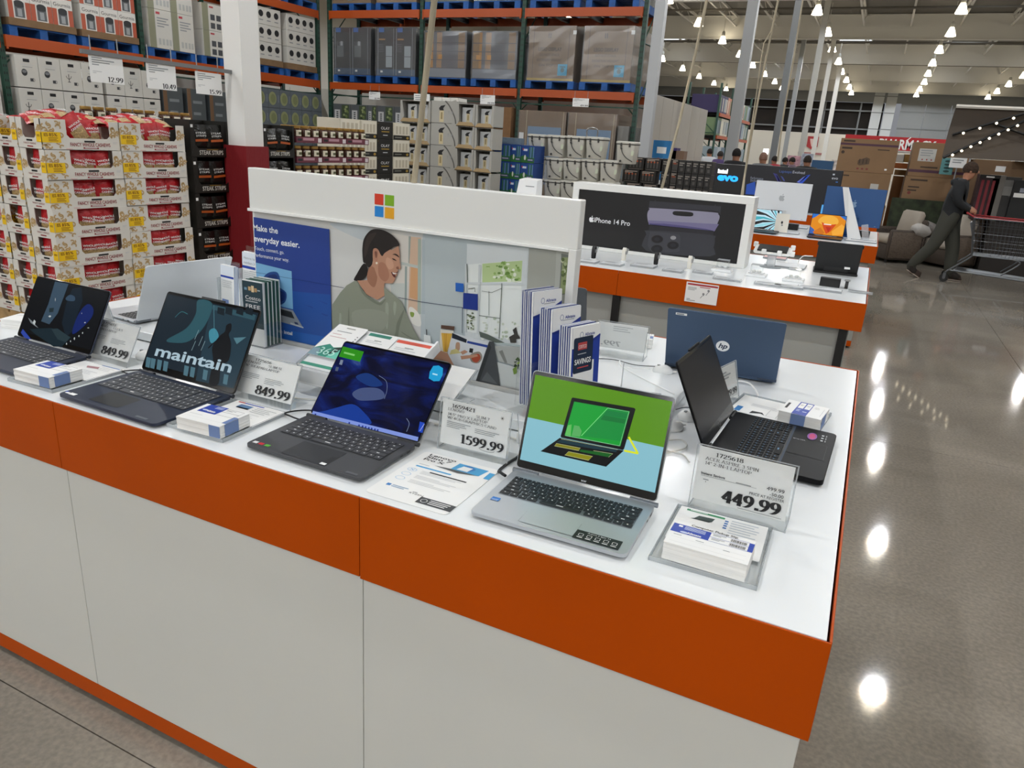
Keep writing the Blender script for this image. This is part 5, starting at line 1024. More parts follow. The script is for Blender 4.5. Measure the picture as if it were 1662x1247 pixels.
m.flat(B5(spl([(680, 400), (668, 320), (690, 275), (730, 265), (1250, 302), (1305, 320), (1318, 350), (1300, 400), (1270, 475), (1200, 455), (1000, 425), (800, 405), (720, 405)], True, 4)), mat('8b889c', .4), .0006)
m.flat(B5([(676, 375), (1312, 410), (1290, 445), (1270, 475), (1200, 455), (1000, 425), (800, 405), (720, 405), (682, 415)]), mat('716c90', .4), .0008); m.flat(B5([(680, 398), (720, 402), (820, 405), (1000, 424), (1200, 453), (1265, 470), (1268, 476), (1190, 462), (700, 418)]), mat('4d4878', .4), .001)
m.flat(B5(spl([(900, 300), (930, 292), (1060, 302), (1082, 320), (1060, 340), (930, 332), (898, 318)], True, 3)), BLACK, .0012)
m.flat(B5([(690, 412), (1265, 470), (1260, 520), (680, 460)]), mat('1e1e24', .4), .001); m.flat(B5(spl([(660, 500), (690, 465), (1230, 505), (1275, 540), (1265, 620), (1230, 700), (660, 650)], True, 3)), mat('303138', .4), .0012)
m.flat(B5(spl([(690, 500), (720, 478), (930, 500), (965, 530), (960, 620), (930, 660), (690, 640)], True, 3)), mat('3a3b42', .4), .0014)
for x, y in ((758, 545), (900, 600), (755, 632)):
    for r, c in ((62, '3a3b40'), (52, '17181b'), (26, '24252c')): m.flat(B5(ell(x, y, r, r * .68, 18)), mat(c, .3), .0016 + .0002 * (62 - r) / 10)
m.flat(B5(ell(902, 532, 26, 18, 14)), mat('8f8f92', .4), .002)
q = B5([(188, 390), (512, 420)]); txt(m, 'iPhone 14 Pro', q[0][0], q[0][1], .033, mat('e6e7ea', .5), .001, w=q[1][0] - q[0][0], bold=.01); apple(m, B5([(165, 372)])[0][0], q[0][1] + .018, .034, mat('e6e7ea', .5), .001)
m.build('print', po, world=True)
# smart watches on little stands
def watch(label, x, y, band, tall):
    t = T('smart_watch', label, 'watch', (x, y, ZT + .0005), 0, 'watches on the phone table')
    m = MB(); m.lathe([(.001, 0), (.022, 0), (.022, .005), (.001, .006)], WHITE, 14); m.build('stand_base', t)
    P = [(0, -.012, .007), (0, -.018, .03), (0, -.016, .07), (0, .0, .088), (0, .016, .07), (0, .014, .03), (0, .01, .007)]
    L = []
    for q in spl(P, False, 4): L.append([(-.011, q[1], q[2]), (.011, q[1], q[2]), (.011, q[1] * .82, q[2] - .002), (-.011, q[1] * .82, q[2] - .002)])
    m = MB(); m.loft(L, band); m.build('band', t)
    m = MB(TR(0, .018, .062, rx=-.3)); m.rbox(-.017, -.005, -.02, .017, .006, .02, .005, .002, STEEL); m.build('case', t, 40)
    m = MB(TR(.021, .018, .075)); m.lathe([(.001, -.002), (.004, -.002), (.004, .002), (.001, .002)], STEEL, 8, TR(0, 0, 0, ry=1.57)); m.build('crown', t)
for i, (px_, py_, c, lb) in enumerate(((963, 421, BLACK, 'black banded watch on a stand, leftmost before the phone poster'), (1012, 424, mat('e4e1d6', .5), 'cream banded watch on a stand, second from the left before the phone poster'), (1064, 431, BLACK, 'black banded watch on a stand, third before the phone poster'), (1118, 438, mat('e4e1d6', .5), 'cream banded watch on a stand, rightmost before the phone poster'))):
    p = onZ(px_, py_, ZT); watch(lb, p.x, p.y, c, 0)
def slab(label, px_, py_, w, d, a=0.0, m0=None):
    p = onZ(px_, py_, ZT); t = T('info_slab', label, 'info slab', (p.x, p.y, ZT + .0005), a, 'clear info slabs on the phone table')
    m = MB(); m.box(-w / 2, -d / 2, 0, w / 2, d / 2, .011, ACRE); m.build('acrylic_block', t); m = MB(); m.rect(-w / 2 + .004, -d / 2 + .004, w / 2 - .004, d / 2 - .004, m0 or mat('d5d8da', .5), .0114); s = m.build('printed_card', t)
    m = MB(); m.bars(-w / 2 + .012, d / 2 - .012, [w * .6, w * .5, w * .55], .005, .012, GREY, .0118); m.build('print', s)
for i, (x, y, w0, d0) in enumerate(((955, 429, .12, .1), (993, 433, .14, .1), (1045, 436, .15, .12), (1092, 444, .12, .08), (1141, 447, .12, .07), (1180, 458, .16, .07), (1246, 466, .15, .07), (1280, 470, .16, .07), (1330, 474, .24, .08))):
    slab('clear info slab on the phone table front edge, %s from the left' % ORD[i], x, y - 3, w0, d0)
slab('clear info slab lying flat at the back right of the phone table by the tablet mount', 1275, 432, .26, .22); slab('clear info slab with red edge behind the tablet mount', 1258, 420, .16, .12, 0, mat('d9a7a2', .5))
slab('dark flat slab at the very right end of the phone table front', 1396, 476, .13, .035, 0, mat('55585a', .5))
def buds(label, px_, py_):
    p = onZ(px_, py_, ZT); t = T('earbud_display', label, 'earbud display', (p.x, p.y, ZT + .0005), 0, 'earbud displays')
    m = MB(); m.rbox(-.062, -.055, 0, .062, .055, .016, .004, .002, WHITE); m.build('base', t); m = MB(); m.rbox(-.045, -.04, .016, .045, .035, .022, .004, .001, mat('dfe0e0', .4)); m.build('tray_insert', t)
    for sx in (-1, 1):
        m = MB(TR(sx * .017, -.01, .03)); m.lathe([(.001, -.008), (.008, -.006), (.011, 0), (.008, .007), (.001, .009)], SOCK, 10); m.tube([(0, 0, 0), (.003 * sx, -.004, -.008)], .004, SOCK, 6); m.build('earbud', t, 60)
    m = MB(); m.box(-.036, -.034, .023, .036, -.032, .07, ACR); m.box(-.036, .03, .023, .036, .032, .07, ACR); m.box(-.036, -.032, .023, -.034, .03, .07, ACR); m.box(.034, -.032, .023, .036, .03, .07, ACR); m.box(-.036, -.034, .07, .036, .032, .072, ACRE); m.build('clear_cover', t)
buds('earbuds under a clear cube, leftmost, just right of the phone poster', 1172, 440); buds('earbuds under a clear cube, middle of three, below the tablet mount', 1227, 448); buds('earbuds under a clear cube, rightmost, left of the black tablet case', 1287, 456)
p = onZ(1250, 434, ZT); t = T('tablet_mount', 'white cradle with a black tablet bar on a clear pillar, right of the phone poster', 'tablet mount', (p.x, p.y, ZT + .0005))
m = MB(); m.lathe([(.001, 0), (.07, 0), (.07, .004), (.001, .005)], ACRE, 18); m.build('base', t); m = MB(); m.rbox(-.028, -.02, .005, .028, .02, .1, .008, .002, clear('frosted_pillar', haze=.3)); m.build('pillar', t)
m = MB(TR(0, -.01, .118, rx=.3)); m.rbox(-.12, -.06, -.012, .12, .06, .004, .02, .004, SOCK); m.build('cradle', t, 40); m = MB(TR(0, -.01, .118, rx=.3)); m.box(-.095, -.05, .005, .095, .05, .013, BLACK); m.build('tablet', t)
for x, y in ((-.12, .05), (.12, .05), (.13, -.05), (-.05, -.06), (.05, -.06)):
    m = MB(TR(0, -.01, .118, rx=.3) @ TR(x, y, 0)); m.rbox(-.015, -.013, -.008, .015, .013, .022, .007, .003, SOCK); m.build('clamp', t, 40)
a = onZ(1318, 443, ZT); b = onZ(1391, 449, ZT); yk = 4.2; z1 = onY(1360, 394, yk).z
t = T('tablet_case', 'black tablet in a folding keyboard case standing with its back to the camera', 'tablet case', ((a.x + b.x) / 2, yk, ZT + .0005), .06)
w0 = (b.x - a.x) * .98; hh = z1 - ZT
m = MB(TR(0, 0, .012, rx=.28)); m.rbox(-w0 / 2, -.004, 0, w0 / 2, .006, hh, .003, .002, mat('161617', .6)); m.build('tablet', t); m = MB(TR(0, -.006, .01, rx=.1)); m.rbox(-w0 * .28, -.004, .0, w0 * .28, .002, hh * .55, .003, .001, mat('0f0f10', .5)); m.build('kickstand', t)
m = MB(); m.rbox(-w0 / 2 - .004, -.03, 0, w0 / 2 + .004, .2, .013, .01, .003, mat('131314', .6)); m.build('keyboard_base', t); m = MB(TR(0, -.009, .01, rx=.1)); m.flat([(.05, .03), (.085, .032), (.08, .06), (.048, .058)], PAPER, 0, TR(0, -.003, 0, rx=math.pi / 2)); m.build('label_sticker', t)
for sx in (-1, 1):
    m = MB(TR(sx * w0 / 2 * .95, .03, hh * .93)); m.rbox(-.014, -.06, -.01, .014, -.03, .012, .004, .002, BLACK); m.build('corner_clamp', t)
cord('white cord arching from the earbud side up to the black tablet case', [(-.41, 4.1, ZT + .006), (-.44, 4.12, ZT + .05), (-.42, 4.15, ZT + .095), (-.385, 4.17, ZT + .1), (-.36, 4.19, ZT + .1)], .0035, SOCK, grp='phone table cords')
p = onZ(1346, 465, ZT); t = T('small_box', 'small black box near the right end of the phone table', 'box', (p.x, p.y, ZT + .0005)); m = MB(); m.rbox(-.056, -.02, 0, .056, .03, .045, .003, .002, BLACK); m.build('body', t); m = MB(); m.rbox(-.056, -.02, .0452, .056, .03, .05, .003, .001, mat('202022', .5)); m.build('lid', t)
p = onZ(1373, 468, ZT); t = T('smart_watch', 'silver and black watch lying by the small black box', 'watch', (p.x, p.y, ZT + .0005)); m = MB(TR(0, 0, .02, ry=1.57)); m.lathe([(.026, -.009), (.03, -.009), (.03, .009), (.026, .009)], BLACK, 16); m.build('band', t); m = MB(TR(0, -.005, .046)); m.rbox(-.016, -.014, -.004, .016, .014, .004, .004, .001, STEEL); m.build('case', t)
t = T('shelf_price_card', 'red topped price card with earbuds picture clipped on the orange edge of the phone table', 'price card', (-.862, 3.17, .9)); m = MB(); m.box(-.955, 3.169, .846, -.769, 3.1715, .962, PAPER); m.build('card', t, world=True)
m = MB(FACE_Y(-.955, 3.1688, .846)); m.rect(.008, .1, .182, .11, mat('b5303a', .5)); m.rect(.08, .09, .14, .096, mat('c98a8e', .5)); m.bars(.012, .088, [.05, .05, .04], .003, .007, GREY); m.stroke([(.09, .03), (.1, .045), (.11, .05)], .004, mat('9a9a9a', .4)); m.flat(ell(.105, .056, .007, .007, 10), mat('8a8a8c', .4)); m.stroke([(.12, .05), (.128, .065), (.135, .072)], .004, mat('9a9a9a', .4)); m.flat(ell(.132, .078, .007, .007, 10), mat('8a8a8c', .4)); m.bars(.012, .02, [.02, .05], .004, .008, GREY); m.build('print', t, world=True)
a = onY(843, 291, 4.2); b = onY(872, 293, 4.2)
t = T('display_stand', 'white box-shaped stand showing a slot, rising behind the big sign board', 'stand', ((a.x + b.x) / 2, 4.25, ZT + .001)); m = MB(); xa, xb = a.x - t.location.x, b.x - t.location.x; zt = a.z - ZT
m.loft([[(xa - .06, -.09, 0), (xb + .01, -.09, 0), (xb + .01, .06, 0), (xa - .06, .06, 0)], [(xa, -.05, zt), (xb, -.05, zt), (xb, .05, zt + .01), (xa, .05, zt + .01)]], WHITE); m.build('body', t, bev=.002); m = MB(); m.box(xa + .06, -.057, zt - .05, xb - .02, -.05, zt - .044, GREY); m.build('slot', t)
# ================================================================== computer table
def desktop(label, x, y, m0, logo, z0=1.075):
    t = T('desktop_computer', label, 'desktop computer', (x, y, ZT + .001), 0, 'all-in-one desktop computers'); h = .365
    m = MB(TR(0, 0, z0 - ZT, rx=-.06)); m.rbox(-.273, -.006, 0, .273, .006, h, .004, .002, m0); pan = m.build('screen_panel', t)
    m = MB(TR(0, -.0065, z0 - ZT, rx=-.06) @ BAS((0, 0, 0), (1, 0, 0), (0, 0, 1))); apple(m, 0, h * .58, .055, logo, .0006); m.rect(.22, .012, .235, .016, logo, .0006); m.build('logo', pan)
    m = MB(); m.rbox(-.075, -.1, 0, .075, .075, .006, .006, .002, m0); m.build('foot', t); m = MB(TR(0, -.01, 0, rx=.12)); m.rbox(-.07, -.006, .006, .07, .006, .2, .004, .002, m0); m.build('stand_neck', t)
    m = MB(); m.rbox(-.2, .09, 0, .2, .2, .06, .01, .003, BLACK); m.build('black_block', t)  # plain black block added for the dark band below the screen
    m = MB(TR(0, .0, z0 - ZT, rx=-.06)); m.rect(-.26, .06, .26, h - .012, mat('08080a', .1), 0, TR(0, .0066, 0) @ BAS((0, 0, 0), (-1, 0, 0), (0, 0, 1))); m.build('screen', pan)
desktop('silver all-in-one desktop computer seen from behind, round-cornered back with apple logo', -.913, 7.05, mat('d4d7da', .35, .2), mat('a5a8ab', .3, .6))
desktop('deep blue all-in-one desktop computer seen from behind, paler apple logo', -.232, 7.05, mat('1c4a80', .35, .2), mat('7d97b5', .3, .4))
def scr1(m, M, R):
    m.rect(R[0], R[1], R[2], R[3], scr('bfe0ee'), .0011); cx, cy_ = R[2] - .01, (R[1] + R[3]) / 2 - .01; rn_ = random.Random(5)
    for i in range(13):
        an = math.radians(95 + i * 14); c = ['06090b', '3fa7b5', '06090b', '8fd0dc'][i % 4]; L2 = .3
        pts = [(cx, cy_), (cx + L2 * .5 * math.cos(an), cy_ + L2 * .45 * math.sin(an)), (cx + L2 * math.cos(an + .1), cy_ + L2 * math.sin(an + .16)), (cx + L2 * math.cos(an + .26), cy_ + L2 * math.sin(an + .34)), (cx + L2 * .5 * math.cos(an + .12), cy_ + L2 * .5 * math.sin(an + .16))]
        cl_ = lambda q: (min(max(q[0], R[0]), R[2]), min(max(q[1], R[1]), R[3])); m.flat([cl_(q) for q in pts], scr(c), .0012 + .00005 * i)
def scr2(m, M, R):
    m.rect(R[0], R[1], R[2], R[3], scr('e08a1a'), .0011); W, H = R[2] - R[0], R[3] - R[1]; F = lambda P: [(R[0] + x * W, R[1] + y * H) for x, y in P]
    m.flat(F([(0, 1), (0, .75), (.1, .85), (.2, 1)]), scr('2f6fc4'), .0013); m.flat(F([(.8, 1), (1, .8), (1, 1)]), scr('2f6fc4'), .0013); m.flat(F([(0, 0), (0, .35), (.12, .22), (.2, 0)]), scr('3a62b0'), .0013)
    m.flat(F(spl([(.2, .6), (.3, .9), (.55, .98), (.75, .85), (.78, .6), (.5, .45)], True, 4)), scr('f0b040'), .0014); m.flat(F([(.3, .62), (.5, .5), (.75, .58), (.62, .2), (.5, .05), (.4, .3)]), scr('d04a1a'), .0016); m.flat(F([(.45, .4), (.62, .4), (.56, .12)]), scr('b8301a'), .0017)
    m.flat(F([(.1, .1), (.3, .35), (.45, .1), (.4, 0), (.15, 0)]), scr('c9701a'), .0015); m.flat(F([(.65, .2), (.9, .6), (1, .5), (1, .1), (.7, 0)]), scr('f0a83a'), .0015); m.rect(*F([(.38, .5)])[0], *F([(.6, .55)])[0], scr('f4e6d8'), .0019)
DKB = mat('22262c', .4, .3)
laptop('laptop', 'dark laptop with teal and black swirl wallpaper, right of the phone poster', -1.0, 6.62, 0, .31, .2, .2, .2, DKB, DKB, KDARK, BLACK, screen=scr1, keys=False, group='laptops on the computer table', bez=(.004, .006, .005))
laptop('laptop', 'dark laptop with orange flower wallpaper on the computer table', -.415, 6.66, 0, .31, .2, .2, .205, DKB, DKB, KDARK, BLACK, screen=scr2, keys=False, group='laptops on the computer table', bez=(.004, .006, .005))
p = onZ(1266, 379, ZT); t = T('card_holder', 'cream card with small dark drawing standing left of the orange screen laptop', 'card holder', (p.x, p.y, ZT + .001)); m = MB(TR(0, 0, .004, rx=-.08)); m.box(-.062, 0, 0, .062, .003, .185, mat('e6e2d6', .5)); c = m.build('card', t); m = MB(TR(0, 0, .004, rx=-.08) @ BAS((0, -.0006, 0), (1, 0, 0), (0, 0, 1))); m.flat(ell(0, .1, .01, .014, 10), INK); m.flat(ell(.004, .075, .009, .009, 10), GREY); m.build('print', c); m = MB(); m.box(-.062, -.02, 0, .062, .06, .004, ACRE); m.build('foot', t)
a = onY(1370, 304, 6.75); b = onY(1382, 385, 6.75)
t = T('sign_holder', 'tall white leaning sign panel seen edge on between the orange screen laptop and blue desktop', 'sign', (b.x, 6.78, ZT + .001)); m = MB(); dx = a.x - b.x; h = a.z - ZT
m.loft([[(-.03, -.06, 0), (.09, -.03, 0), (.09, .06, 0), (-.03, .03, 0)], [(dx - .012, -.05, h), (dx + .04, -.02, h), (dx + .04, 0, h), (dx - .012, -.03, h)]], WHITE); m.build('panel', t); m = MB(TR(.1, -.02, .0, ry=-.25)); m.box(0, -.04, .003, .06, -.036, .15, clear('clear_flap', haze=.25)); m.build('clear_flap', t); m = MB(); m.box(-.04, -.08, 0, .14, .07, .004, ACRE); m.build('foot', t)
p = onZ(1333, 352, ZT); t = T('phone', 'phone with light blue screen standing behind the orange screen laptop', 'phone', (-.47, 7.45, ZT + .001)); m = MB(TR(0, 0, .02, rx=-.2)); m.rbox(-.08, 0, 0, .08, .008, .25, .004, .002, BLACK); m.build('body', t); m = MB(TR(0, 0, .02, rx=-.2) @ BAS((0, -.0006, 0), (1, 0, 0), (0, 0, 1))); m.rect(-.075, .006, .075, .244, scr('5aa9e6')); m.flat([(-.05, .05), (.02, .2), (.06, .22), (.0, .06)], scr('9accf2'), .0004); m.build('screen', t); m = MB(); m.rbox(-.06, -.02, 0, .06, .1, .02, .004, .001, WHITE); m.build('stand', t)
def slab3(lb, px_, py_, w, d):
    p = onZ(px_, py_, ZT); t = T('info_slab', lb, 'info slab', (p.x, p.y, ZT + .0005), 0, 'info slabs on the computer table'); m = MB(); m.box(-w / 2, -d / 2, 0, w / 2, d / 2, .012, ACRE); m.build('acrylic_block', t); m = MB(); m.rect(-w / 2 + .006, -d / 2 + .006, w / 2 - .006, d / 2 - .006, mat('bfc3c8', .5), .0124); m.build('printed_card', t)
slab3('grey info slab at the right end of the computer table', 1401, 391, .22, .14); slab3('pale info slab left of the orange screen laptop', 1276, 379, .24, .14); slab3('pale info slab below the silver desktop computer', 1290, 370, .26, .12)
t = T('keyboard', 'white keyboard lying in front of the blue desktop computer', 'keyboard', (-.1, 6.62, ZT + .001)); m = MB(); m.rbox(-.14, -.05, 0, .14, .05, .01, .01, .002, mat('9a9da1', .4, .3)); m.build('body', t); m = MB(); m.rect(-.13, -.042, .13, .042, WHITE, .0104); m.build('keys', t)
# ================================================================== laptop poster table
Y4 = 10.0; EV = FACE_Y(0, Y4, 0)
t = T('sign_board', 'black lit panel reading intel evo at the left of the farthest table', 'sign', (-1.98, Y4 + .1, ZT + .001)); p = pix(EV, [(1159, 265), (1211, 267), (1155, 320), (1206, 322)]); m = MB(EV); m.box(p[2][0], ZT + .002, -.2, p[1][0], p[0][1], 0, mat('0b0b0d', .4)); m.build('panel', t, world=True, bev=.004)
m = MB(EV); q = pix(EV, [(1163, 297), (1197, 298)]); CY = mat('1ea0ff', .5, e=1.1); txt(m, 'evo', q[0][0], pix(EV, [(1163, 292)])[0][1], .1, CY, .001, w=(q[1][0] - q[0][0]), bold=.05); r = pix(EV, [(1165, 279), (1181, 280)]); txt(m, 'intel', r[0][0], r[0][1] - .012, .055, mat('f4f8ff', .5, e=1.6), .001, w=r[1][0] - r[0][0], bold=.05); m.build('lit_lettering', t, world=True)
m = MB(EV); m.box(p[2][0] + .18, ZT + .002, 0, p[2][0] + .36, 1.1, .05, mat('2a2b2d', .4)); m.build('ledge', t, world=True)
t = T('sign_board', 'wide dark laptop poster with blue streaks on the farthest table', 'sign', (-1.13, Y4 + .1, ZT + .001)); a, b = pix(EV, [(1212, 267), (1369, 277)]); m = MB(EV); m.box(a[0], ZT + .002, -.18, b[0], (a[1] + b[1]) / 2, 0, mat('10111a', .4)); m.build('panel', t, world=True, bev=.004)
m = MB(EV); B7 = lambda P: pix(EV, P, 1140, 250, 5.36); m.flat(B7([(385, 265), (460, 240), (460, 355), (375, 350)]), mat('1c4fb4', .4), .001)
for P, c in (([(615, 165), (650, 175), (690, 250), (660, 250)], '33337a'), ([(640, 180), (655, 195), (680, 245), (665, 240)], '4a3fa0'), ([(905, 185), (940, 180), (870, 258), (835, 255)], '2450c8'), ([(880, 200), (925, 185), (845, 250), (820, 245)], '6a7ae0'), ([(680, 190), (700, 200), (720, 235), (705, 235)], '38448c')): m.flat(B7(P), mat(c, .4), .0014)
for tx_, p0, p1, c in (('Laptops', (668, 160), (775, 166), '3f5fa8'), ('Evolved', (785, 168), (890, 172), 'b8bccb'), ('Performance', (418, 218), (528, 222), '8f96a8'), ('Evolved', (418, 240), (480, 242), '8f96a8'), ('evo', (1125, 220), (1178, 222), 'd8dbe4')):
    q = B7([p0, p1]); txt(m, tx_, q[0][0], q[0][1], .035, mat(c, .5), .0016, w=q[1][0] - q[0][0])
q = B7([(1135, 178), (1152, 180)]); m.rect(q[0][0], q[0][1] - .01, q[1][0], q[0][1] + .01, mat('c8ccd8', .5), .0016); q = B7([(1160, 240), (1178, 250)]); m.rect(q[0][0], q[1][1], q[1][0], q[0][1], mat('3f78c8', .5), .0016); m.build('print', t, world=True)
def rope2(label, P, Y, r, up=6):
    A = [onY(x, y, Y) for x, y in P]; d = (A[-1] - A[-2]).normalized(); A += [A[-1] + d * (k * 1.5) for k in range(1, up)]; A = [v for v in A if v.z < 9.7]; return rope(label, A, r)
rope2('beige bound cord dropping behind the phone poster', [(1074, 306), (1102, 200), (1128, 90), (1147, 0)], 4.0, .0095, 5)
rope2('beige bound cord hanging down past the evo panel, left of its pair', [(1203, 320), (1216, 240), (1238, 120), (1263, 0)], 7.4, .011, 5)
rope2('thinner beige cord hanging right of the evo panel cord', [(1262, 262), (1271, 190), (1288, 95), (1303, 0)], 10.3, .011, 5)
rope2('loose thin white cord twisted round the cord past the evo panel', [(1206, 318), (1212, 255), (1228, 150), (1236, 90), (1240, 70), (1251, 52)], 7.38, .006, 1)
# ================================================================== pallets and goods
def pallet_parts(t, w, d, m, front_only=False):
    b = MB()
    for k in range(5): b.box(0, d * k / 5 + .005, .122, w, d * (k + 1) / 5 - .02, .142, m)
    b.build('deck', t)
    for fx in (0, .5, 1):
        x = (w - .12) * fx; b = MB(); b.box(x, .0, .022, x + .12, d, .121, m); b.build('block', t)
        b = MB(); b.box(x, 0, 0, x + .12, d, .0215, m); b.build('bottom_board', t)
def pallet(label, x, y, z, rz, w=1.02, d=1.2, m=None, grp='blue pallets on the racks'):
    t = T('pallet', label, 'pallet', (x, y, z), rz, grp); pallet_parts(t, w, d, m or PALBLUE); return t
PX = math.pi / 2
def face(m, w, h, fn, y=-.001): fn(m)
FR = BAS((0, -.0008, 0), (1, 0, 0), (0, 0, 1))            # local frame of a front face
SD = BAS((-.0008, 0, 0), (0, -1, 0), (0, 0, 1))           # left end face: x runs from the back (-d) to the front (0)
TIER = ['bottom', 'second', 'third', 'fourth', 'fifth', 'sixth', 'top']
# ---- cashew pallets
XF = -5.4; CW, CD, CH = .61, .275, .21
CRTN = mat('dcd8cf', .6); NUT = mat('cdb083', .6); NUT2 = mat('a5854f', .6); YEL = mat('f0c414', .5); BRN = mat('7a4a10', .6); MAR = mat('8e1f2a', .6); REDB = mat('b3141f', .28, var=.15, sc=30.0, bump=.4); NUTS = mat('b89a68', .35, var=.35, sc=70.0, bump=.5)
def ushape(w, h, x0, x1, hb, c): return [(0, 0), (w, 0), (w, h), (x1 + c * .0, h), (x1, hb + c), (x1 - c, hb), (x0 + c, hb), (x0, hb + c), (x0, h), (0, h)]
def cashews(b, x, y, s, n, rn_, M, z=.0002):
    for i in range(n):
        cx, cy_ = x + rn_.uniform(-.5, .5) * s * 1.4, min(max(y + rn_.uniform(-.5, .5) * s * 1.5, .022), CH - .025); a0 = rn_.uniform(0, 360); r = rn_.uniform(.013, .02)
        A = ell(cx, cy_, r, r * .8, 7, a0, a0 + 210); b.stroke(A, .011, NUT, z + .0001 * (i % 3), M); b.stroke(A, .0025, NUT2, z + .0006, M)
def cashew_tray():
    t = T('cashew_tray', 'x', 'carton tray', (0, 0, 0), 0, 'cashew cartons on the pallet'); rn_ = random.Random(4)
    b = MB(); e = .005
    b.prism(ushape(CW, CH, CW * .31, CW * .87, CH * .4, .022), -e, 0, CRTN, BAS((0, 0, 0), (1, 0, 0), (0, 0, 1)))
    b.prism(ushape(CW, CH, CW * .31, CW * .87, CH * .4, .022), 0, e, CRTN, BAS((0, CD, 0), (1, 0, 0), (0, 0, 1)))
    U2 = ushape(CD, CH, CD * .24, CD * .78, CH * .36, .02); b.prism(U2, -e, 0, CRTN, BAS((0, CD, 0), (0, -1, 0), (0, 0, 1))); b.prism(U2, 0, e, CRTN, BAS((CW, CD, 0), (0, -1, 0), (0, 0, 1)))
    b.box(0, 0, 0, CW, CD, .004, CRTN); bd = b.build('carton', t)
    b = MB(FR)
    cashews(b, CW * .13, CH * .7, .085, 16, rn_, None); cashews(b, CW * .14, CH * .16, .1, 9, rn_, None); cashews(b, CW * .935, CH * .6, .04, 10, rn_, None)
    b.rect(.002, CH * .24, CW * .23, CH * .58, YEL, .0014); txt(b, '85%', CW * .14, CH * .44, .022, BRN, .0017, w=.06, al='C', bold=.02); txt(b, '85%', CW * .03, CH * .44, .022, BRN, .0017, w=.03, bold=.02); b.bars(CW * .08, CH * .4, [.07, .06, .07], .004, .01, BRN, .0017)
    b.rect(CW * .52, CH * .27, CW * .66, CH * .33, INK, .0005); txt(b, 'FANCY WHOLE CASHEWS', CW * .6, CH * .135, .025, MAR, .0005, w=CW * .52, al='C', bold=.015); b.rect(CW * .5, CH * .055, CW * .7, CH * .105, MAR, .0005); b.bars(CW * .52, CH * .095, [CW * .16], .004, .008, PAPER, .0008); b.bars(CW * .28, CH * .05, [.05], .004, .01, mat('d9a0a0', .6), .0005); b.bars(CW * .9, CH * .3, [.04, .03], .003, .008, LGREY, .0005)
    b.build('print', bd)
    b = MB(SD @ TR(-CD, 0, 0)); cashews(b, CD * .1, CH * .5, .03, 7, rn_, None); cashews(b, CD * .9, CH * .7, .028, 6, rn_, None)
    b.rect(CD * .8, CH * .24, CD * .998, CH * .58, YEL, .001); txt(b, '85%', CD * .9, CH * .42, .014, BRN, .0015, w=.03, al='C', bold=.02); b.rect(CD * .38, CH * .25, CD * .62, CH * .31, INK, .0005); txt(b, 'FANCY WHOLE', CD * .5, CH * .15, .013, MAR, .0005, w=CD * .5, al='C'); b.rect(CD * .38, CH * .06, CD * .62, CH * .1, MAR, .0005)
    b.build('end_print', bd)
    return t
def bag_mesh(seed, text, top, low, w=.17, h=.2, th=.075, lab='WHOLE|CASHEWS', stripe=None, split=.42):
    rn_ = random.Random(seed); b = MB(); n, k = 7, 8; F = []; B = []
    for j in range(k + 1):
        v = j / k
        for i in range(n + 1):
            u = i / n; bul = (math.sin(math.pi * u) ** .6) * (math.sin(math.pi * (.08 + .84 * v)) ** .7); x = (u - .5) * w * (1 - .06 * math.sin(math.pi * v)) + rn_.uniform(-.003, .003); z = v * h + rn_.uniform(-.003, .003)
            F.append((x, -th * .5 * bul + rn_.uniform(-.005, .005) * bul, z)); B.append((x, th * .5 * bul, z))
    q = lambda o, i, j: o + j * (n + 1) + i
    N = len(F); fr, lo = [], []
    for j in range(k):
        for i in range(n):
            f = (q(0, i, j), q(0, i + 1, j), q(0, i + 1, j + 1), q(0, i, j + 1)); (lo if j < k * split and 0 < i < n - 1 else fr).append(f)
            fr.append((q(N, i, j), q(N, i, j + 1), q(N, i + 1, j + 1), q(N, i + 1, j)))
    b.add(F + B, fr, top); b.add(F + B, lo, low)
    if lab:
        for r, s in enumerate(lab.split('|')): txt(b, s, 0, h * (.62 - r * .12), h * .075, text, 0, BAS((0, -th * .56 - .002, 0), (1, 0, 0), (0, .02, 1)), w=w * (.62 - .04 * r), al='C', bold=.02)
    if stripe: b.rect(-w * .36, h * .3, w * .36, h * .4, stripe, 0, BAS((0, -th * .58, 0), (1, 0, 0), (0, 0, 1)))
    return b.mesh('bag', 50)
BAGS = [bag_mesh(s, PAPER, REDB, NUTS) for s in (1, 2, 3)]
def bag(label, M, i, grp='cashew bags', cat='bag', meshes=BAGS, nm='cashew_bag'):
    o = bpy.data.objects.new(nm, meshes[i % len(meshes)]); C.objects.link(o); o.matrix_basis = M; tag(o, label, cat, grp); return o
ct = freeze(cashew_tray()); first = True; rnb = random.Random(11)
WH = lambda X, y, z: TR(X, y, z, rz=PX)
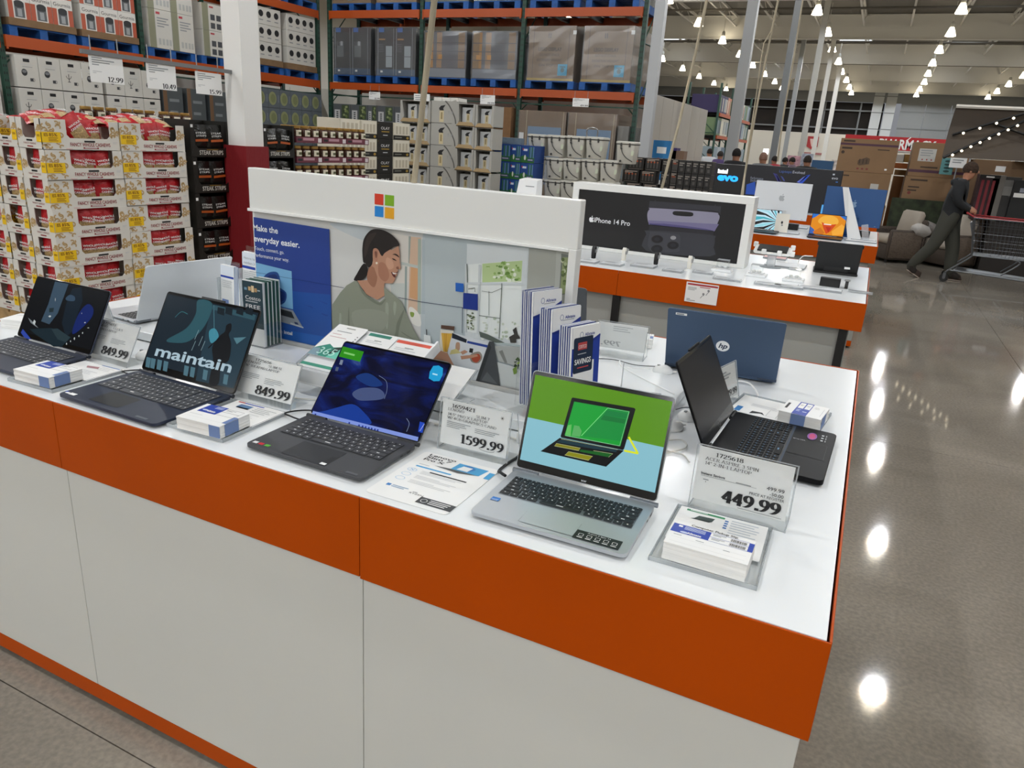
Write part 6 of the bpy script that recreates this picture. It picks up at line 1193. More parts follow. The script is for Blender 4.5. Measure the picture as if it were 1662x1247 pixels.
for c, y0 in ((0, 2.345), (1, 2.957)):
    for dep in range(3 if c == 0 else 1):
        for k in range(7):
            z = .145 + CH * k; x = XF - dep * (CD + .004); jx, jr = rnb.uniform(-.012, .004), rnb.uniform(-.012, .012)
            where = ('left column' if c == 0 else 'right column') + ' of the aisle face' if dep == 0 else ('second' if dep == 1 else 'third') + ' column back on the narrow left face'
            lb = 'cashew carton, %s tier, %s' % (TIER[k], where)
            if first: ct.location = (x + jx, y0, z); ct.rotation_euler = (0, 0, PX + jr); ct['label'] = lb; first = False
            else: copy_tree(ct, (x + jx, y0, z), PX + jr, lb)
            W0 = WH(x + jx, y0, z)
            if k < 6:
                if dep == 0:
                    for q in range(3): bag('cashew bag, %s in the window of the carton on the %s tier, %s' % (('left', 'middle', 'right')[q], TIER[k], 'left column' if c == 0 else 'right column'), W0 @ TR(CW * (.42 + .17 * q) + rnb.uniform(-.012, .012), .055 + .02 * rnb.random(), .007, ry=rnb.uniform(-.2, .2)), rnb.randrange(3))
                if c == 0: bag('cashew bag in the narrow left window, %s tier, %s carton back' % (TIER[k], ORD[dep]), W0 @ TR(.055, CD * .5, .007, rz=-PX) @ TR(0, 0, 0, ry=rnb.uniform(-.15, .15)), rnb.randrange(3))
            elif dep == 0:
                for q in range(4): bag('heaped cashew bag in the top carton of the %s, %s from the left' % ('left column' if c == 0 else 'right column', ORD[q]), W0 @ TR(CW * (.26 + .16 * q), .06 + .03 * (q % 2), .02 + (.045 if (c, q) == (0, 2) else 0), ry=rnb.uniform(-.25, .25) if (c, q) != (0, 2) else -.55, rx=-.15), rnb.randrange(3))
                for q in range(5): bag('cashew bag lying flat on top of the heap, %s, %s from the left' % ('left column' if c == 0 else 'right column', ORD[q]), W0 @ TR(CW * (.12 + .19 * q), .1, .165 + .018 * (q % 3), rx=-1.25, rz=rnb.uniform(-.4, .4)), rnb.randrange(3))
            else: bag('cashew bag lying in the top carton, %s column back on the narrow left face' % ORD[dep], W0 @ TR(.2, .05, .13, rx=-1.2, rz=.3), rnb.randrange(3))
pallet('bare wooden pallet under the cashew cartons', XF, 2.345, 0, PX, 1.222, 1.2, WOOD, 'wooden floor pallets')
# ---- steak strips
BLKC = mat('17150f', .45); ORG = mat('b9571c', .5); BAGK = [bag_mesh(s, mat('d9d9d6', .5), mat('14130f', .25, bump=.4, sc=30.0), mat('1c1a16', .25), .19, .2, .06, 'STEAK|STRIPS', ORG) for s in (5, 6)]
def steak_box():
    w, d, h = .425, .3, .304; t = T('snack_carton', 'x', 'carton', (0, 0, 0), 0, 'black snack cartons'); b = MB()
    b.box(0, d - .005, 0, w, d, h, BLKC); b.box(0, 0, 0, .005, d, h, BLKC); b.box(w - .005, 0, 0, w, d, h, BLKC); b.box(0, 0, 0, w, d, .004, BLKC); b.prism(ushape(w, h, w * .12, w * .95, h * .24, .03), -.005, 0, BLKC, BAS((0, 0, 0), (1, 0, 0), (0, 0, 1))); bd = b.build('carton', t)
    b = MB(FR); txt(b, 'STEAK STRIPS', w * .52, h * .07, .036, mat('d5d2c8', .5), .0004, w=w * .62, al='C', bold=.015); b.bars(w * .4, h * .22, [w * .3], .006, .01, mat('8a6a20', .5), .0004); b.rect(w * .02, h * .8, w * .08, h * .88, PAPER, .0004); b.stroke(spl([(w * .02, h * .1), (w * .08, h * .3), (w * .05, h * .5)]), .002, mat('3a3a38', .5), .0004); b.build('print', bd)
    return t
st = freeze(steak_box()); first = True
for c in range(3):
    for k in range(5):
        x, y0, z = XF - rnb.uniform(0, .01), 3.63 + c * .43, .145 + .305 * k; lb = 'black steak strips carton, %s tier, %s column from the cashews' % (TIER[k] if k < 4 else 'top', ORD[c])
        if first: st.location = (x, y0, z); st.rotation_euler = (0, 0, PX); st['label'] = lb; first = False
        else: copy_tree(st, (x, y0, z), PX, lb)
        if k > 0:
            for q in range(2): bag('black steak strips bag, %s in the carton on the %s tier, %s column' % (('left', 'right')[q], TIER[k] if k < 4 else 'top', ORD[c]), WH(x, y0, z) @ TR(.425 * (.33 + .4 * q), .05, .07, ry=rnb.uniform(-.08, .08)), q, 'steak strips bags', 'bag', BAGK, 'snack_bag')
pallet('wooden pallet under the black steak strips cartons', XF, 3.63, 0, PX, 1.29, 1.2, WOOD, 'wooden floor pallets')
# ---- jars in maroon trays
MARC = mat('6b2f3d', .6); JARB = mat('4a2f22', .15, var=.5, sc=50.0); JLAB = mat('e4ddc6', .6); LIDG = mat('b08a4a', .35, .4); JD = .122
jb = MB(); jb.lathe([(.001, 0), (.052, 0), (.056, .006), (.056, .11), (.05, .128), (.044, .134), (.001, .134)], JARB, 16); jl = MB(); jl.lathe([(.047, .134), (.048, .136), (.048, .158), (.045, .161), (.001, .161)], LIDG, 16)
jp = MB(); L = [[(.0567 * math.sin(a), -.0567 * math.cos(a), z) for a in [(-.75 + 1.5 * i / 8) for i in range(9)]] for z in (.06, .118)]; jp.loft(L, JLAB, caps=False, close=False); jp.rect(-.02, .075, .02, .1, mat('5a5a3a', .6), .0575, BAS((0, 0, 0), (1, 0, 0), (0, 0, 1)))
JM = [jb.mesh('glass', 40), jl.mesh('lid', 40), jp.mesh('paper_label')]
def jar(lb, M):
    o = T('nut_jar', lb, 'jar', (0, 0, 0), 0, 'gold lidded jars in maroon trays'); o.matrix_basis = M
    for me in JM: OBJ(me.name.split('.')[0], me, o)
def jar_tray():
    t = T('jar_tray', 'x', 'carton tray', (0, 0, 0), 0, 'maroon jar trays'); w, d = .4, .27; b = MB()
    for q in ((0, 0, w, .004), (0, d - .004, w, d), (0, 0, .004, d), (w - .004, 0, w, d)): b.box(q[0], q[1], 0, q[2], q[3], .058, MARC)
    b.box(0, 0, 0, w, d, .003, MARC); bd = b.build('carton', t); b = MB(FR); b.rect(.02, .02, .085, .042, INK, .0004); b.bars(.1, .05, [.17], .026, .03, mat('b78a94', .6), .0004); b.rect(.33, .008, .385, .05, mat('d9cfd2', .6), .0004); b.build('print', bd); return t
jt = freeze(jar_tray()); first = True
for c in range(3):
    for k in range(1, 5):
        x, y0, z = XF - .01, 4.945 + c * .405, .73 + .196 * k; lb = 'maroon jar tray, %s tier from the top, %s column after the steak strips' % (ORD[4 - k], ORD[c])
        if first: jt.location = (x, y0, z); jt.rotation_euler = (0, 0, PX); jt['label'] = lb; first = False
        else: copy_tree(jt, (x, y0, z), PX, lb)
        for q in range(3):
            jar('gold lidded jar, %s in the maroon tray, %s tier from the top, %s column' % (('left', 'middle', 'right')[q], ORD[4 - k], ORD[c]), WH(x, y0, z + .004) @ TR(.068 + .132 * q, .066, 0))
            if k == 4: jar('gold lidded jar in the rear row of the top maroon tray, %s, %s column' % (('left', 'middle', 'right')[q], ORD[c]), WH(x, y0, z + .004) @ TR(.068 + .132 * q, .198, 0))
b = MB(); b.box(XF - 1.2, 4.94, .145, XF - .01, 6.16, .92, MARC); o = b.build('carton'); tag(o, 'maroon carton base block under the jar trays', 'carton')
pallet('wooden pallet under the maroon jar trays', XF, 4.94, 0, PX, 1.22, 1.2, WOOD, 'wooden floor pallets')
b = MB(); b.box(-8.2, 3.63, .145, -6.75, 4.93, 1.56, MARC); o = b.build('carton'); tag(o, 'maroon carton block behind the steak strips pallet', 'carton')
for c in range(3):
    t_ = copy_tree(jt, (-6.76, 3.64 + c * .43, 1.562), PX, 'maroon jar tray behind the steak strips, %s from the cashew side' % ORD[c])
    for q in range(3): jar('gold lidded jar showing over the steak strips, %s in the %s tray' % (('left', 'middle', 'right')[q], ORD[c]), WH(-6.76, 3.64 + c * .43, 1.566) @ TR(.068 + .132 * q, .066, 0))
pallet('wooden pallet behind the steak strips', -6.75, 3.63, 0, PX, 1.3, 1.2, WOOD, 'wooden floor pallets')
# ---- generic printed carton
def carton(lb, x, y, z, rz, w, d, h, m0, art=None, grp=None, nm='carton', cat='carton', top=None):
    t = T(nm, lb, cat, (x, y, z), rz, grp); b = MB(); b.box(0, 0, 0, w, d, h, m0); bd = b.build('body', t, bev=.004)
    b = MB(); b.box(.002, d * .48, h, w - .002, d * .52, h + .0012, mat('c9b48a', .4)); b.build('tape', t)
    if art: b = MB(FR); art(b, w, h); b.build('print', bd)
    return t
CRM = mat('d3ccb8', .6); BK2 = mat('15130f', .5); GLD = mat('a98a3a', .5)
def olC(b, w, h): b.rect(w * .06, h * .3, w * .94, h * .95, mat('e2dccb', .6), .0005); [b.rect(w * x, h * .34, w * (x + .13), h * .8, mat('c2b9a4', .6), .001) for x in (.14, .34, .54, .74)]; b.rect(0, 0, w, h * .26, BK2, .0008); b.bars(w * .1, h * .16, [w * .4], h * .05, .1, mat('8a8a80', .5), .0012); b.flat(ell(w * .85, h * .12, w * .08, h * .08, 10), GLD, .0012)
def olB(b, w, h): txt(b, 'OLAY', w * .5, h * .55, h * .16, PAPER, .001, w=w * .55, al='C'); b.rect(w * .25, h * .4, w * .75, h * .46, GLD, .001); b.bars(w * .35, h * .25, [w * .3], h * .05, .1, LGREY, .001); b.rect(w * .02, h * .88, w * .06, h * .9, GLD, .001)
for c, (ya, yb, mm, fn, cn) in enumerate(((6.62, 7.05, CRM, olC, 'first'), (7.06, 7.41, CRM, olC, 'second'), (7.42, 7.78, BK2, olB, 'third'), (7.79, 8.2, CRM, olC, 'fourth'))):
    for k in range(6): carton('%s skin care carton past the jars, %s column, %s tier from the top' % ('black' if mm is BK2 else 'cream', cn, ORD[5 - k]), -6.2, ya, .45 + .225 * k, PX, yb - ya, .35, .222, mm, fn, 'skin care cartons')
b = MB(); b.box(-6.9, 6.62, .145, -6.2, 8.2, .449, CRM); o = b.build('carton'); tag(o, 'cream carton block at the base of the skin care stack', 'carton')
pallet('wooden pallet under the skin care cartons', -6.2, 6.6, 0, PX, 1.62, 1.2, WOOD, 'wooden floor pallets')
# ---- pump bottle displays
GRYC = mat('a9a7a0', .6); KRAFT = mat('a88f68', .7); BTL = mat('cdbf98', .4)
def bottle(b, x, y, s, z): b.rect(x - .045 * s, y, x + .045 * s, y + .2 * s, BTL, z); b.rect(x - .018 * s, y + .05 * s, x + .018 * s, y + .17 * s, mat('9a8860', .5), z + .0003); b.flat([(x - .045 * s, y + .2 * s), (x + .045 * s, y + .2 * s), (x + .03 * s, y + .24 * s), (x + .08 * s, y + .3 * s), (x - .02 * s, y + .28 * s), (x - .06 * s, y + .24 * s)], INK, z + .0003)
def pump_display(lb, x, y, z, w, h, n):
    t = T('display_carton', lb, 'carton', (x, y, z), 0, 'grey bottle display cartons'); b = MB(); a = w * .1
    b.box(0, .3, 0, w, .32, h, GRYC); b.box(0, 0, 0, w, .32, .01, GRYC); b.box(0, .02, h - .006, w, .3, h, GRYC)
    b.prism([(0, 0), (.02, 0), (a + .012, h * .25), (.03, h), (0, h)], 0, .008, GRYC, BAS((0, .0, 0), (1, 0, 0), (0, 0, 1))); b.prism([(w, 0), (w, h), (w - .03, h), (w - a - .012, h * .25), (w - .02, 0)], 0, .008, GRYC, BAS((0, .0, 0), (1, 0, 0), (0, 0, 1)))
    b.box(0, 0, 0, .008, .3, h, GRYC); b.box(w - .008, 0, 0, w, .3, h, GRYC); bd = b.build('carton', t)
    b = MB(FR); b.bars(.012, h * .8, [.012] * 4, h * .06, h * .16, GREY, .001); b.build('print', bd)
    b = MB(); b.prism([(.0, .0), (w, 0), (w - .05, h * .17), (.05, h * .17)], 0, .006, KRAFT, BAS((0, -.012, 0), (1, 0, 0), (0, .02, .2))); lp = b.build('kraft_lip', t)
    for q in range(n):
        b = MB(); ww = w * .72 / n; xx = w * .14 + q * ww; b.box(xx, .09, .011, xx + ww * .82, .2, h * .84, mat('c9cbcb', .5)); bottle(b, xx + ww * .5, h * .12, h * 2.2, .0005 + .0, ) if False else None
        o = b.build('boxed_bottle', t); b2 = MB(BAS((0, .0892, 0), (1, 0, 0), (0, 0, 1))); bottle(b2, xx + ww * .45, h * .16, h * 2.0, .0002); b2.build('print', o)
YB = 9.1
xa = [onY(p_, 200, YB).x for p_ in (650, 699.5, 741, 771.5, 802)]
zb = onY(720, 236, YB).z; hh_ = (onY(720, 200, YB).z - zb)
def greyart(b, w, h):
    b.flat(spl([(w * .55, h), (w * .7, h * .8), (w * .95, h * .3), (w, h * .1), (w, h), (w * .8, h)], True, 3), mat('a9a7a0', .6), .0004); b.stroke(spl([(w * .55, h), (w * .72, h * .78), (w * .93, h * .3), (w * .98, 0)]), .02, mat('5c5b57', .6), .0006); bottle(b, w * .42, h * .05, h * 2.6, .001); txt(b, 'T-3', w * .66, h * .42, h * .13, GREY, .001, w=w * .2)
for k in range(5):
    z = zb + hh_ * (1 - k); r = '%s tier from the top' % ORD[k]
    if z < .15: continue
    pump_display('wide grey pump bottle display, %s, left of plain cartons' % r, xa[0], YB, z - hh_ * .02, xa[1] - xa[0] - .01, hh_ * .97, 2)
    carton('plain grey carton printed with a pump bottle, %s' % r, xa[1], YB, z, 0, xa[2] - xa[1] - .006, .32, hh_ * .985, GRYC, greyart, 'grey pump bottle cartons')
    pump_display('narrow grey pump bottle display, %s, right of plain cartons' % r, xa[2], YB, z - hh_ * .06, xa[3] - xa[2] - .008, hh_ * .97, 1)
    pump_display('narrow grey pump bottle display, %s, beside blue cartons' % r, xa[3], YB, z - hh_ * .08, xa[4] - xa[3] - .01, hh_ * .97, 1)
for q in range(3): carton('white box lying on top of the pump bottle displays, %s from the left' % ORD[q], xa[1] + .01 + q * .15, YB + .05, zb + 2 * hh_ * .985 + .006, 0, .14, .25, .05, mat('d8d6ce', .6), None, 'white boxes on the pump bottle displays')
b = MB(); b.box(xa[0], YB + .02, .145, xa[4], YB + .8, max(.15, min(z_ for z_ in [zb + hh_ * (1 - k) for k in range(5)] if z_ >= .15) - .12 * hh_), GRYC); o = b.build('carton'); tag(o, 'grey carton block at the base of the pump bottle displays', 'carton')
pallet('wooden pallet under the pump bottle displays', xa[0], YB - .02, 0, 0, xa[4] - xa[0] - .01, .85, WOOD, 'wooden floor pallets')
# ---- blue and green cartons
BLU = mat('1d4489', .5); GRN2 = mat('2f6b35', .5)
def blueart(b, w, h):
    rn_ = random.Random(int(w * 977)); b.flat([(0, 0), (w, 0), (w, h * .35), (w * .6, h * .28), (w * .3, h * .45), (0, h * .36)], GRN2, .0004); b.flat(spl([(w * .1, h * .72), (w * .25, h * .88), (w * .5, h * .86), (w * .5, h * .68), (w * .25, h * .62)], True, 3), mat('24509e', .5), .0008); b.rect(w * .16, h * .68, w * .46, h * .8, mat('dbe2ee', .5), .0012); b.flat(ell(w * .13, h * .78, w * .05, h * .06, 8), mat('b8323a', .5), .0014)
    for i in range(4): b.rect(w * (.6 + .1 * i), h * .3, w * (.66 + .1 * i), h * .92, mat('6f93b8' if i % 2 else '3f7a4a', .5), .001)
    b.rect(w * .5, h * .1, w * .94, h * .24, mat('3a3f7a', .5), .0012); b.bars(w * .53, h * .2, [w * .36], h * .05, .1, LGREY, .0016); b.flat(ell(w * .3, h * .3, w * .08, h * .16, 8), mat('d9dccf', .5), .0008)
YBL = 10.0; xb = [onY(p_, 250, YBL).x for p_ in (801, 829, 846, 868)]; zt = onY(830, 234, YBL).z
for c in range(3):
    for k in range(5): carton('blue and green carton, %s tier from the top, %s column beside the white coolers' % (ORD[k], ORD[c]), xb[c], YBL, zt - .268 * (k + 1), 0, xb[c + 1] - xb[c] - .006, .4, .264, BLU, blueart, 'blue and green cartons')
pallet('wooden pallet under the blue and green cartons', xb[0], YBL, 0, 0, xb[3] - xb[0] - .01, .42, WOOD, 'wooden floor pallets')
carton('bag-like clear wrapped pack lying on the blue cartons', xb[0] + .02, YBL + .06, zt - .002, .1, .4, .2, .1, mat('6f7f8c', .25, bump=.6, sc=20.0), None)
# ---- coolers
WCL = mat('c9c6bb', .45); COLR_ = mat('3a3936', .5)
def cooler():
    t = T('cooler', 'x', 'cooler', (0, 0, 0), 0, 'white hard coolers'); w, d, h = .305, .3, .32
    b = MB(); L = []
    for z, i in ((0, .03), (.01, .024), (h * .88, .004), (h * .92, .004)): L.append([(x, y, z) for x, y in rrect(i, i, w - i, d - i, .03, 3)])
    b.loft(L, WCL); b.build('body', t, 40)
    b = MB(); b.loft([[(x, y, z) for x, y in rrect(-.008 + i, -.01 + i, w + .008 - i, d + .004 - i, .035, 3)] for z, i in ((h * .925, .004), (h * .935, 0), (h * 1.01, 0), (h * 1.04, .012), (h * 1.045, .03))], WCL); b.build('lid', t, 40)
    b = MB(); b.box(.0, -.001, h * .885, w, d + .001, h * .93, COLR_); b.build('gasket', t)
    for x in (w * .28, w * .72):
        b = MB(); b.rbox(x - .014, -.012, h * .78, x + .014, 0, h * .96, .004, .002, COLR_); b.build('latch', t)
    b = MB(); b.lathe([(.001, -.012), (.016, -.012), (.018, -.004), (.018, 0), (.001, 0)], COLR_, 10, TR(w * .3, -.001, h * .12, rx=-PX) @ TR(0, 0, -.0)); b.build('drain_plug', t)
    b = MB(); b.tube(spl([(w * .3, -.01, h * .72), (w * .4, -.02, h * .5), (w * .62, -.02, h * .28), (w * .95, -.012, h * .12)]), .007, COLR_, 6); b.tube([(w * .28, -.014, h * .76), (w * .33, -.014, h * .66)], .014, COLR_, 6); b.build('rope_handle', t)
    b = MB(); b.flat([(w * .84, h * .38), (w * .96, h * .4), (w * .98, h * .58), (w * .9, h * .66), (w * .84, h * .56)], mat('c9d0b8', .6), .012, FR); b.build('hang_tag', t)
    return t
co = freeze(cooler()); first = True; YC = 10.35
rows = [((855, 886.5, 918, 949, 999.5), 1.826), ((868, 887, 914.5, 945, 975.5), 1.46), ((867, 886, 913, 943, 974), 1.12), ((866, 886, 913, 943, 974), .78), ((866, 886, 913, 943, 974), .44)]
for r, (pxs, ztop) in enumerate(rows):
    for i, p_ in enumerate(pxs):
        x = onY(p_, 240, YC).x; lb = 'white cooler, %s row from the top, %s from the blue cartons' % (ORD[r], ORD[i]); h0 = onY(p_ + 14, (221 if r == 0 else 258 if r == 1 else 294) + (5 if (r, i) == (0, 4) else 0) + (p_ - 930) * .045, YC).z if r < 3 else ztop
        loc = (x + .0, YC + .0 * i, h0 - .335)
        if r > 0 and i == 0: loc = (x - .2, YC + .01, loc[2])
        if first: co.location = loc; co['label'] = lb; first = False
        else: copy_tree(co, loc, rnb.uniform(-.04, .04), lb)
pallet('wooden pallet under the white coolers', onY(866, 240, YC).x - .2, YC, 0, 0, 1.85, 1.0, WOOD, 'wooden floor pallets')
b = MB(); b.tube(spl([(-4.33, YC + .06, 1.78), (-4.33, YC + .05, 1.9), (-4.24, YC + .06, 1.93), (-4.17, YC + .08, 1.9), (-4.17, YC + .08, 1.8)]), .012, STEEL, 6); o = b.build('cooler_handle', None, 50); tag(o, 'raised metal handle loop on top of the cooler row', 'handle')
# ---- dark cartons with orange print
DKC = mat('1d1a17', .5)
def dkart(b, w, h):
    for i in range(4):
        x = w * (.14 + .2 * i); b.rect(x, h * .2, x + w * .1, h * .62, mat('4b4744', .4), .0006); b.rect(x, h * .62, x + w * .1, h * .74, mat('b3502a' if i in (1, 2) else '8d5a40', .5), .0008)
    b.bars(w * .12, h * .92, [w * .76, w * .5], h * .05, h * .1, mat('b7a79a', .5), .0006); b.bars(w * .1, h * .1, [w * .8], h * .04, .1, mat('6a635c', .5), .0006)
YD = 11.6
cols = [(1019, 1046), (1047, 1073)]
for k in range(5):
    for i, (pa, pb) in enumerate(cols):
        off = -6 if k % 2 == 0 else 0; a_ = onY(pa + (0 if k % 2 == 0 else -6), 262, YD).x; b_ = onY(pb + (0 if k % 2 == 0 else -6), 262, YD).x
        carton('dark carton with orange bottle print, %s tier from the top, %s column' % (ORD[k], ORD[i]), a_, YD + .02 * i, onY(1045, 255.5, YD).z - .212 * (k + 1), 0, b_ - a_ - .006, .26, .209, DKC, dkart, 'dark bottle cartons')
def dkend(b, w, h): b.bars(w * .12, h * .8, [w * .7, w * .5], h * .08, h * .16, mat('8d867e', .5), .0006); b.rect(w * .3, h * .15, w * .7, h * .4, mat('4b4744', .4), .0006)
pe = [1074, 1090, 1101, 1113, 1124, 1135, 1146, 1157]
for k in range(5):
    for i in range(7):
        a_ = onY(pe[i], 262, YD).x; b_ = onY(pe[i + 1], 262, YD).x
        carton('dark carton end with pale print, %s tier from the top, %s from the left' % (ORD[k], ORD[i]), a_, YD + .05, onY(1100, 259, YD).z - .212 * (k + 1), 0, b_ - a_ - .006, .3, .209, DKC, dkend if i != 1 else dkart, 'dark carton ends')
b = MB(); b.box(onY(pe[0] - 60, 262, YD).x, YD + .06, .145, onY(pe[-1], 262, YD).x, YD + .35, onY(1100, 259, YD).z - .212 * 5 - .02, DKC); o = b.build('carton'); tag(o, 'dark carton block under the dark bottle cartons', 'carton')
pallet('wooden pallet under the dark cartons', onY(1015, 262, YD).x, YD - .05, 0, 0, 1.5, .9, WOOD, 'wooden floor pallets')
# ---- hanging price cards over the pallet aisle
m = MB(); m.box(-5.345, 2.66, 2.07, -5.315, 4.05, 2.1, mat('77797b', .4)); o = m.build('hanging_rail'); tag(o, 'grey rail fixed to the red based column, carrying three price cards', 'rail')
def big_card(lb, X, pa, pb, price, num, Xa=True):
    Y0 = 0 if Xa or X > 12 else 2
    a = onX(*pa, X) if Xa else onY(*pa, X); b = onX(*pb, X) if Xa else onY(*pb, X); t = T('hanging_price_card', lb, 'price card', tuple((a + b) / 2), PX if Xa else 0, 'hanging price cards')
    w = (b.y - a.y) if Xa else (b.x - a.x); h = a.z - b.z; m = MB(); m.box(-w / 2, -.003, -h / 2, w / 2, 0, h / 2, PAPER); cd = m.build('card', t); m = MB(BAS((-w / 2, -.0035, -h / 2), (1, 0, 0), (0, 0, 1)))
    m.bars(w * .08, h * .93, [w * .3, w * .66, w * .52, w * .2], h * .035, h * .085, GREY); m.bars(w * .08, h * .42, [w * .26, w * .1], h * .025, h * .06, LGREY); stxt(m, price, w * .97, h * .05, h * .2, INK, a=.075, w=w * .48, al='R'); m.build('lettering', cd)
    m = MB(); m.box(-w / 2, .004, -h / 2 - .01, w / 2 + w * .5, .006, h / 2, ACR); m.build('clear_sleeve', t)
    m = MB(); [m.box(sx * w * .4 - .004, .003, h / 2 - .01, sx * w * .4 + .004, .006, h / 2 + .13, ACRE) for sx in (-1, 1)] if Y0 < 1 else m.tube([(0, .02, h / 2 - .01), (0, .02, -t.location.z)], .01, COLG, 6); m.build('hook' if Y0 < 1 else 'pole', t); return t
big_card('white price card 12.99 hanging above the cashew pallet', -5.33, (142.5, 88), (202, 138), '12.99', '')
big_card('white price card 10.49 hanging between the cashews and steak strips', -5.33, (236, 101), (287, 148), '10.49', '')
big_card('white price card 15.99 hanging beside the white column', -5.33, (316, 115), (360.5, 156), '15.99', '')
big_card('small price card 16.95 hanging in the left rack below the beam', -11.755, (112, 110), (142, 131), '16.95', '')
big_card('small price card on the left rack beam beside the column, over the green plates', -11.755, (456, 150), (473, 166), '12.99', '')
for lb, pa, pb, Y, pr in (('price card hanging on the back rack, left bay', (599, 149), (617, 162), 12.955, '11.99'), ('price card hanging on the back rack, middle bay, over the brown cartons', (780, 154), (803, 170), 12.955, '19.99'), ('price card hanging on the back rack, right bay, over the picture cartons', (930, 159), (955, 174), 12.955, '49.99'), ('white card with red strip standing over the pump bottle displays', (721, 169), (759, 197), 9.6, '9.99'), ('price card behind the beige cord over the pump bottle displays', (672, 152), (697, 189), 9.6, '5.99')): big_card(lb, Y, pa, pb, pr, '', False)
# ================================================================== pallet racks
GRNR = mat('1f4436', .5); ORB = mat('b04a12', .45); DKMET = mat('2a2c2b', .5)
def rack(label, O, rz, posts, depth, beams, height, labels_dark=True):
    t = T('pallet_rack', label, 'rack', O, rz, 'pallet racks')
    for x in posts:
        for y in (0, depth):
            b = MB(); b.box(x - .04, y, 0, x + .04, y + .03, height, GRNR); b.box(x - .04, y + .03, 0, x - .025, y + .075, height, GRNR); b.box(x + .025, y + .03, 0, x + .04, y + .075, height, GRNR)
            if y == 0:
                for k in range(int(height / .1)): b.rect(x - .024, k * .1 + .02, x - .008, k * .1 + .055, BLACK, 0, BAS((0, -.0008, 0), (1, 0, 0), (0, 0, 1))); b.rect(x + .008, k * .1 + .02, x + .024, k * .1 + .055, BLACK, 0, BAS((0, -.0008, 0), (1, 0, 0), (0, 0, 1)))
            b.build('upright', t)
        b = MB(); n = int(height / 1.1)
        for k in range(n):
            z = .2 + k * 1.1; b.tube([(x, .07, z), (x, depth, z)], .014, GRNR, 4); b.tube([(x, .07, z), (x, depth, z + 1.0)], .014, GRNR, 4)
        b.build('brace', t)
    for z0, z1 in beams:
        for i in range(len(posts) - 1):
            for y in (-.035, depth + .05):
                b = MB(); b.box(posts[i] + .041, y, z0, posts[i + 1] - .041, y + .045, z1, ORB); b.box(posts[i] + .041, y - .006, z0 - .03, posts[i] + .07, y, z1, ORB); b.box(posts[i + 1] - .07, y - .006, z0 - .03, posts[i + 1] - .041, y, z1, ORB); b.build('beam', t)
            b = MB(); xm = (posts[i] + posts[i + 1]) / 2
            for q in (-.6, 0, .6): b.box(xm + q * (posts[i + 1] - posts[i]) * .5 - .03, .01, z0 + .05, xm + q * (posts[i + 1] - posts[i]) * .5 + .03, depth + .05, z1 - .01, DKMET)
            b.build('support_bar', t)
    for i in range(len(posts) - 1 if labels_dark else 0):
        b = MB(); b.box(posts[i] + .04, .06, 2.36, posts[i + 1] - .04, .075, 2.385, GRNR); b.build('tie_bar', t)
        for s_, x in ((1, posts[i]), (-1, posts[i + 1])):
            b = MB(); b.tube([(x + s_ * .04, .067, 2.25), (x + s_ * .16, .067, 2.37)], .012, GRNR, 4); b.build('knee_brace', t)
    return t
BX = [onY(535, 139, 13.0).x, onY(682, 140, 13.0).x, onY(843, 142, 13.0).x, onY(1034, 148, 13.0).x]
rack('green and orange pallet rack across the back, holding wrapped and brown cartons', (0, 13.0, 0), 0, BX, 1.05, [(2.50, 2.64), (3.93, 4.08)], 6.4)
LY = [3.69, 6.06, 8.43, 10.75, 13.0]
rack('green and orange pallet rack on the left, behind the cashew pallets', (-11.8, 0, 0), PX, LY, 1.05, [(2.50, 2.66), (3.93, 4.08)], 6.4)
BZ, BZ2 = 2.662, 4.082
# -- back rack, first level
def wrapped(lb, x, y, z, rz, w, d, h, fn, grp='film wrapped pallet loads', m0=None, film=True):
    t = T('wrapped_load', lb, 'pallet load', (x, y, z), rz, grp); b = MB(); b.box(.01, .01, 0, w - .01, d, h, m0 or mat('23262a', .5)); ld = b.build('load', t)
    b = MB(BAS((0, .0092, 0), (1, 0, 0), (0, 0, 1))); fn(b, w, h); b.build('print', ld)
    if film:
        rn_ = random.Random(lb); L = []
        for z_ in (0, .12, .3, .5, .7, .9, 1.0):
            L.append([(x_ + rn_.uniform(-.006, .006), y_ + rn_.uniform(-.006, .004), z_ * h) for x_, y_ in [(-.004, -.004), (w * .25, -.008), (w * .5, -.004), (w * .75, -.008), (w + .004, -.004), (w + .004, d), (-.004, d)]])
        b = MB(); b.loft(L, FILM, caps=False); b.build('stretch_film', t)
    return t
def tower(dx, light):
    def f(b, w, h):
        b.rect(.02, .01, w - .02, h * .98, mat('1d2126', .5)); n = 2
        for q in range(n):
            x0 = w * (.08 + .46 * q); b.rect(x0, h * .9, x0 + .13, h * .99, mat('1c5fae', .5), .001)
            if light: b.rect(x0 + .18, h * .18, x0 + .34, h * .62, mat('a3adb3', .4), .001); b.rect(x0 + .17, h * .4, x0 + .35, h * .41, INK, .0015); b.bars(x0 - .02, h * .66, [.14] * 5, .012, .035, mat('585c60', .5), .001); b.rect(x0, h * .74, x0 + .16, h * .77, mat('a87c48', .5), .001)
            else: b.rect(x0 + .02, h * .38, x0 + .2, h * .7, mat('5f6468', .5), .001); b.rect(x0 + .12, h * .62, x0 + .18, h * .71, mat('a9adb0', .5), .0015); b.rect(x0 + .03, h * .62, x0 + .09, h * .7, mat('34383c', .5), .0015)
            b.rect(x0 + .04, h * .07, x0 + .1, h * .11, PAPER, .0015)
            b.rect(x0 - .03, h * .02, x0 - .015, h * .98, mat('8a9096', .5), .001); b.rect(x0 + .37, h * .02, x0 + .38, h * .98, mat('8a9096', .5), .001)
        b.rect(.02, .01, w - .02, h * .14, mat('34526e', .5), .0008)
    return f
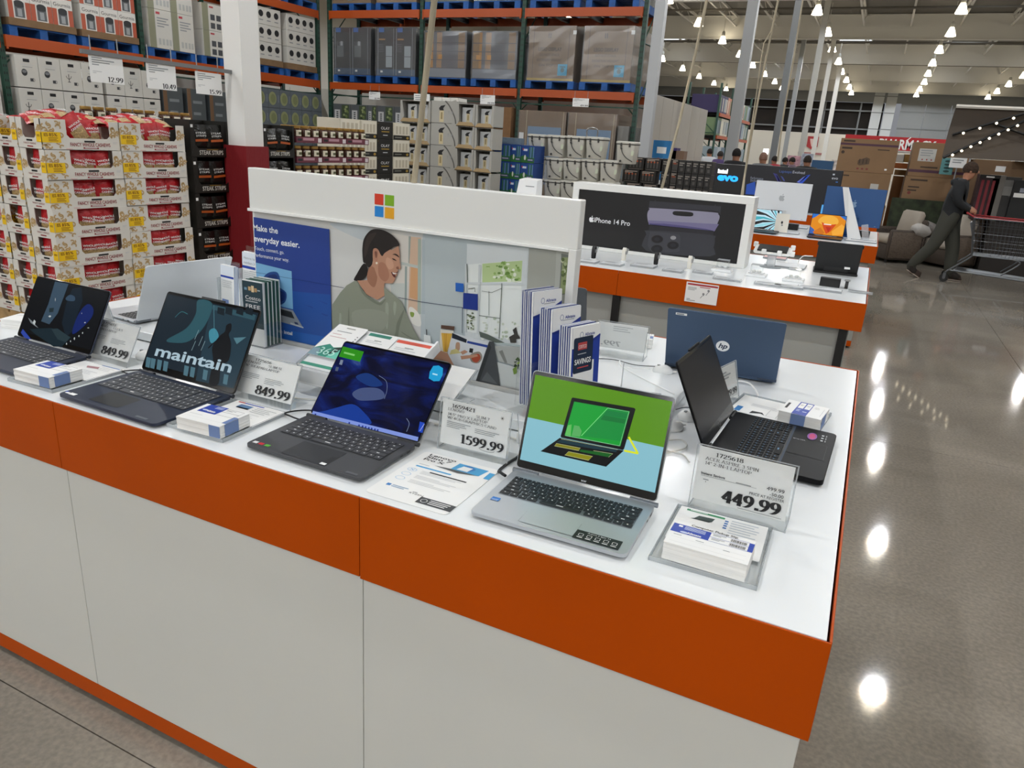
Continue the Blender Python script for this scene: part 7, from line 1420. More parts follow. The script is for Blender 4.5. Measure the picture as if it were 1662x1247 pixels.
def ply(b, w, h):
    b.rect(.02, .01, w - .02, h * .98, mat('55575c', .5))
    for x0, x1, c in ((.02, .16, '8a6a3c'), (.16, .22, 'b07a2c'), (.3, .42, '9a7650'), (.42, .72, '4d5058'), (.8, .95, '8c6c48')): b.rect(w * x0, h * .1, w * x1, h * .97, mat(c, .6), .0006)
    for k in range(4): b.rect(w * .02, h * (.2 + .18 * k), w * .98, h * (.215 + .18 * k), mat('3c3d42', .5), .001)
    for q in (.1, .34): b.rect(w * q, h * .4, w * (q + .09), h * .5, mat('c98a2a', .5), .0012)
    b.rect(w * .02, .01, w * .98, h * .2, mat('7d838c', .5), .0008)
def lego(b, w, h):
    for x in (.11, .86): b.rect(w * x, 0, w * (x + .006), h, INK, .0006)
    for x in (.42, .46): b.rect(w * x, h * .78, w * (x + .015), h * .87, INK, .0006)
    for i, (s, ww) in enumerate((('LEGO DISPLAY', .5), ('DO NOT STACK', .42), ('EXCESSIVE WEIGHT', .54), ('ON TOP OF', .44))): txt(b, s, w * .47, h * (.55 - .095 * i), h * (.062 if i == 0 else .045), mat('3a2d20', .7), .0006, w=w * ww, al='C', bold=.03 if i == 0 else 0)
    b.rect(w * .66, h * .1, w * .86, h * .31, mat('1fa0c8', .6), .001); b.flat(ell(w * .76, h * .2, w * .04, h * .045, 12), mat('12606f', .5), .0014); b.bars(w * .7, h * .27, [w * .12], h * .02, .1, mat('12606f', .5), .0014); b.rect(0, 0, w, h * .045, mat('b5952c', .6), .0008); b.rect(w * .93, h * .85, w, h * .92, PAPER, .001)
def plt(k, lb): return pallet(lb, 0, 0, 0, 0)
x0, x1, x2, x3 = BX
def bay(xa, xb): m_ = (xa + xb) / 2; return (m_ - 1.09, m_ + .05)
zt1 = BZ + .143
bays = [('left', bay(x0, x1)), ('middle', bay(x1, x2)), ('right', bay(x2, x3))]
for nm, xs_ in bays:
    for q in range(2):
        pallet('blue pallet on the lower beam of the back rack, %s bay, %s side' % (nm, ('left', 'right')[q]), xs_[q], 13.0, BZ - .0, 0)
        pallet('blue pallet on the upper beam of the back rack, %s bay, %s side' % (nm, ('left', 'right')[q]), xs_[q], 13.0, BZ2, 0)
for q in range(2):
    wrapped('film wrapped dark boxed load, %s pallet of the left bay, back rack' % ('left', 'right')[q], bays[0][1][q], 13.0, zt1, 0, 1.02, 1.1, .95, tower(0, q == 1))
    wrapped('film wrapped orange and grey load, %s pallet of the middle bay, back rack' % ('left', 'right')[q], bays[1][1][q], 13.0, zt1, 0, 1.02, 1.1, .88, ply)
    wrapped('brown wrapped carton marked LEGO DISPLAY, %s pallet of the right bay' % ('left', 'right')[q], bays[2][1][q] + .02, 13.0, zt1, 0, .98, 1.1, .97, lego, m0=mat('846b50', .85))
UPC = ['7d6a55', '85725c', '5f6a5c', '667264', '6f8a96', '7a7468']
k = 0
for nm, xs_ in bays:
    for q in range(2):
        def up(b, w, h, k=k):
            b.rect(w * .4, .06, w * .52, .2, mat('2aa0c0', .5), .001) if k < 2 else b.bars(w * .05, .3, [w * .9, w * .8], .02, .08, mat('a9b09a', .5), .001)
        wrapped('load cut by the picture top, upper beam, %s bay, %s side' % (nm, ('left', 'right')[q]), xs_[q], 13.0, BZ2 + .143, 0, 1.02, 1.1, 1.0, up, 'loads on the upper beams', mat(UPC[k], .7), film=k > 1); k += 1
# -- back rack, floor level
KB = mat('7d5c3d', .85, var=.1)
for i, (pa, pb, z1) in enumerate(((712, 762, 2.3), (765, 832, 2.3))):
    a_ = onY(pa, 160, 12.9).x; b_ = onY(pb, 160, 12.9).x
    for k in range(2):
        for j in range(2): carton('brown floor carton of the back rack, %s pallet, %s, %s one' % (ORD[i], ('lower', 'upper')[k], ('left', 'right')[j]), a_ + (b_ - a_) * j / 2, 12.9, .145 + 1.07 * k, 0, (b_ - a_) / 2 - .01, 1.0, 1.065, KB, None, 'brown floor cartons')
    pallet('blue floor pallet under brown cartons, %s in the middle bay' % ORD[i], a_, 12.9, 0, 0, b_ - a_, 1.0)
def picart(b, w, h):
    b.rect(w * .2, h * .34, w * .9, h * .86, mat('6f8fb0', .5), .0006); b.rect(w * .2, h * .34, w * .9, h * .55, mat('a9b0b8', .5), .0008); rn_ = random.Random(int(w * 100)); [b.flat(ell(w * rn_.uniform(.25, .85), h * rn_.uniform(.4, .62), w * .03, h * .03, 7), mat(rn_.choice(['c98f8a', 'e6e2dc', '2f4660', 'd8b4aa', '44566a']), .5), .001 + .00005 * i) for i in range(14)]
    b.rect(w * .2, h * .34, w * .9, h * .38, mat('2f5a9a', .5), .0014); b.rect(w * .02, h * .7, w * .12, h * .8, PAPER, .001); [b.rect(w * x, 0, w * (x + .012), h, mat('c2b08c', .5), .0018) for x in (.16, .93)]
for i, (pa, pb) in enumerate(((843, 922), (923, 1005))):
    a_ = onY(pa, 178, 12.9).x; b_ = onY(pb, 178, 12.9).x
    wrapped('film wrapped brown carton printed with a blue picture, %s one' % ('left', 'right')[i], a_, 12.9, .145, 0, b_ - a_ - .02, 1.0, 2.1, picart, 'picture cartons', CARTON); pallet('blue floor pallet under the %s picture carton' % ('left', 'right')[i], a_, 12.9, 0, 0, b_ - a_ - .02, 1.0)
a_ = onY(1006, 178, 12.9).x
wrapped('film wrapped grey load at the right end of the back rack floor level', a_, 12.9, .145, 0, .22, 1.0, 1.9, lambda b, w, h: b.rect(w * .2, h * .5, w * .8, h * .8, mat('7c8b90', .5), .001), 'picture cartons', mat('6f6a60', .7))
GPL = mat('4f5356', .6)
def plant(b, w, h):
    b.rect(w * .08, h * .12, w * .4, h * .7, mat('b9babb', .5), .0006); [b.flat(ell(w * .24, h * (.28 + .1 * i), w * .07, h * .035, 7), mat('3c3f42', .5), .001) for i in range(4)]; b.rect(w * .5, h * .25, w * .92, h * .95, mat('3c4a30', .6), .0006); rn_ = random.Random(3); [b.flat(ell(w * rn_.uniform(.55, .88), h * rn_.uniform(.3, .9), w * .07, h * .06, 6), mat(rn_.choice(['5d6b3c', '6f7d48', '2f3a26', '8a9466']), .6), .001 + .00004 * i) for i in range(12)]
xg = [onY(p_, 175, 12.9).x for p_ in (541, 569, 597, 612, 640, 668, 700)]
for c in range(6):
    for k in range(5): carton('grey carton with a green plant picture, %s column of the left bay, %s tier' % (ORD[c], ORD[4 - k]), xg[c], 12.9, .145 + .41 * k, 0, xg[c + 1] - xg[c] - .008, .6, .406, GPL, plant, 'plant print cartons')
pallet('blue floor pallet in the left bay of the back rack', xg[0], 12.9, 0, 0, xg[6] - xg[0], 1.0)
# -- left rack, first level
def gourmet(b, w, h):
    b.rect(0, 0, w, h, mat('d9d6cf', .5), .0002); b.rect(0, h * .0, w * .22, h * .62, mat('b3563c', .5), .0006); b.rect(w * .78, 0, w, h * .62, mat('b3563c', .5), .0006); b.rect(w * .28, h * .04, w * .72, h * .6, mat('5c5f61', .4), .0006); b.flat(spl([(w * .3, h * .6), (w * .5, h * .66), (w * .7, h * .6), (w * .68, h * .42), (w * .32, h * .42)], True, 3), mat('2c2d2f', .4), .001); b.rect(w * .4, h * .08, w * .6, h * .36, mat('9ea1a3', .4), .001)
    txt(b, 'Gourmia', w * .5, h * .72, h * .14, INK, .001, w=w * .84, al='C')
def wht(b, w, h):
    b.rect(0, 0, w * .28, h, mat('8a8a72', .6), .0004); b.rect(w * .33, h * .88, w * .5, h * .94, mat('b8424a', .5), .0008); b.bars(w * .36, h * .8, [w * .5, w * .4, w * .5, w * .3], h * .03, h * .07, GREY, .0008); [b.rect(w * x, h * .1, w * (x + .1), h * .26, mat('b2b3b0', .5), .0008) for x in (.38, .54, .7, .84)]
def dev(b, w, h):
    b.rect(0, 0, w * .3, h, mat('8a8a72', .6), .0004); b.rect(w * .36, h * .86, w * .56, h * .92, mat('b8424a', .5), .0008); [b.rect(w * x, h * y, w * (x + .22), h * (y + .22), mat('4a4c50', .5), .0008) for x in (.4, .7) for y in (.08, .4)]
def dots(b, w, h): [(b.flat(ell(w * (.14 + .24 * i), h * .62, w * .075, h * .2, 10), INK, .0008), b.rect(w * (.08 + .24 * i), h * .22, w * (.2 + .24 * i), h * .28, GREY, .0008)) for i in range(4)]
def left_load(lb, ya, nc, nr, w, h, art, m0, base, side=None):
    zz = BZ + .143
    if base: b = MB(); b.box(0, 0, 0, w * nc + .04, 1.1, base, CARTON); o = b.build('carton_tray'); o.location = (-11.78, ya - .02, zz); o.rotation_euler = (0, 0, PX); tag(o, 'brown carton base under the %s' % lb, 'carton')
    for c in range(nc):
        for r in range(nr): carton('%s, %s column, %s row up' % (lb, ORD[c], ORD[r]), -11.79, ya + c * w, zz + base + .001 + r * h, PX, w - .006, .5, h - .004, m0, art, lb + 's')
WC = mat('cfccc4', .55)
pm_ = [(6.2, 'blue pallet on the left rack, left pallet of the cooker bay'), (7.32, 'blue pallet on the left rack, right pallet of the cooker bay'), (8.54, 'blue pallet on the left rack beside the white cartons'), (9.68, 'blue pallet on the left rack behind the white column'), (10.83, 'blue pallet on the left rack, left one under the dotted white cartons'), (11.93, 'blue pallet on the left rack, right one under the dotted white cartons'), (3.85, 'blue pallet at the far left of the left rack'), (5.0, 'second blue pallet from the far left of the left rack')]
for y_, lb in pm_: pallet(lb, -11.8, y_, BZ, PX)
left_load('red and white cooker carton on the left pallet', 6.22, 3, 3, .33, .37, gourmet, WC, .1); left_load('red and white cooker carton on the right pallet', 7.34, 3, 3, .33, .37, gourmet, WC, .1)
left_load('white small print carton on the left rack', 8.58, 2, 2, .48, .62, wht, WC, .0); left_load('white carton with dark pictures on the left rack', 9.75, 2, 2, .48, .45, dev, WC, .0)
left_load('white carton with black dots on the left pallet', 10.9, 1, 3, .9, .32, dots, WC, .12); left_load('white carton with black dots on the right pallet', 11.97, 1, 3, .9, .32, dots, WC, .12)
left_load('tall white carton at the far left of the rack', 3.9, 2, 2, .48, .5, wht, WC, .0); left_load('tall white carton second from the far left', 5.05, 2, 2, .48, .5, wht, WC, .0)
for i, y_ in enumerate((10.83, 11.93)):
    pallet('blue pallet on the upper beam of the left rack, %s' % ('nearer', 'farther by the corner')[i], -11.8, y_, BZ2, PX); wrapped('dark load on the upper beam of the left rack, %s' % ('nearer', 'farther by the corner')[i], -11.8, y_, BZ2 + .143, PX, 1.02, 1.1, 1.0, lambda b, w, h: None, 'loads on the upper beams', mat('4a443c', .7), film=False)
# -- left rack, floor level: white kitchenware cartons and green plate cartons
def kit(b, w, h):
    b.rect(w * .36, h * .8, w * .64, h * .9, INK, .0006); b.bars(w * .2, h * .72, [w * .6], h * .012, .1, LGREY, .0006); b.rect(w * .3, h * .64, w * .74, h * .655, GREY, .0006); b.flat(ell(w * .36, h * .47, w * .13, h * .11, 14), mat('2e2f31', .5), .0006); b.flat(ell(w * .36, h * .5, w * .1, h * .05, 10), mat('7a7c7e', .5), .0009); b.rect(w * .58, h * .2, w * .72, h * .3, mat('3e3f41', .5), .0006); b.stroke(ell(w * .72, h * .25, w * .06, h * .05, 8, 200, 520), .006, mat('3e3f41', .5), .0008)
def kit2(b, w, h): kit(b, w, h); b.rect(w * .2, h * .36, w * .5, h * .6, WC, .0012); b.stroke([(w * .35, h * .3), (w * .35, h * .56)], .01, INK, .0015); b.stroke(ell(w * .35, h * .5, w * .12, h * .1, 9, 180, 360), .008, INK, .0015); b.stroke([(w * .28, h * .3), (w * .42, h * .3)], .008, INK, .0015)
for c in range(7):
    ya = 6.18 + .345 * c + (.06 if c >= 4 else 0)
    for k in range(5): carton('white kitchenware carton under the left rack, %s column, %s tier from the top' % (ORD[c], ORD[4 - k]), -11.75, ya, .145 + .455 * k, PX, .338, .5, .44, WC, kit if (c + k) % 3 else kit2, 'white kitchenware cartons')
for c in range(2):
    for k in range(4): carton('white kitchenware carton left of the green rack post, %s column, %s tier from the top' % (ORD[c], ORD[3 - k]), -11.75, 5.2 + .36 * c, .145 + .455 * k, PX, .35, .5, .45, WC, kit, 'white kitchenware cartons')
DGR = mat('4c5153', .5)
for c in range(3):
    carton('tall dark grey carton between the white kitchenware and the column, %s' % ORD[c], -11.75, 8.72 + .52 * c, .145, PX, .42, .8, 2.05, DGR, lambda b, w, h: (b.rect(0, 0, w * .2, h, mat('6d5138', .7), .0004), b.bars(w * .3, h * .9, [w * .5, w * .4, w * .5], .05, .2, mat('7d8284', .5), .0008)), 'tall dark grey cartons')
def plates(b, w, h): b.flat(ell(w * .36, h * .5, w * .34, h * .36, 16), mat('8f9468', .5), .0006); b.flat(ell(w * .4, h * .5, w * .22, h * .24, 14), mat('7a8058', .5), .0009); b.rect(w * .82, h * .3, w * .95, h * .7, mat('6d7580', .5), .0006)
PLC = mat('5f666c', .6)
for c in range(6):
    for k in range(6): carton('grey green-plate carton by the rack corner, %s column, %s tier from the top' % (ORD[c], ORD[5 - k]), -11.72, 10.95 + .335 * c, .145 + .37 * k, PX, .328, .5, .365, PLC, plates, 'green plate cartons')
for y_, w_ in ((6.15, 2.5), (8.7, 1.6), (10.92, 2.06), (5.18, .75)): pallet('blue floor pallet in the left rack starting %s' % {6.15: 'under the white kitchenware', 8.7: 'under the tall dark cartons', 10.92: 'under the green plates', 5.18: 'left of the green post'}[y_], -11.75, y_, 0, PX, w_, 1.0)
# -- far rack beyond the third column
FRX, FY = -4.6, 22.2
FRX = onY(1146, 262, 22.2).x
rk = rack('far orange and green rack with purple goods on top, beyond the tall partition', (-6.0, 0, 0), PX, [29.2, 31.7, 34.2, 36.7], 1.2, [(2.2, 2.32), (3.02, 3.14)], 4.2, False)
rnf = random.Random(8); FC2 = ['3c2f5e', '7a8fa0', 'c9c4b8', '8b9aa2', 'b07a6a', 'a9b1b5', '5c6f80', 'd0cbb8', '6a7f5c']
for lv, z in enumerate((.0, 2.33, 3.15)):
    for i in range(9):
        y_ = 29.2 + 2.5 * (i // 3) + .06 + (i % 3) * .8; c = '2f2450' if lv == 2 and i < 2 else 'b9785f' if lv == 2 and i == 2 else rnf.choice(FC2)
        carton('distant %s load on the far rack, %s level, %s from its near end' % ({'2f2450': 'purple', 'b9785f': 'salmon'}.get(c, 'pale'), ('floor', 'middle', 'top')[lv], ORD[i]), -6.02, y_, z + .001, PX, .76, 1.1, (.62 if lv == 2 and i > 2 else .64), mat(c, .6), lambda b, w, h: [b.rect(w * (.1 + .3 * q), h * .1, w * (.3 + .3 * q), h * .85, mat(rnf.choice(FC2), .6), .001) for q in range(3)], 'distant rack loads') if lv else carton('distant pale load on the far rack, floor level, %s from its near end' % ORD[i], -6.02, y_, .001, PX, .76, 1.1, 1.9, mat(c, .6), None, 'distant rack loads')
# ================================================================== furniture side: cartons, umbrella, chairs, cart, people
BRC = mat('86694c', .85, var=.06, sc=2.0); BRK = mat('3f3024', .7); PURP = mat('4d2b3c', .6)
def bigart(kind):
    def f(b, w, h):
        zz = .001
        if kind == 0: b.rect(0, h * .8, w, h * .865, PURP, zz); b.bars(w * .05, h * .95, [w * .2], h * .05, .1, BRK, zz); b.bars(w * .04, h * .74, [w * .18], h * .06, .1, BRK, zz); b.flat(ell(w * .07, h * .58, .03, .03, 12), BRK, zz); b.flat([(w * .36, h * .36), (w * .5, h * .46), (w * .56, h * .42), (w * .56, h * .26), (w * .4, h * .2), (w * .36, h * .24)], mat('5a4634', .7), zz); [b.rect(w * (.38 + .06 * i), h * .26, w * (.4 + .06 * i), h * .4, BRK, zz + .0004) for i in range(3)]; b.bars(w * .66, h * .72, [w * .2], h * .03, .1, BRK, zz); [b.rect(w * (.36 + .08 * i), h * .08, w * (.4 + .08 * i), h * .13, mat('7a3a34', .7), zz) for i in range(3)]; b.rect(w * .84, h * .1, w * .88, h * .15, PAPER, zz)
        elif kind == 1: b.rect(0, h * .12, w, h * .2, PURP, zz); b.rect(w * .12, h * .45, w * .42, h * .82, mat('b9b7b2', .7), zz); [b.flat(ell(w * (.2 + .08 * i), h * .5, .014, .014, 8), mat('a04038', .6), zz + .0005) for i in range(3)]; b.bars(w * .15, h * .78, [w * .2, w * .22, w * .18], h * .03, h * .07, GREY, zz + .0005); b.rect(w * .55, h * .36, w * .8, h * .56, mat('6a543c', .7), zz); b.bars(w * .2, h * .3, [w * .3], h * .04, .1, BRK, zz)
        elif kind == 2: b.bars(w * .06, h * .9, [w * .22], h * .04, .1, BRK, zz); b.flat(ell(w * .08, h * .66, .03, .03, 10), mat('7a3a34', .7), zz); b.rect(w * .68, h * .5, w * .82, h * .68, mat('b9b7b2', .7), zz); b.bars(w * .5, h * .3, [w * .3], h * .03, .1, BRK, zz)
        else: b.bars(w * .1, h * .92, [w * .3], h * .05, .1, BRK, zz); b.bars(w * .08, h * .7, [w * .2, w * .16], h * .04, h * .1, BRK, zz); b.flat(ell(w * .12, h * .5, .03, .03, 10), mat('7a3a34', .7), zz)
    return f
YX = 15.0
def bxp(lb, pl, pt, pr, pb, Y, d, art, m0=BRC): a = onY(pl, pt, Y); b = onY(pr, pb, Y); return carton(lb, a.x, Y, b.z, 0, b.x - a.x, d, a.z - b.z, m0, art, 'big furniture cartons')
a = onY(1456, 229, YX); zt = a.z; zm = onY(1357, 277, YX).z
XL0, XL1 = onY(1361, 250, YX).x, onY(1456, 252, YX).x; XR0, XR1 = onY(1479, 255, YX).x, onY(1552, 260, YX).x + .1
for nm, xa_, xb_, k1, k2 in (('left', XL0, XL1, 0, 2), ('right', XR0, XR1 + .1, 1, 3)):
    carton('big brown furniture carton with purple band, top of the %s stack' % nm, xa_, YX, zm + .003, 0, xb_ - xa_, 1.0, zt - zm, BRC, bigart(k1), 'big furniture cartons')
    carton('big brown furniture carton, second in the %s stack' % nm, xa_ - .02, YX - .03, zm - .6, 0, xb_ - xa_, 1.0, .6, BRC, bigart(k2), 'big furniture cartons')
    carton('big brown furniture carton, bottom of the %s stack' % nm, xa_, YX, .145, 0, xb_ - xa_, 1.0, zm - .6 - .148, BRC, bigart(k2), 'big furniture cartons')
    pallet('pallet under the %s stack of furniture cartons' % nm, xa_, YX, 0, 0, xb_ - xa_, 1.0, WOOD, 'wooden floor pallets')
big = onY(1583, 262, 14.6); carton('very tall plain brown carton behind the man and his cart', big.x, 14.6, 0, 0, 1.5, .8, 1.86, mat('7a6047', .85), lambda b, w, h: b.rect(w * .22, h * .9, w * .32, h * .95, PAPER, .001), 'big furniture cartons')
# pharmacy sign and shelf seen between the stacks
YP = 22.0; q0, q1 = onY(1372, 222.5, YP), onY(1545, 231, YP); t = T('sign_board', 'red sign with white lettering showing between the furniture cartons', 'sign', ((q0.x + q1.x) / 2, YP + .1, 0)); RED = mat('b3121c', .5)
zS1, zS0 = onY(1469, 223, YP).z, onY(1469, 246, YP).z; b = MB(); b.box(q0.x, YP, zS0, q1.x + .6, YP + .15, zS1, RED); b.build('panel', t, world=True)
for x in (q0.x + .1, q1.x + .5): b = MB(); b.box(x - .04, YP + .05, 0, x + .04, YP + .13, zS0, COLG); b.build('post', t, world=True)
b = MB(FACE_Y(0, YP - .001, 0)); xm = onY(1468.5, 235, YP).x; txt(b, 'PHARMACY', xm + .05, zS0 + .05, .24, PAPER, .0, w=1.36, al='C', bold=.03); b.flat([(xm - .0, zS0 + .27), (xm + .1, zS0 + .37), (xm + .12, zS0 + .36), (xm + .04, zS0 + .27)], PAPER, .001); b.build('lettering', t, world=True)
for i, (p0, p1, c, lb) in enumerate((((1457, 244), (1481, 249), 'c9c9c5', 'pale flat carton in the gap between the furniture stacks, topmost'), ((1456, 250), (1467, 264), 'b9b7b2', 'small white carton in the gap between the furniture stacks'), ((1468, 250), (1481, 264), '8a6a34', 'tan carton in the gap between the furniture stacks, under the red sign'), ((1453, 264), (1480, 275), '8a4a18', 'orange brown carton in the gap between the furniture stacks'), ((1453, 275), (1480, 286), '6f532e', 'dark tan carton in the gap between the furniture stacks, lowest'))):
    a_, b_ = onY(*p0, 16.3), onY(*p1, 16.3); carton(lb, a_.x, 16.3, b_.z, 0, b_.x - a_.x - .004, .4, a_.z - b_.z - .004, mat(c, .7), None, 'cartons in the gap')
b = MB(); a_, b_ = onY(1450, 288, 16.3), onY(1484, 288, 16.3); b.box(a_.x, 16.25, 0, b_.x, 16.8, onY(1466, 286.5, 16.3).z - .004, KB); o = b.build('carton'); tag(o, 'tall brown carton standing in the gap between the furniture stacks', 'carton')
a_, b_ = onY(1529, 256, 14.9), onY(1543, 284, 14.9); carton('narrow teal box with dark round pictures leaning on the right furniture stack', a_.x, 14.75, b_.z, 0, b_.x - a_.x, .06, a_.z - b_.z, mat('5a8f90', .5), lambda b, w, h: [b.flat(ell(w * .5, h * (.2 + .2 * i), w * .25, h * .07, 8), mat('22403f', .5), .001) for i in range(4)], None)
t = T('hanging_price_card', 'white price card between the teal box and the man', 'price card', tuple(onY(1555, 264, 14.7)), 0, 'hanging price cards'); b = MB(); b.box(-.13, 0, -.09, .13, .004, .09, PAPER); c_d = b.build('card', t); b = MB(FR); b.bars(-.09, .05, [.17, .14], .016, .04, GREY, .001); b.build('lettering', c_d); b = MB(); b.tube([(0, .02, -2.0), (0, .02, .09)], .012, COLG, 6); b.build('pole', t)
# display clutter right of the man
def strip(b, w, h): b.rect(0, h * .93, w, h, BLACK, .001); [b.rect(w * (.12 + .27 * i), h * .05, w * (.26 + .27 * i), h * .88, mat('7d1a26', .5), .001) for i in range(3)]; b.rect(w * .3, h * .94, w * .7, h * .97, PAPER, .002)
for lb, pa, pb, Y, z0, c, fn in (('dark red striped tall carton right of the man, near the cart', (1592, 283), (1612, 335), 14.0, .0, '2a1016', strip), ('narrow pale tall carton beside the dark red striped one', (1613, 284), (1621, 335), 14.0, .0, '6f6a64', None), ('cluttered grey printed carton above the cart', (1622, 286), (1646, 340), 14.05, .0, '3a3836', lambda b, w, h: [b.rect(w * random.uniform(.05, .7), h * random.uniform(.5, .9), w * random.uniform(.72, .95), h * random.uniform(.5, .95), mat(random.choice(['7a7874', '4d4a48', '8f8d88', '2b2a29']), .5), .001 + .0002 * i) for i in range(8)]), ('black carton with white labels at the right picture edge', (1649, 292), (1690, 345), 13.9, .0, '141414', lambda b, w, h: (b.rect(w * .2, h * .72, w * .9, h * .82, mat('8f93a0', .5), .001), b.rect(w * .05, h * .6, w * .5, h * .7, PAPER, .001)))):
    a_, b_ = onY(*pa, Y), onY(*pb, Y); carton(lb, a_.x, Y, .87, 0, b_.x - a_.x, .45, a_.z - .87, mat(c, .6), fn, 'display cartons by the cart')
carton('grey printed carton lying at the right picture edge above the black one', onY(1645, 270, 14.4).x, 14.42, 1.86, .0, .6, .4, .02, PAPER, None)
b = MB(); b.box(1.8, 13.85, 0, 3.6, 14.55, .865, mat('251f1b', .7)); o = b.build('display_bench'); tag(o, 'low dark display bench behind the shopping cart', 'bench')
t = T('umbrella', 'big taupe cantilever umbrella, half folded, small bulbs along its dark ribs', 'umbrella', (3.0, 13.2, 0)); UF = mat('463d34', .9); UY = 13.0
P0, P1, P2, P3 = onY(1552, 173, UY), onY(1720, 180, UY), onY(1720, 265, UY - .5), onY(1529, 255, UY - .5)
n = 8; L = []
for j in range(n + 1):
    v = j / n; row = []
    for i in range(n + 1):
        u = i / n; p = (P0.lerp(P1, u)).lerp(P3.lerp(P2, u), v); bow = .18 * math.sin(math.pi * v); row.append((p.x, p.y + bow, p.z))
    L.append(row)
b = MB(); F = [(j * (n + 1) + i, j * (n + 1) + i + 1, (j + 1) * (n + 1) + i + 1, (j + 1) * (n + 1) + i) for j in range(n) for i in range(n)]
pts = [p for r_ in L for p in r_]; b.add(pts, F, UF); b.add([(x, y + .012, z + .004) for x, y, z in pts], [f[::-1] for f in F], UF); b.build('canopy', t, 60, world=True)
b = MB(); b.tube([tuple(P0 + Vector((0, -.02, .005))), tuple(P1 + Vector((0, -.02, .005)))], .03, mat('cfcac0', .6), 6); b.build('canopy_hem', t, world=True)
BULB = mat('fff0d0', .3, e=5.0)
def onU(x, y): # point just in front of the canopy
    v = (y - 173) / 88.0; return onY(x, y, UY - .5 * v + .18 * math.sin(math.pi * max(0, min(1, v))) - .06)
for i, (A, B) in enumerate((((1531, 256), (1690, 184)), ((1546, 219), (1690, 176)), ((1612, 200), (1690, 228)))):
    a_, b_ = onU(*A), onU(*B); rb = MB(); rb.tube([tuple(a_), tuple(b_)], .022, BLACK, 6); ro = rb.build('rib', t, world=True)
    if i < 2:
        for k in range(9):
            f_ = (.1 + .095 * k) if i == 0 else (.13 + .19 * k)
            if f_ > 1: break
            c_ = a_.lerp(b_, f_); g = MB(TR(c_.x, c_.y - .03, c_.z - .025)); g.lathe([(.001, -.018), (.015, -.011), (.018, 0), (.014, .012), (.001, .018)], BULB, 8); g.build('bulb', ro, world=True)
a_, b_ = onY(1594, 226, UY - .25), onY(1591, 252, UY - .25); rb = MB(); rb.box(a_.x - .025, a_.y, b_.z, a_.x + .025, a_.y + .008, a_.z, mat('3d3831', .8)); rb.build('strap', t, world=True)
rb = MB(); rb.tube([(3.0, 13.2, 0), (3.0, 13.2, 2.6)], .05, BLACK, 8); rb.box(2.6, 12.8, 0, 3.4, 13.6, .06, BLACK); rb.tube([(3.0, 13.2, 2.55), tuple(P1.lerp(P2, .3))], .035, BLACK, 6); rb.build('mast', t, world=True)
# wicker armchairs
WICK = nodemat('wicker', [(0, '241d18'), (.5, '4a3e35'), (1, '63564a')], 26.0, 2, kind='wave', dist=2.0, rough=.7, bump=.6, stretch=(1, 1, 2.2)); CUSH = mat('a79d90', .9, bump=.15, sc=12.0)
def chair(lb, x, y, rz):
    t = T('wicker_armchair', lb, 'armchair', (x, y, 0), rz, 'wicker patio armchairs')
    for n_, q, r_, c_, m_ in (('base', (-.36, -.36, .06, .36, .4, .34), .04, .02, WICK), ('arm', (-.44, -.4, .06, -.34, .4, .62), .05, .04, WICK), ('arm', (.34, -.4, .06, .44, .4, .62), .05, .04, WICK), ('back', (-.44, .34, .06, .44, .45, .82), .05, .04, WICK), ('seat_cushion', (-.335, -.4, .345, .335, .335, .5), .05, .05, CUSH)):
        b = MB(); b.rbox(*q, r_, c_, m_, n=3); b.build(n_, t, 50)
    b = MB(TR(0, .3, .5, rx=-.22)); b.rbox(-.33, -.12, .0, .33, .03, .46, .06, .05, CUSH); b.build('back_cushion', t, 50)
    for sx in (-1, 1):
        for yy in (-.35, .38): b = MB(); b.lathe([(.025, 0), (.03, .06)], BLACK, 8, TR(sx * .38, yy, 0)); b.build('foot', t)
    t.scale = (.82, .82, .95)
chair('wicker armchair with beige cushions, left one beside the computer table end', .42, 14.1, -1.0); chair('wicker armchair with beige cushions, right one behind the walking man', 1.28, 14.15, -.8)
for i, (x, y, z, c) in enumerate(((.78, 13.95, .5, 'b9b5b0'), (.88, 14.12, .55, '8f8a86'))):
    t = T('cushion', ('crumpled white wrapped cushion on the right wicker armchair', 'grey wrapped cushion behind the white one on the right wicker armchair')[i], 'cushion', (x, y, z + .005), .6); b = MB(TR(0, 0, 0, ry=.3)); b.rbox(-.16, -.12, 0, .16, .12, .2, .08, .07, mat(c, .5, bump=.8, sc=9.0)); b.build('cover', t, 60)
b = MB(); b.box(.25, 14.6, 0, 1.6, 14.62, 1.1, mat('2b331f', .8, var=.6, sc=8.0)); o = b.build('picture_panel'); tag(o, 'dark green leafy picture panel behind the wicker armchairs', 'panel')
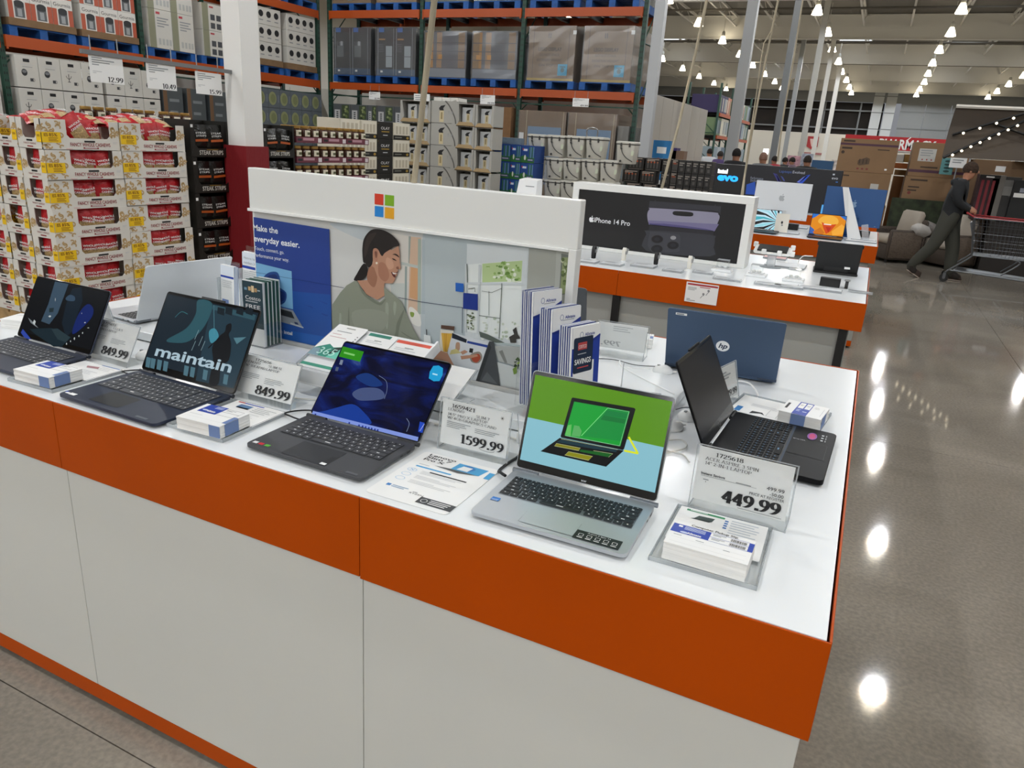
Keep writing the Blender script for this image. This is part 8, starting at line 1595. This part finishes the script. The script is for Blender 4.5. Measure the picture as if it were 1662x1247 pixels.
# ------------------------------------------------------------------ people
def person(name, lb, loc, rz, J, cols, group=None, hair='3a2a1e', detail=False):
    """J: joint -> (position, radius); bones listed by region; one skinned surface, coloured by nearest bone"""
    B = [('pelvis', 'waist', 'top'), ('waist', 'chest', 'top'), ('chest', 'neck', 'top'), ('neck', 'chin', 'skin'), ('chin', 'crown', 'skin')]
    for s in 'lr':
        B += [('chest', 'sh' + s, 'top'), ('sh' + s, 'el' + s, 'top'), ('el' + s, 'wr' + s, 'top'), ('wr' + s, 'pa' + s, 'skin'), ('pelvis', 'hip' + s, 'leg'), ('hip' + s, 'kn' + s, 'leg'), ('kn' + s, 'an' + s, 'leg'), ('an' + s, 'toe' + s, 'shoe')]
        if detail:
            p = Vector(J['pa' + s][0]); w = Vector(J['wr' + s][0]); d = (p - w).normalized(); sd = Vector((0, 1, 0))
            for k in range(4):
                L_ = (.034, .04, .038, .03)[k]; a = p + sd * (.012 * (k - 1.5)) * 1.6; e1 = a + d * L_ * .9; e2 = e1 + Vector((0, 0, -L_ * .8)); e3 = e2 - d * L_ * .5
                for q, pt in enumerate((e1, e2, e3)): J['f%s%d%d' % (s, k, q)] = (tuple(pt), .0085)
                B += [('pa' + s, 'f%s%d0' % (s, k), 'skin'), ('f%s%d0' % (s, k), 'f%s%d1' % (s, k), 'skin'), ('f%s%d1' % (s, k), 'f%s%d2' % (s, k), 'skin')]
            a = w.lerp(p, .5) + Vector((0, .03, 0)); e = a + d * .045 + Vector((0, -.005, -.02)); J['t%s0' % s] = (tuple(a), .011); J['t%s1' % s] = (tuple(e), .009); B += [('wr' + s, 't%s0' % s, 'skin'), ('t%s0' % s, 't%s1' % s, 'skin')]
    ks = list(J); me = bpy.data.meshes.new('b'); me.from_pydata([J[k][0] for k in ks], [(ks.index(a), ks.index(b)) for a, b, _ in B], [])
    o = bpy.data.objects.new('b', me); C.objects.link(o); sk = o.modifiers.new('s', 'SKIN'); sk.use_smooth_shade = True
    for i, k in enumerate(ks): r = J[k][1]; r = r if isinstance(r, tuple) else (r, r); q_ = 1.0 if ks[i][0] in 'ft' and ks[i][-1].isdigit() else 1.15 if ks[i] in ('chin', 'crown', 'neck') else 1.38; r = (r[0] * q_, r[1] * q_); me.skin_vertices[0].data[i].radius = r
    me.skin_vertices[0].data[ks.index('pelvis')].use_root = True
    ss = o.modifiers.new('u', 'SUBSURF'); ss.levels = 1; ss.render_levels = 1
    dg = bpy.context.evaluated_depsgraph_get(); m2 = bpy.data.meshes.new_from_object(o.evaluated_get(dg)); bpy.data.objects.remove(o); m2.name = 'body'
    m2.materials.clear(); keys = list(cols); [m2.materials.append(mat(c, .8)) for c in cols.values()]
    for p in m2.polygons:
        c = p.center; best = None
        for a, b, g in B:
            A, D = Vector(J[a][0]), Vector(J[b][0]); f = max(0, min(1, (c - A).dot(D - A) / max((D - A).length_squared, 1e-9))); ra, rb = J[a][1], J[b][1]; ra = ra[0] if isinstance(ra, tuple) else ra; rb = rb[0] if isinstance(rb, tuple) else rb
            dd = (c - A.lerp(D, f)).length - (ra + (rb - ra) * f)
            if best is None or dd < best[0]: best = (dd, g)
        p.material_index = keys.index(best[1])
    t = T(name, lb, 'person', loc, rz, group); OBJ('body', m2, t)
    hc = (Vector(J['chin'][0]) + Vector(J['crown'][0])) / 2; R = .092
    HM = TR(hc.x - .012, hc.y, hc.z + .018); HR = mat(hair, .9, bump=.8, sc=40.0, var=.3); b = MB(HM); b.lathe([(R * 1.06 * math.cos(a_), R * 1.3 * math.sin(a_)) for a_ in [-.35 + k * .24 for k in range(9)]], HR, 14, sx=1.1, sy=.95); b.build('hair', t, 60)
    b = MB(TR(hc.x + .1, hc.y, hc.z - .01)); b.lathe([(.001, -.02), (.014, -.012), (.01, .012), (.001, .02)], mat(cols['skin'], .7), 8); b.build('nose', t, 60)
    for sy in (-1, 1):
        b = MB(TR(hc.x, hc.y + sy * .082, hc.z - .01)); b.lathe([(.001, -.03), (.014, -.02), (.018, 0), (.012, .026), (.001, .03)], mat(cols['skin'], .7), 8, sy=.5); b.build('ear', t, 60)
        b = MB(TR(hc.x + .086, hc.y + sy * .032, hc.z + .012)); b.lathe([(.001, -.007), (.01, 0), (.001, .007)], INK, 8); b.build('eye', t, 60)
    b = MB(TR(hc.x + .088, hc.y, hc.z - .05)); b.rbox(-.004, -.022, -.005, .006, .022, .005, .003, .002, mat('8a4a44', .6)); b.build('mouth', t)
    return t
def stand(h=1.72, step=.0):
    k = h / 1.75; J = {'pelvis': ((0, 0, .95), .13), 'waist': ((0, 0, 1.1), .125), 'chest': ((.01, 0, 1.33), (.15, .12)), 'neck': ((.02, 0, 1.5), .06), 'chin': ((.04, 0, 1.57), .075), 'crown': ((.04, 0, 1.67), .085)}
    for s, sy in (('l', 1), ('r', -1)):
        st_ = step * sy
        J.update({'sh' + s: ((0, sy * .18, 1.42), .065), 'el' + s: ((-.02 - st_ * .4, sy * .23, 1.14), .045), 'wr' + s: ((.06 - st_ * .6, sy * .22, .9), .03), 'pa' + s: ((.09 - st_ * .6, sy * .22, .83), .032), 'hip' + s: ((0, sy * .09, .9), .09), 'kn' + s: ((.03 + st_ * .5, sy * .1, .5), .06), 'an' + s: ((st_, sy * .1, .09), .045), 'toe' + s: ((.15 + st_, sy * .11, .035), .035)})
    return {a: (tuple(q * k for q in p), r if isinstance(r, tuple) else r) for a, (p, r) in J.items()}
J = {'pelvis': ((-.03, 0, .97), .13), 'waist': ((-.02, 0, 1.12), .135), 'chest': ((.0, 0, 1.36), (.16, .13)), 'neck': ((.05, 0, 1.53), .06), 'chin': ((.085, 0, 1.61), .075), 'crown': ((.095, 0, 1.71), .085), 'shl': ((-.01, .19, 1.45), .07), 'ell': ((.02, .27, 1.2), .052), 'wrl': ((.2, .2, 1.1), .032), 'pal': ((.255, .19, 1.085), .03), 'shr': ((-.01, -.19, 1.45), .07), 'elr': ((.02, -.27, 1.2), .052), 'wrr': ((.2, -.2, 1.1), .032), 'par': ((.255, -.19, 1.085), .03),
     'hipl': ((-.03, .09, .92), .1), 'knl': ((.1, .1, .52), .08), 'anl': ((.14, .1, .1), .066), 'toel': ((.3, .11, .04), .04), 'hipr': ((-.04, -.09, .92), .1), 'knr': ((-.16, -.1, .52), .078), 'anr': ((-.42, -.1, .16), .062), 'toer': ((-.31, -.11, .045), .038)}
MX, MY = 1.09, 12.25
person('person', 'man in a dark hooded jacket and olive trousers pushing a shopping cart', (MX, MY, 0), -.12, J, {'skin': 'a8765c', 'top': '15171a', 'leg': '3c3c34', 'shoe': '2b2420'}, hair='36261a', detail=True)
pm_ = bpy.data.objects['person']; b = MB(TR(-.07, 0, 1.48, ry=-.5)); b.lathe([(.001, -.04), (.07, -.05), (.1, 0), (.085, .05), (.06, .06)], mat('202328', .9, bump=.5, sc=10.0), 12, sx=.7, sy=1.25); b.build('hood', pm_, 60)
for s, x, y, z, r in (('l', .2, .105, .005, 0), ('r', -.36, -.105, .005, .5)):
    b = MB(TR(x, y, z + (.05 if r else 0), ry=r)); b.loft([[(px_ * 1.0, py_, zz) for px_, py_ in rrect(-.1 + i, -.045 + i, .13 - i, .045 - i, .04, 4)] for zz, i in ((0, .004), (.012, 0), (.022, .002), (.05, .012), (.085, .03))], mat('3a2a22', .8)); b.loft([[(px_, py_, zz) for px_, py_ in rrect(-.103, -.047, .133, .047, .042, 4)] for zz in (0, .014)], mat('a89a8c', .7)); b.build('shoe', pm_, 50)
# shopping cart
CH_ = mat('6a6d70', .4, .8); t = T('shopping_cart', 'large wire shopping cart with red handle pushed by the man', 'shopping cart', (1.9, 12.22, 0), -.12); cx0 = -.62
CM = TR(0, 0, 0)
def wire(b, P, r): b.tube(P, r, CH_, 4, caps=False)
b = MB(); z0, z1 = .45, 1.0; xr, xf = -.42, .75; yr, yf = .3, .25
for k in range(6):
    f = k / 5; z = z0 + (z1 - z0) * f; e = .05 * f; xr_ = xr - .1 * f
    wire(b, [(xr_, -yr - e, z), (xf + .12 * f, -yf - e * .5, z + .0), (xf + .12 * f, yf + e * .5, z), (xr_, yr + e, z), (xr_, -yr - e, z)], .007 if k in (0, 5) else .004)
b.build('basket_frame', t)
b = MB()
for sy in (-1, 1):
    for k in range(26):
        f = k / 25; x_ = xr + (xf - xr) * f; wire(b, [(x_, sy * (yr + (yf - yr) * f), z0), (x_ - .1 + .22 * f, sy * (yr + (yf - yr) * f + .05 - .025 * f), z1)], .0025)
for k in range(13):
    y_ = -yr + 2 * yr * k / 12; wire(b, [(xr, y_, z0), (xr - .1, y_ * 1.16, z1)], .0025); wire(b, [(xf, y_ * .83, z0), (xf + .12, y_ * .9, z1)], .0025); wire(b, [(xr, y_, z0), (xf, y_ * .83, z0)], .0025)
o = b.build('wire_mesh', t)
b = MB(); REDP = mat('a02a2e', .45); b.tube([(xr - .2, -.3, 1.06), (xr - .2, .3, 1.06)], .018, REDP, 8); b.build('handle', t)
for sy in (-1, 1):
    b = MB(); b.tube([(xr - .2, sy * .3, 1.06), (xr - .1, sy * .33, 1.01), (xf + .1, sy * .27, 1.0)], .012, REDP, 6); b.build('red_rail', t)
    b = MB(); b.tube(spl([(xr - .1, sy * .3, .98), (xr - .02, sy * .3, .5), (xr - .02, sy * .29, .42), (xr - .28, sy * .28, .17), (xr - .3, sy * .28, .12)]), .014, CH_, 6); b.tube([(xr - .25, sy * .28, .19), (.75, sy * .2, .14)], .014, CH_, 6); b.tube(spl([(.1, sy * .27, .45), (.2, sy * .26, .4), (.0, sy * .25, .2)]), .012, CH_, 6); b.build('frame_side', t)
    for x_, yy in ((xr - .3, .28), (.78, .2)):
        b = MB(); b.lathe([(.02, -.014), (.062, -.016), (.065, -.01), (.065, .01), (.062, .016), (.02, .014)], BLACK, 14, TR(x_, sy * yy, .0655, rx=PX)); w_ = b.build('wheel', t, 40); b = MB(); b.lathe([(.001, -.018), (.02, -.018), (.02, .018), (.001, .018)], CH_, 8, TR(x_, sy * yy, .0655, rx=PX)); b.build('hub', w_); b = MB(); b.box(x_ - .02, sy * yy - .022, .07, x_ + .02, sy * yy - .018, .16, CH_); b.box(x_ - .02, sy * yy + .018, .07, x_ + .02, sy * yy + .022, .16, CH_); b.box(x_ - .02, sy * yy - .022, .14, x_ + .02, sy * yy + .022, .16, CH_); b.build('caster_fork', t)
b = MB()
for k in range(9): wire(b, [(xr - .2, -.24 + .06 * k, .185), (.72, -.18 + .045 * k, .145)], .006)
b.build('lower_rack', t)
b = MB(TR(xr - .02, 0, .62, ry=-.35)); b.box(-.01, -.24, 0, .01, .24, .32, mat('5d6064', .5)); b.build('child_seat', t)
# far shoppers, checkout lamps and stacked goods
FP = [(1149, 24, 1.72, 'c9ccd0', '2a2f3a', '201814', 'white shirt, leftmost of the distant shoppers'), (1166, 23, 1.66, '4b3a68', '22242c', '2a2420', 'purple top, beside the white shirted distant shopper'), (1192, 15.5, 1.72, '17171a', '1b1b1e', '17120f', 'black clothes with dark hair, above the evo panel'), (1237, 17, 1.68, '6c6f72', '2b2d33', '8a6a5a', 'grey top and short fair hair, behind the poster table'), (1257, 24, 1.62, 'a02430', '23242a', '221a16', 'red top, right of the grey topped distant shopper'), (1272, 27, 1.6, '1f2126', '23242a', '1a1512', 'dark clothes, right of the red topped distant shopper'), (1309, 18, 1.68, '1c1d1c', '26272b', '2a211b', 'black jacket, rightmost of the distant shoppers'), (1286, 26, 1.62, '5d4a58', '23242a', '1a1512', 'mauve top, between two dark clothed distant shoppers')]
for i, (px_, Y, h, c1, c2, hr, d) in enumerate(FP):
    p = onY(px_, 268, Y); person('person', 'distant shopper in ' + d, (p.x, Y, 0), [1.8, 1.2, 1.4, 1.7, 2.5, .6, 1.5, 2.9][i], stand(h * 1.045, .08 if i % 2 else 0), {'skin': 'a4765e', 'top': c1, 'leg': c2, 'shoe': '1a1a1a'}, 'distant shoppers', hr)
for i, (px_, py_) in enumerate(((1136, 240), (1243, 246))):
    Y = 36.0 + i * 3; p = onY(px_, py_, Y); t = T('checkout_lamp', ('lit white checkout lamp box on a pole, left one', 'lit white checkout lamp box on a pole, right one past the thick column')[i], 'lamp', (p.x, Y, 0), 0, 'checkout lamps'); b = MB(); b.rbox(-.12, -.1, p.z - .13, .12, .1, p.z + .13, .02, .01, mat('f4fbff', .4, e=2.5)); b.build('lit_box', t); b = MB(); b.tube([(0, 0, 0), (0, 0, p.z - .13)], .03, COLG, 6); b.build('pole', t)
for k in range(3):
    a_, b_ = onY(1061, 228, 13.6), onY(1076, 228, 13.6); carton('bright blue carton stacked behind the end column, %s from the floor' % ORD[k], a_.x, 13.6, .62 * k, 0, .34, .3, .6, mat('1f78b4', .5), lambda b, w, h: (b.rect(w * .25, h * .6, w * .8, h * .8, PAPER, .001), b.flat(ell(w * .4, h * .35, w * .2, h * .12, 8), mat('8a4a6a', .5), .001)), 'blue cartons behind the end column')
for k in range(2): carton(('purple carton behind the end column', 'brown carton right of the purple one')[k], onY(1077 + k * 12, 245, 13.8).x, 13.8, 0, 0, .26, .3, 1.72 - .05 * k, mat(('3d2a66', '7d5f4a')[k], .6), None, None)
for k in range(6):
    p = onY(1318 + (k % 2) * 17, 262, 21.0); carton('blue plastic crate among the distant goods, %s column, %s from the floor' % (('left', 'right')[k % 2], ORD[k // 2]), p.x, 21.0, .56 * (k // 2), 0, .27, .4, .54, mat('1d4a72', .5), None, 'distant blue crates')
for k, (px_, c, w_, h_) in enumerate(((1276, 'b48a94', .4, 1.75), (1296, '9fa6b4', .35, 1.85), (1345, 'b8b0ac', .4, 1.7), (1354, '8a5a58', .35, 1.6), (1229, '6a6f78', .5, 1.4), (1130, '7a7068', .6, 1.35), (1110, '5d5650', .6, 1.3))):
    p = onY(px_, 268, 27.0); carton('distant %s goods display, %s from the left beyond the poster table' % (('pink', 'pale blue', 'cream', 'dull red', 'grey', 'beige', 'brown')[k], ORD[k]), p.x, 27.0 + k * .6, 0, 0, w_, .5, h_, mat(c, .7, var=.5, sc=9.0), None, 'distant goods displays')
t = T('wall_emblem', 'small red shield emblem on the cream far wall', 'emblem', tuple(onY(1319, 231, 87.9))); b = MB(BAS((0, 0, 0), (1, 0, 0), (0, 0, 1))); b.prism([(-.55, .6), (.55, .6), (.55, -.45), (0, -.75), (-.55, -.45)], 0, .06, mat('a52a2e', .6)); sh = b.build('shield', t); b = MB(BAS((0, -.065, 0), (1, 0, 0), (0, 0, 1))); b.flat([(-.32, .35), (.32, .35), (.2, -.1), (.06, -.45), (-.06, -.45), (-.2, -.1)], mat('d8b8b0', .6), 0); b.rect(-1.3, -1.25, 1.3, -1.05, mat('a56a68', .6), 0); b.build('print', sh)
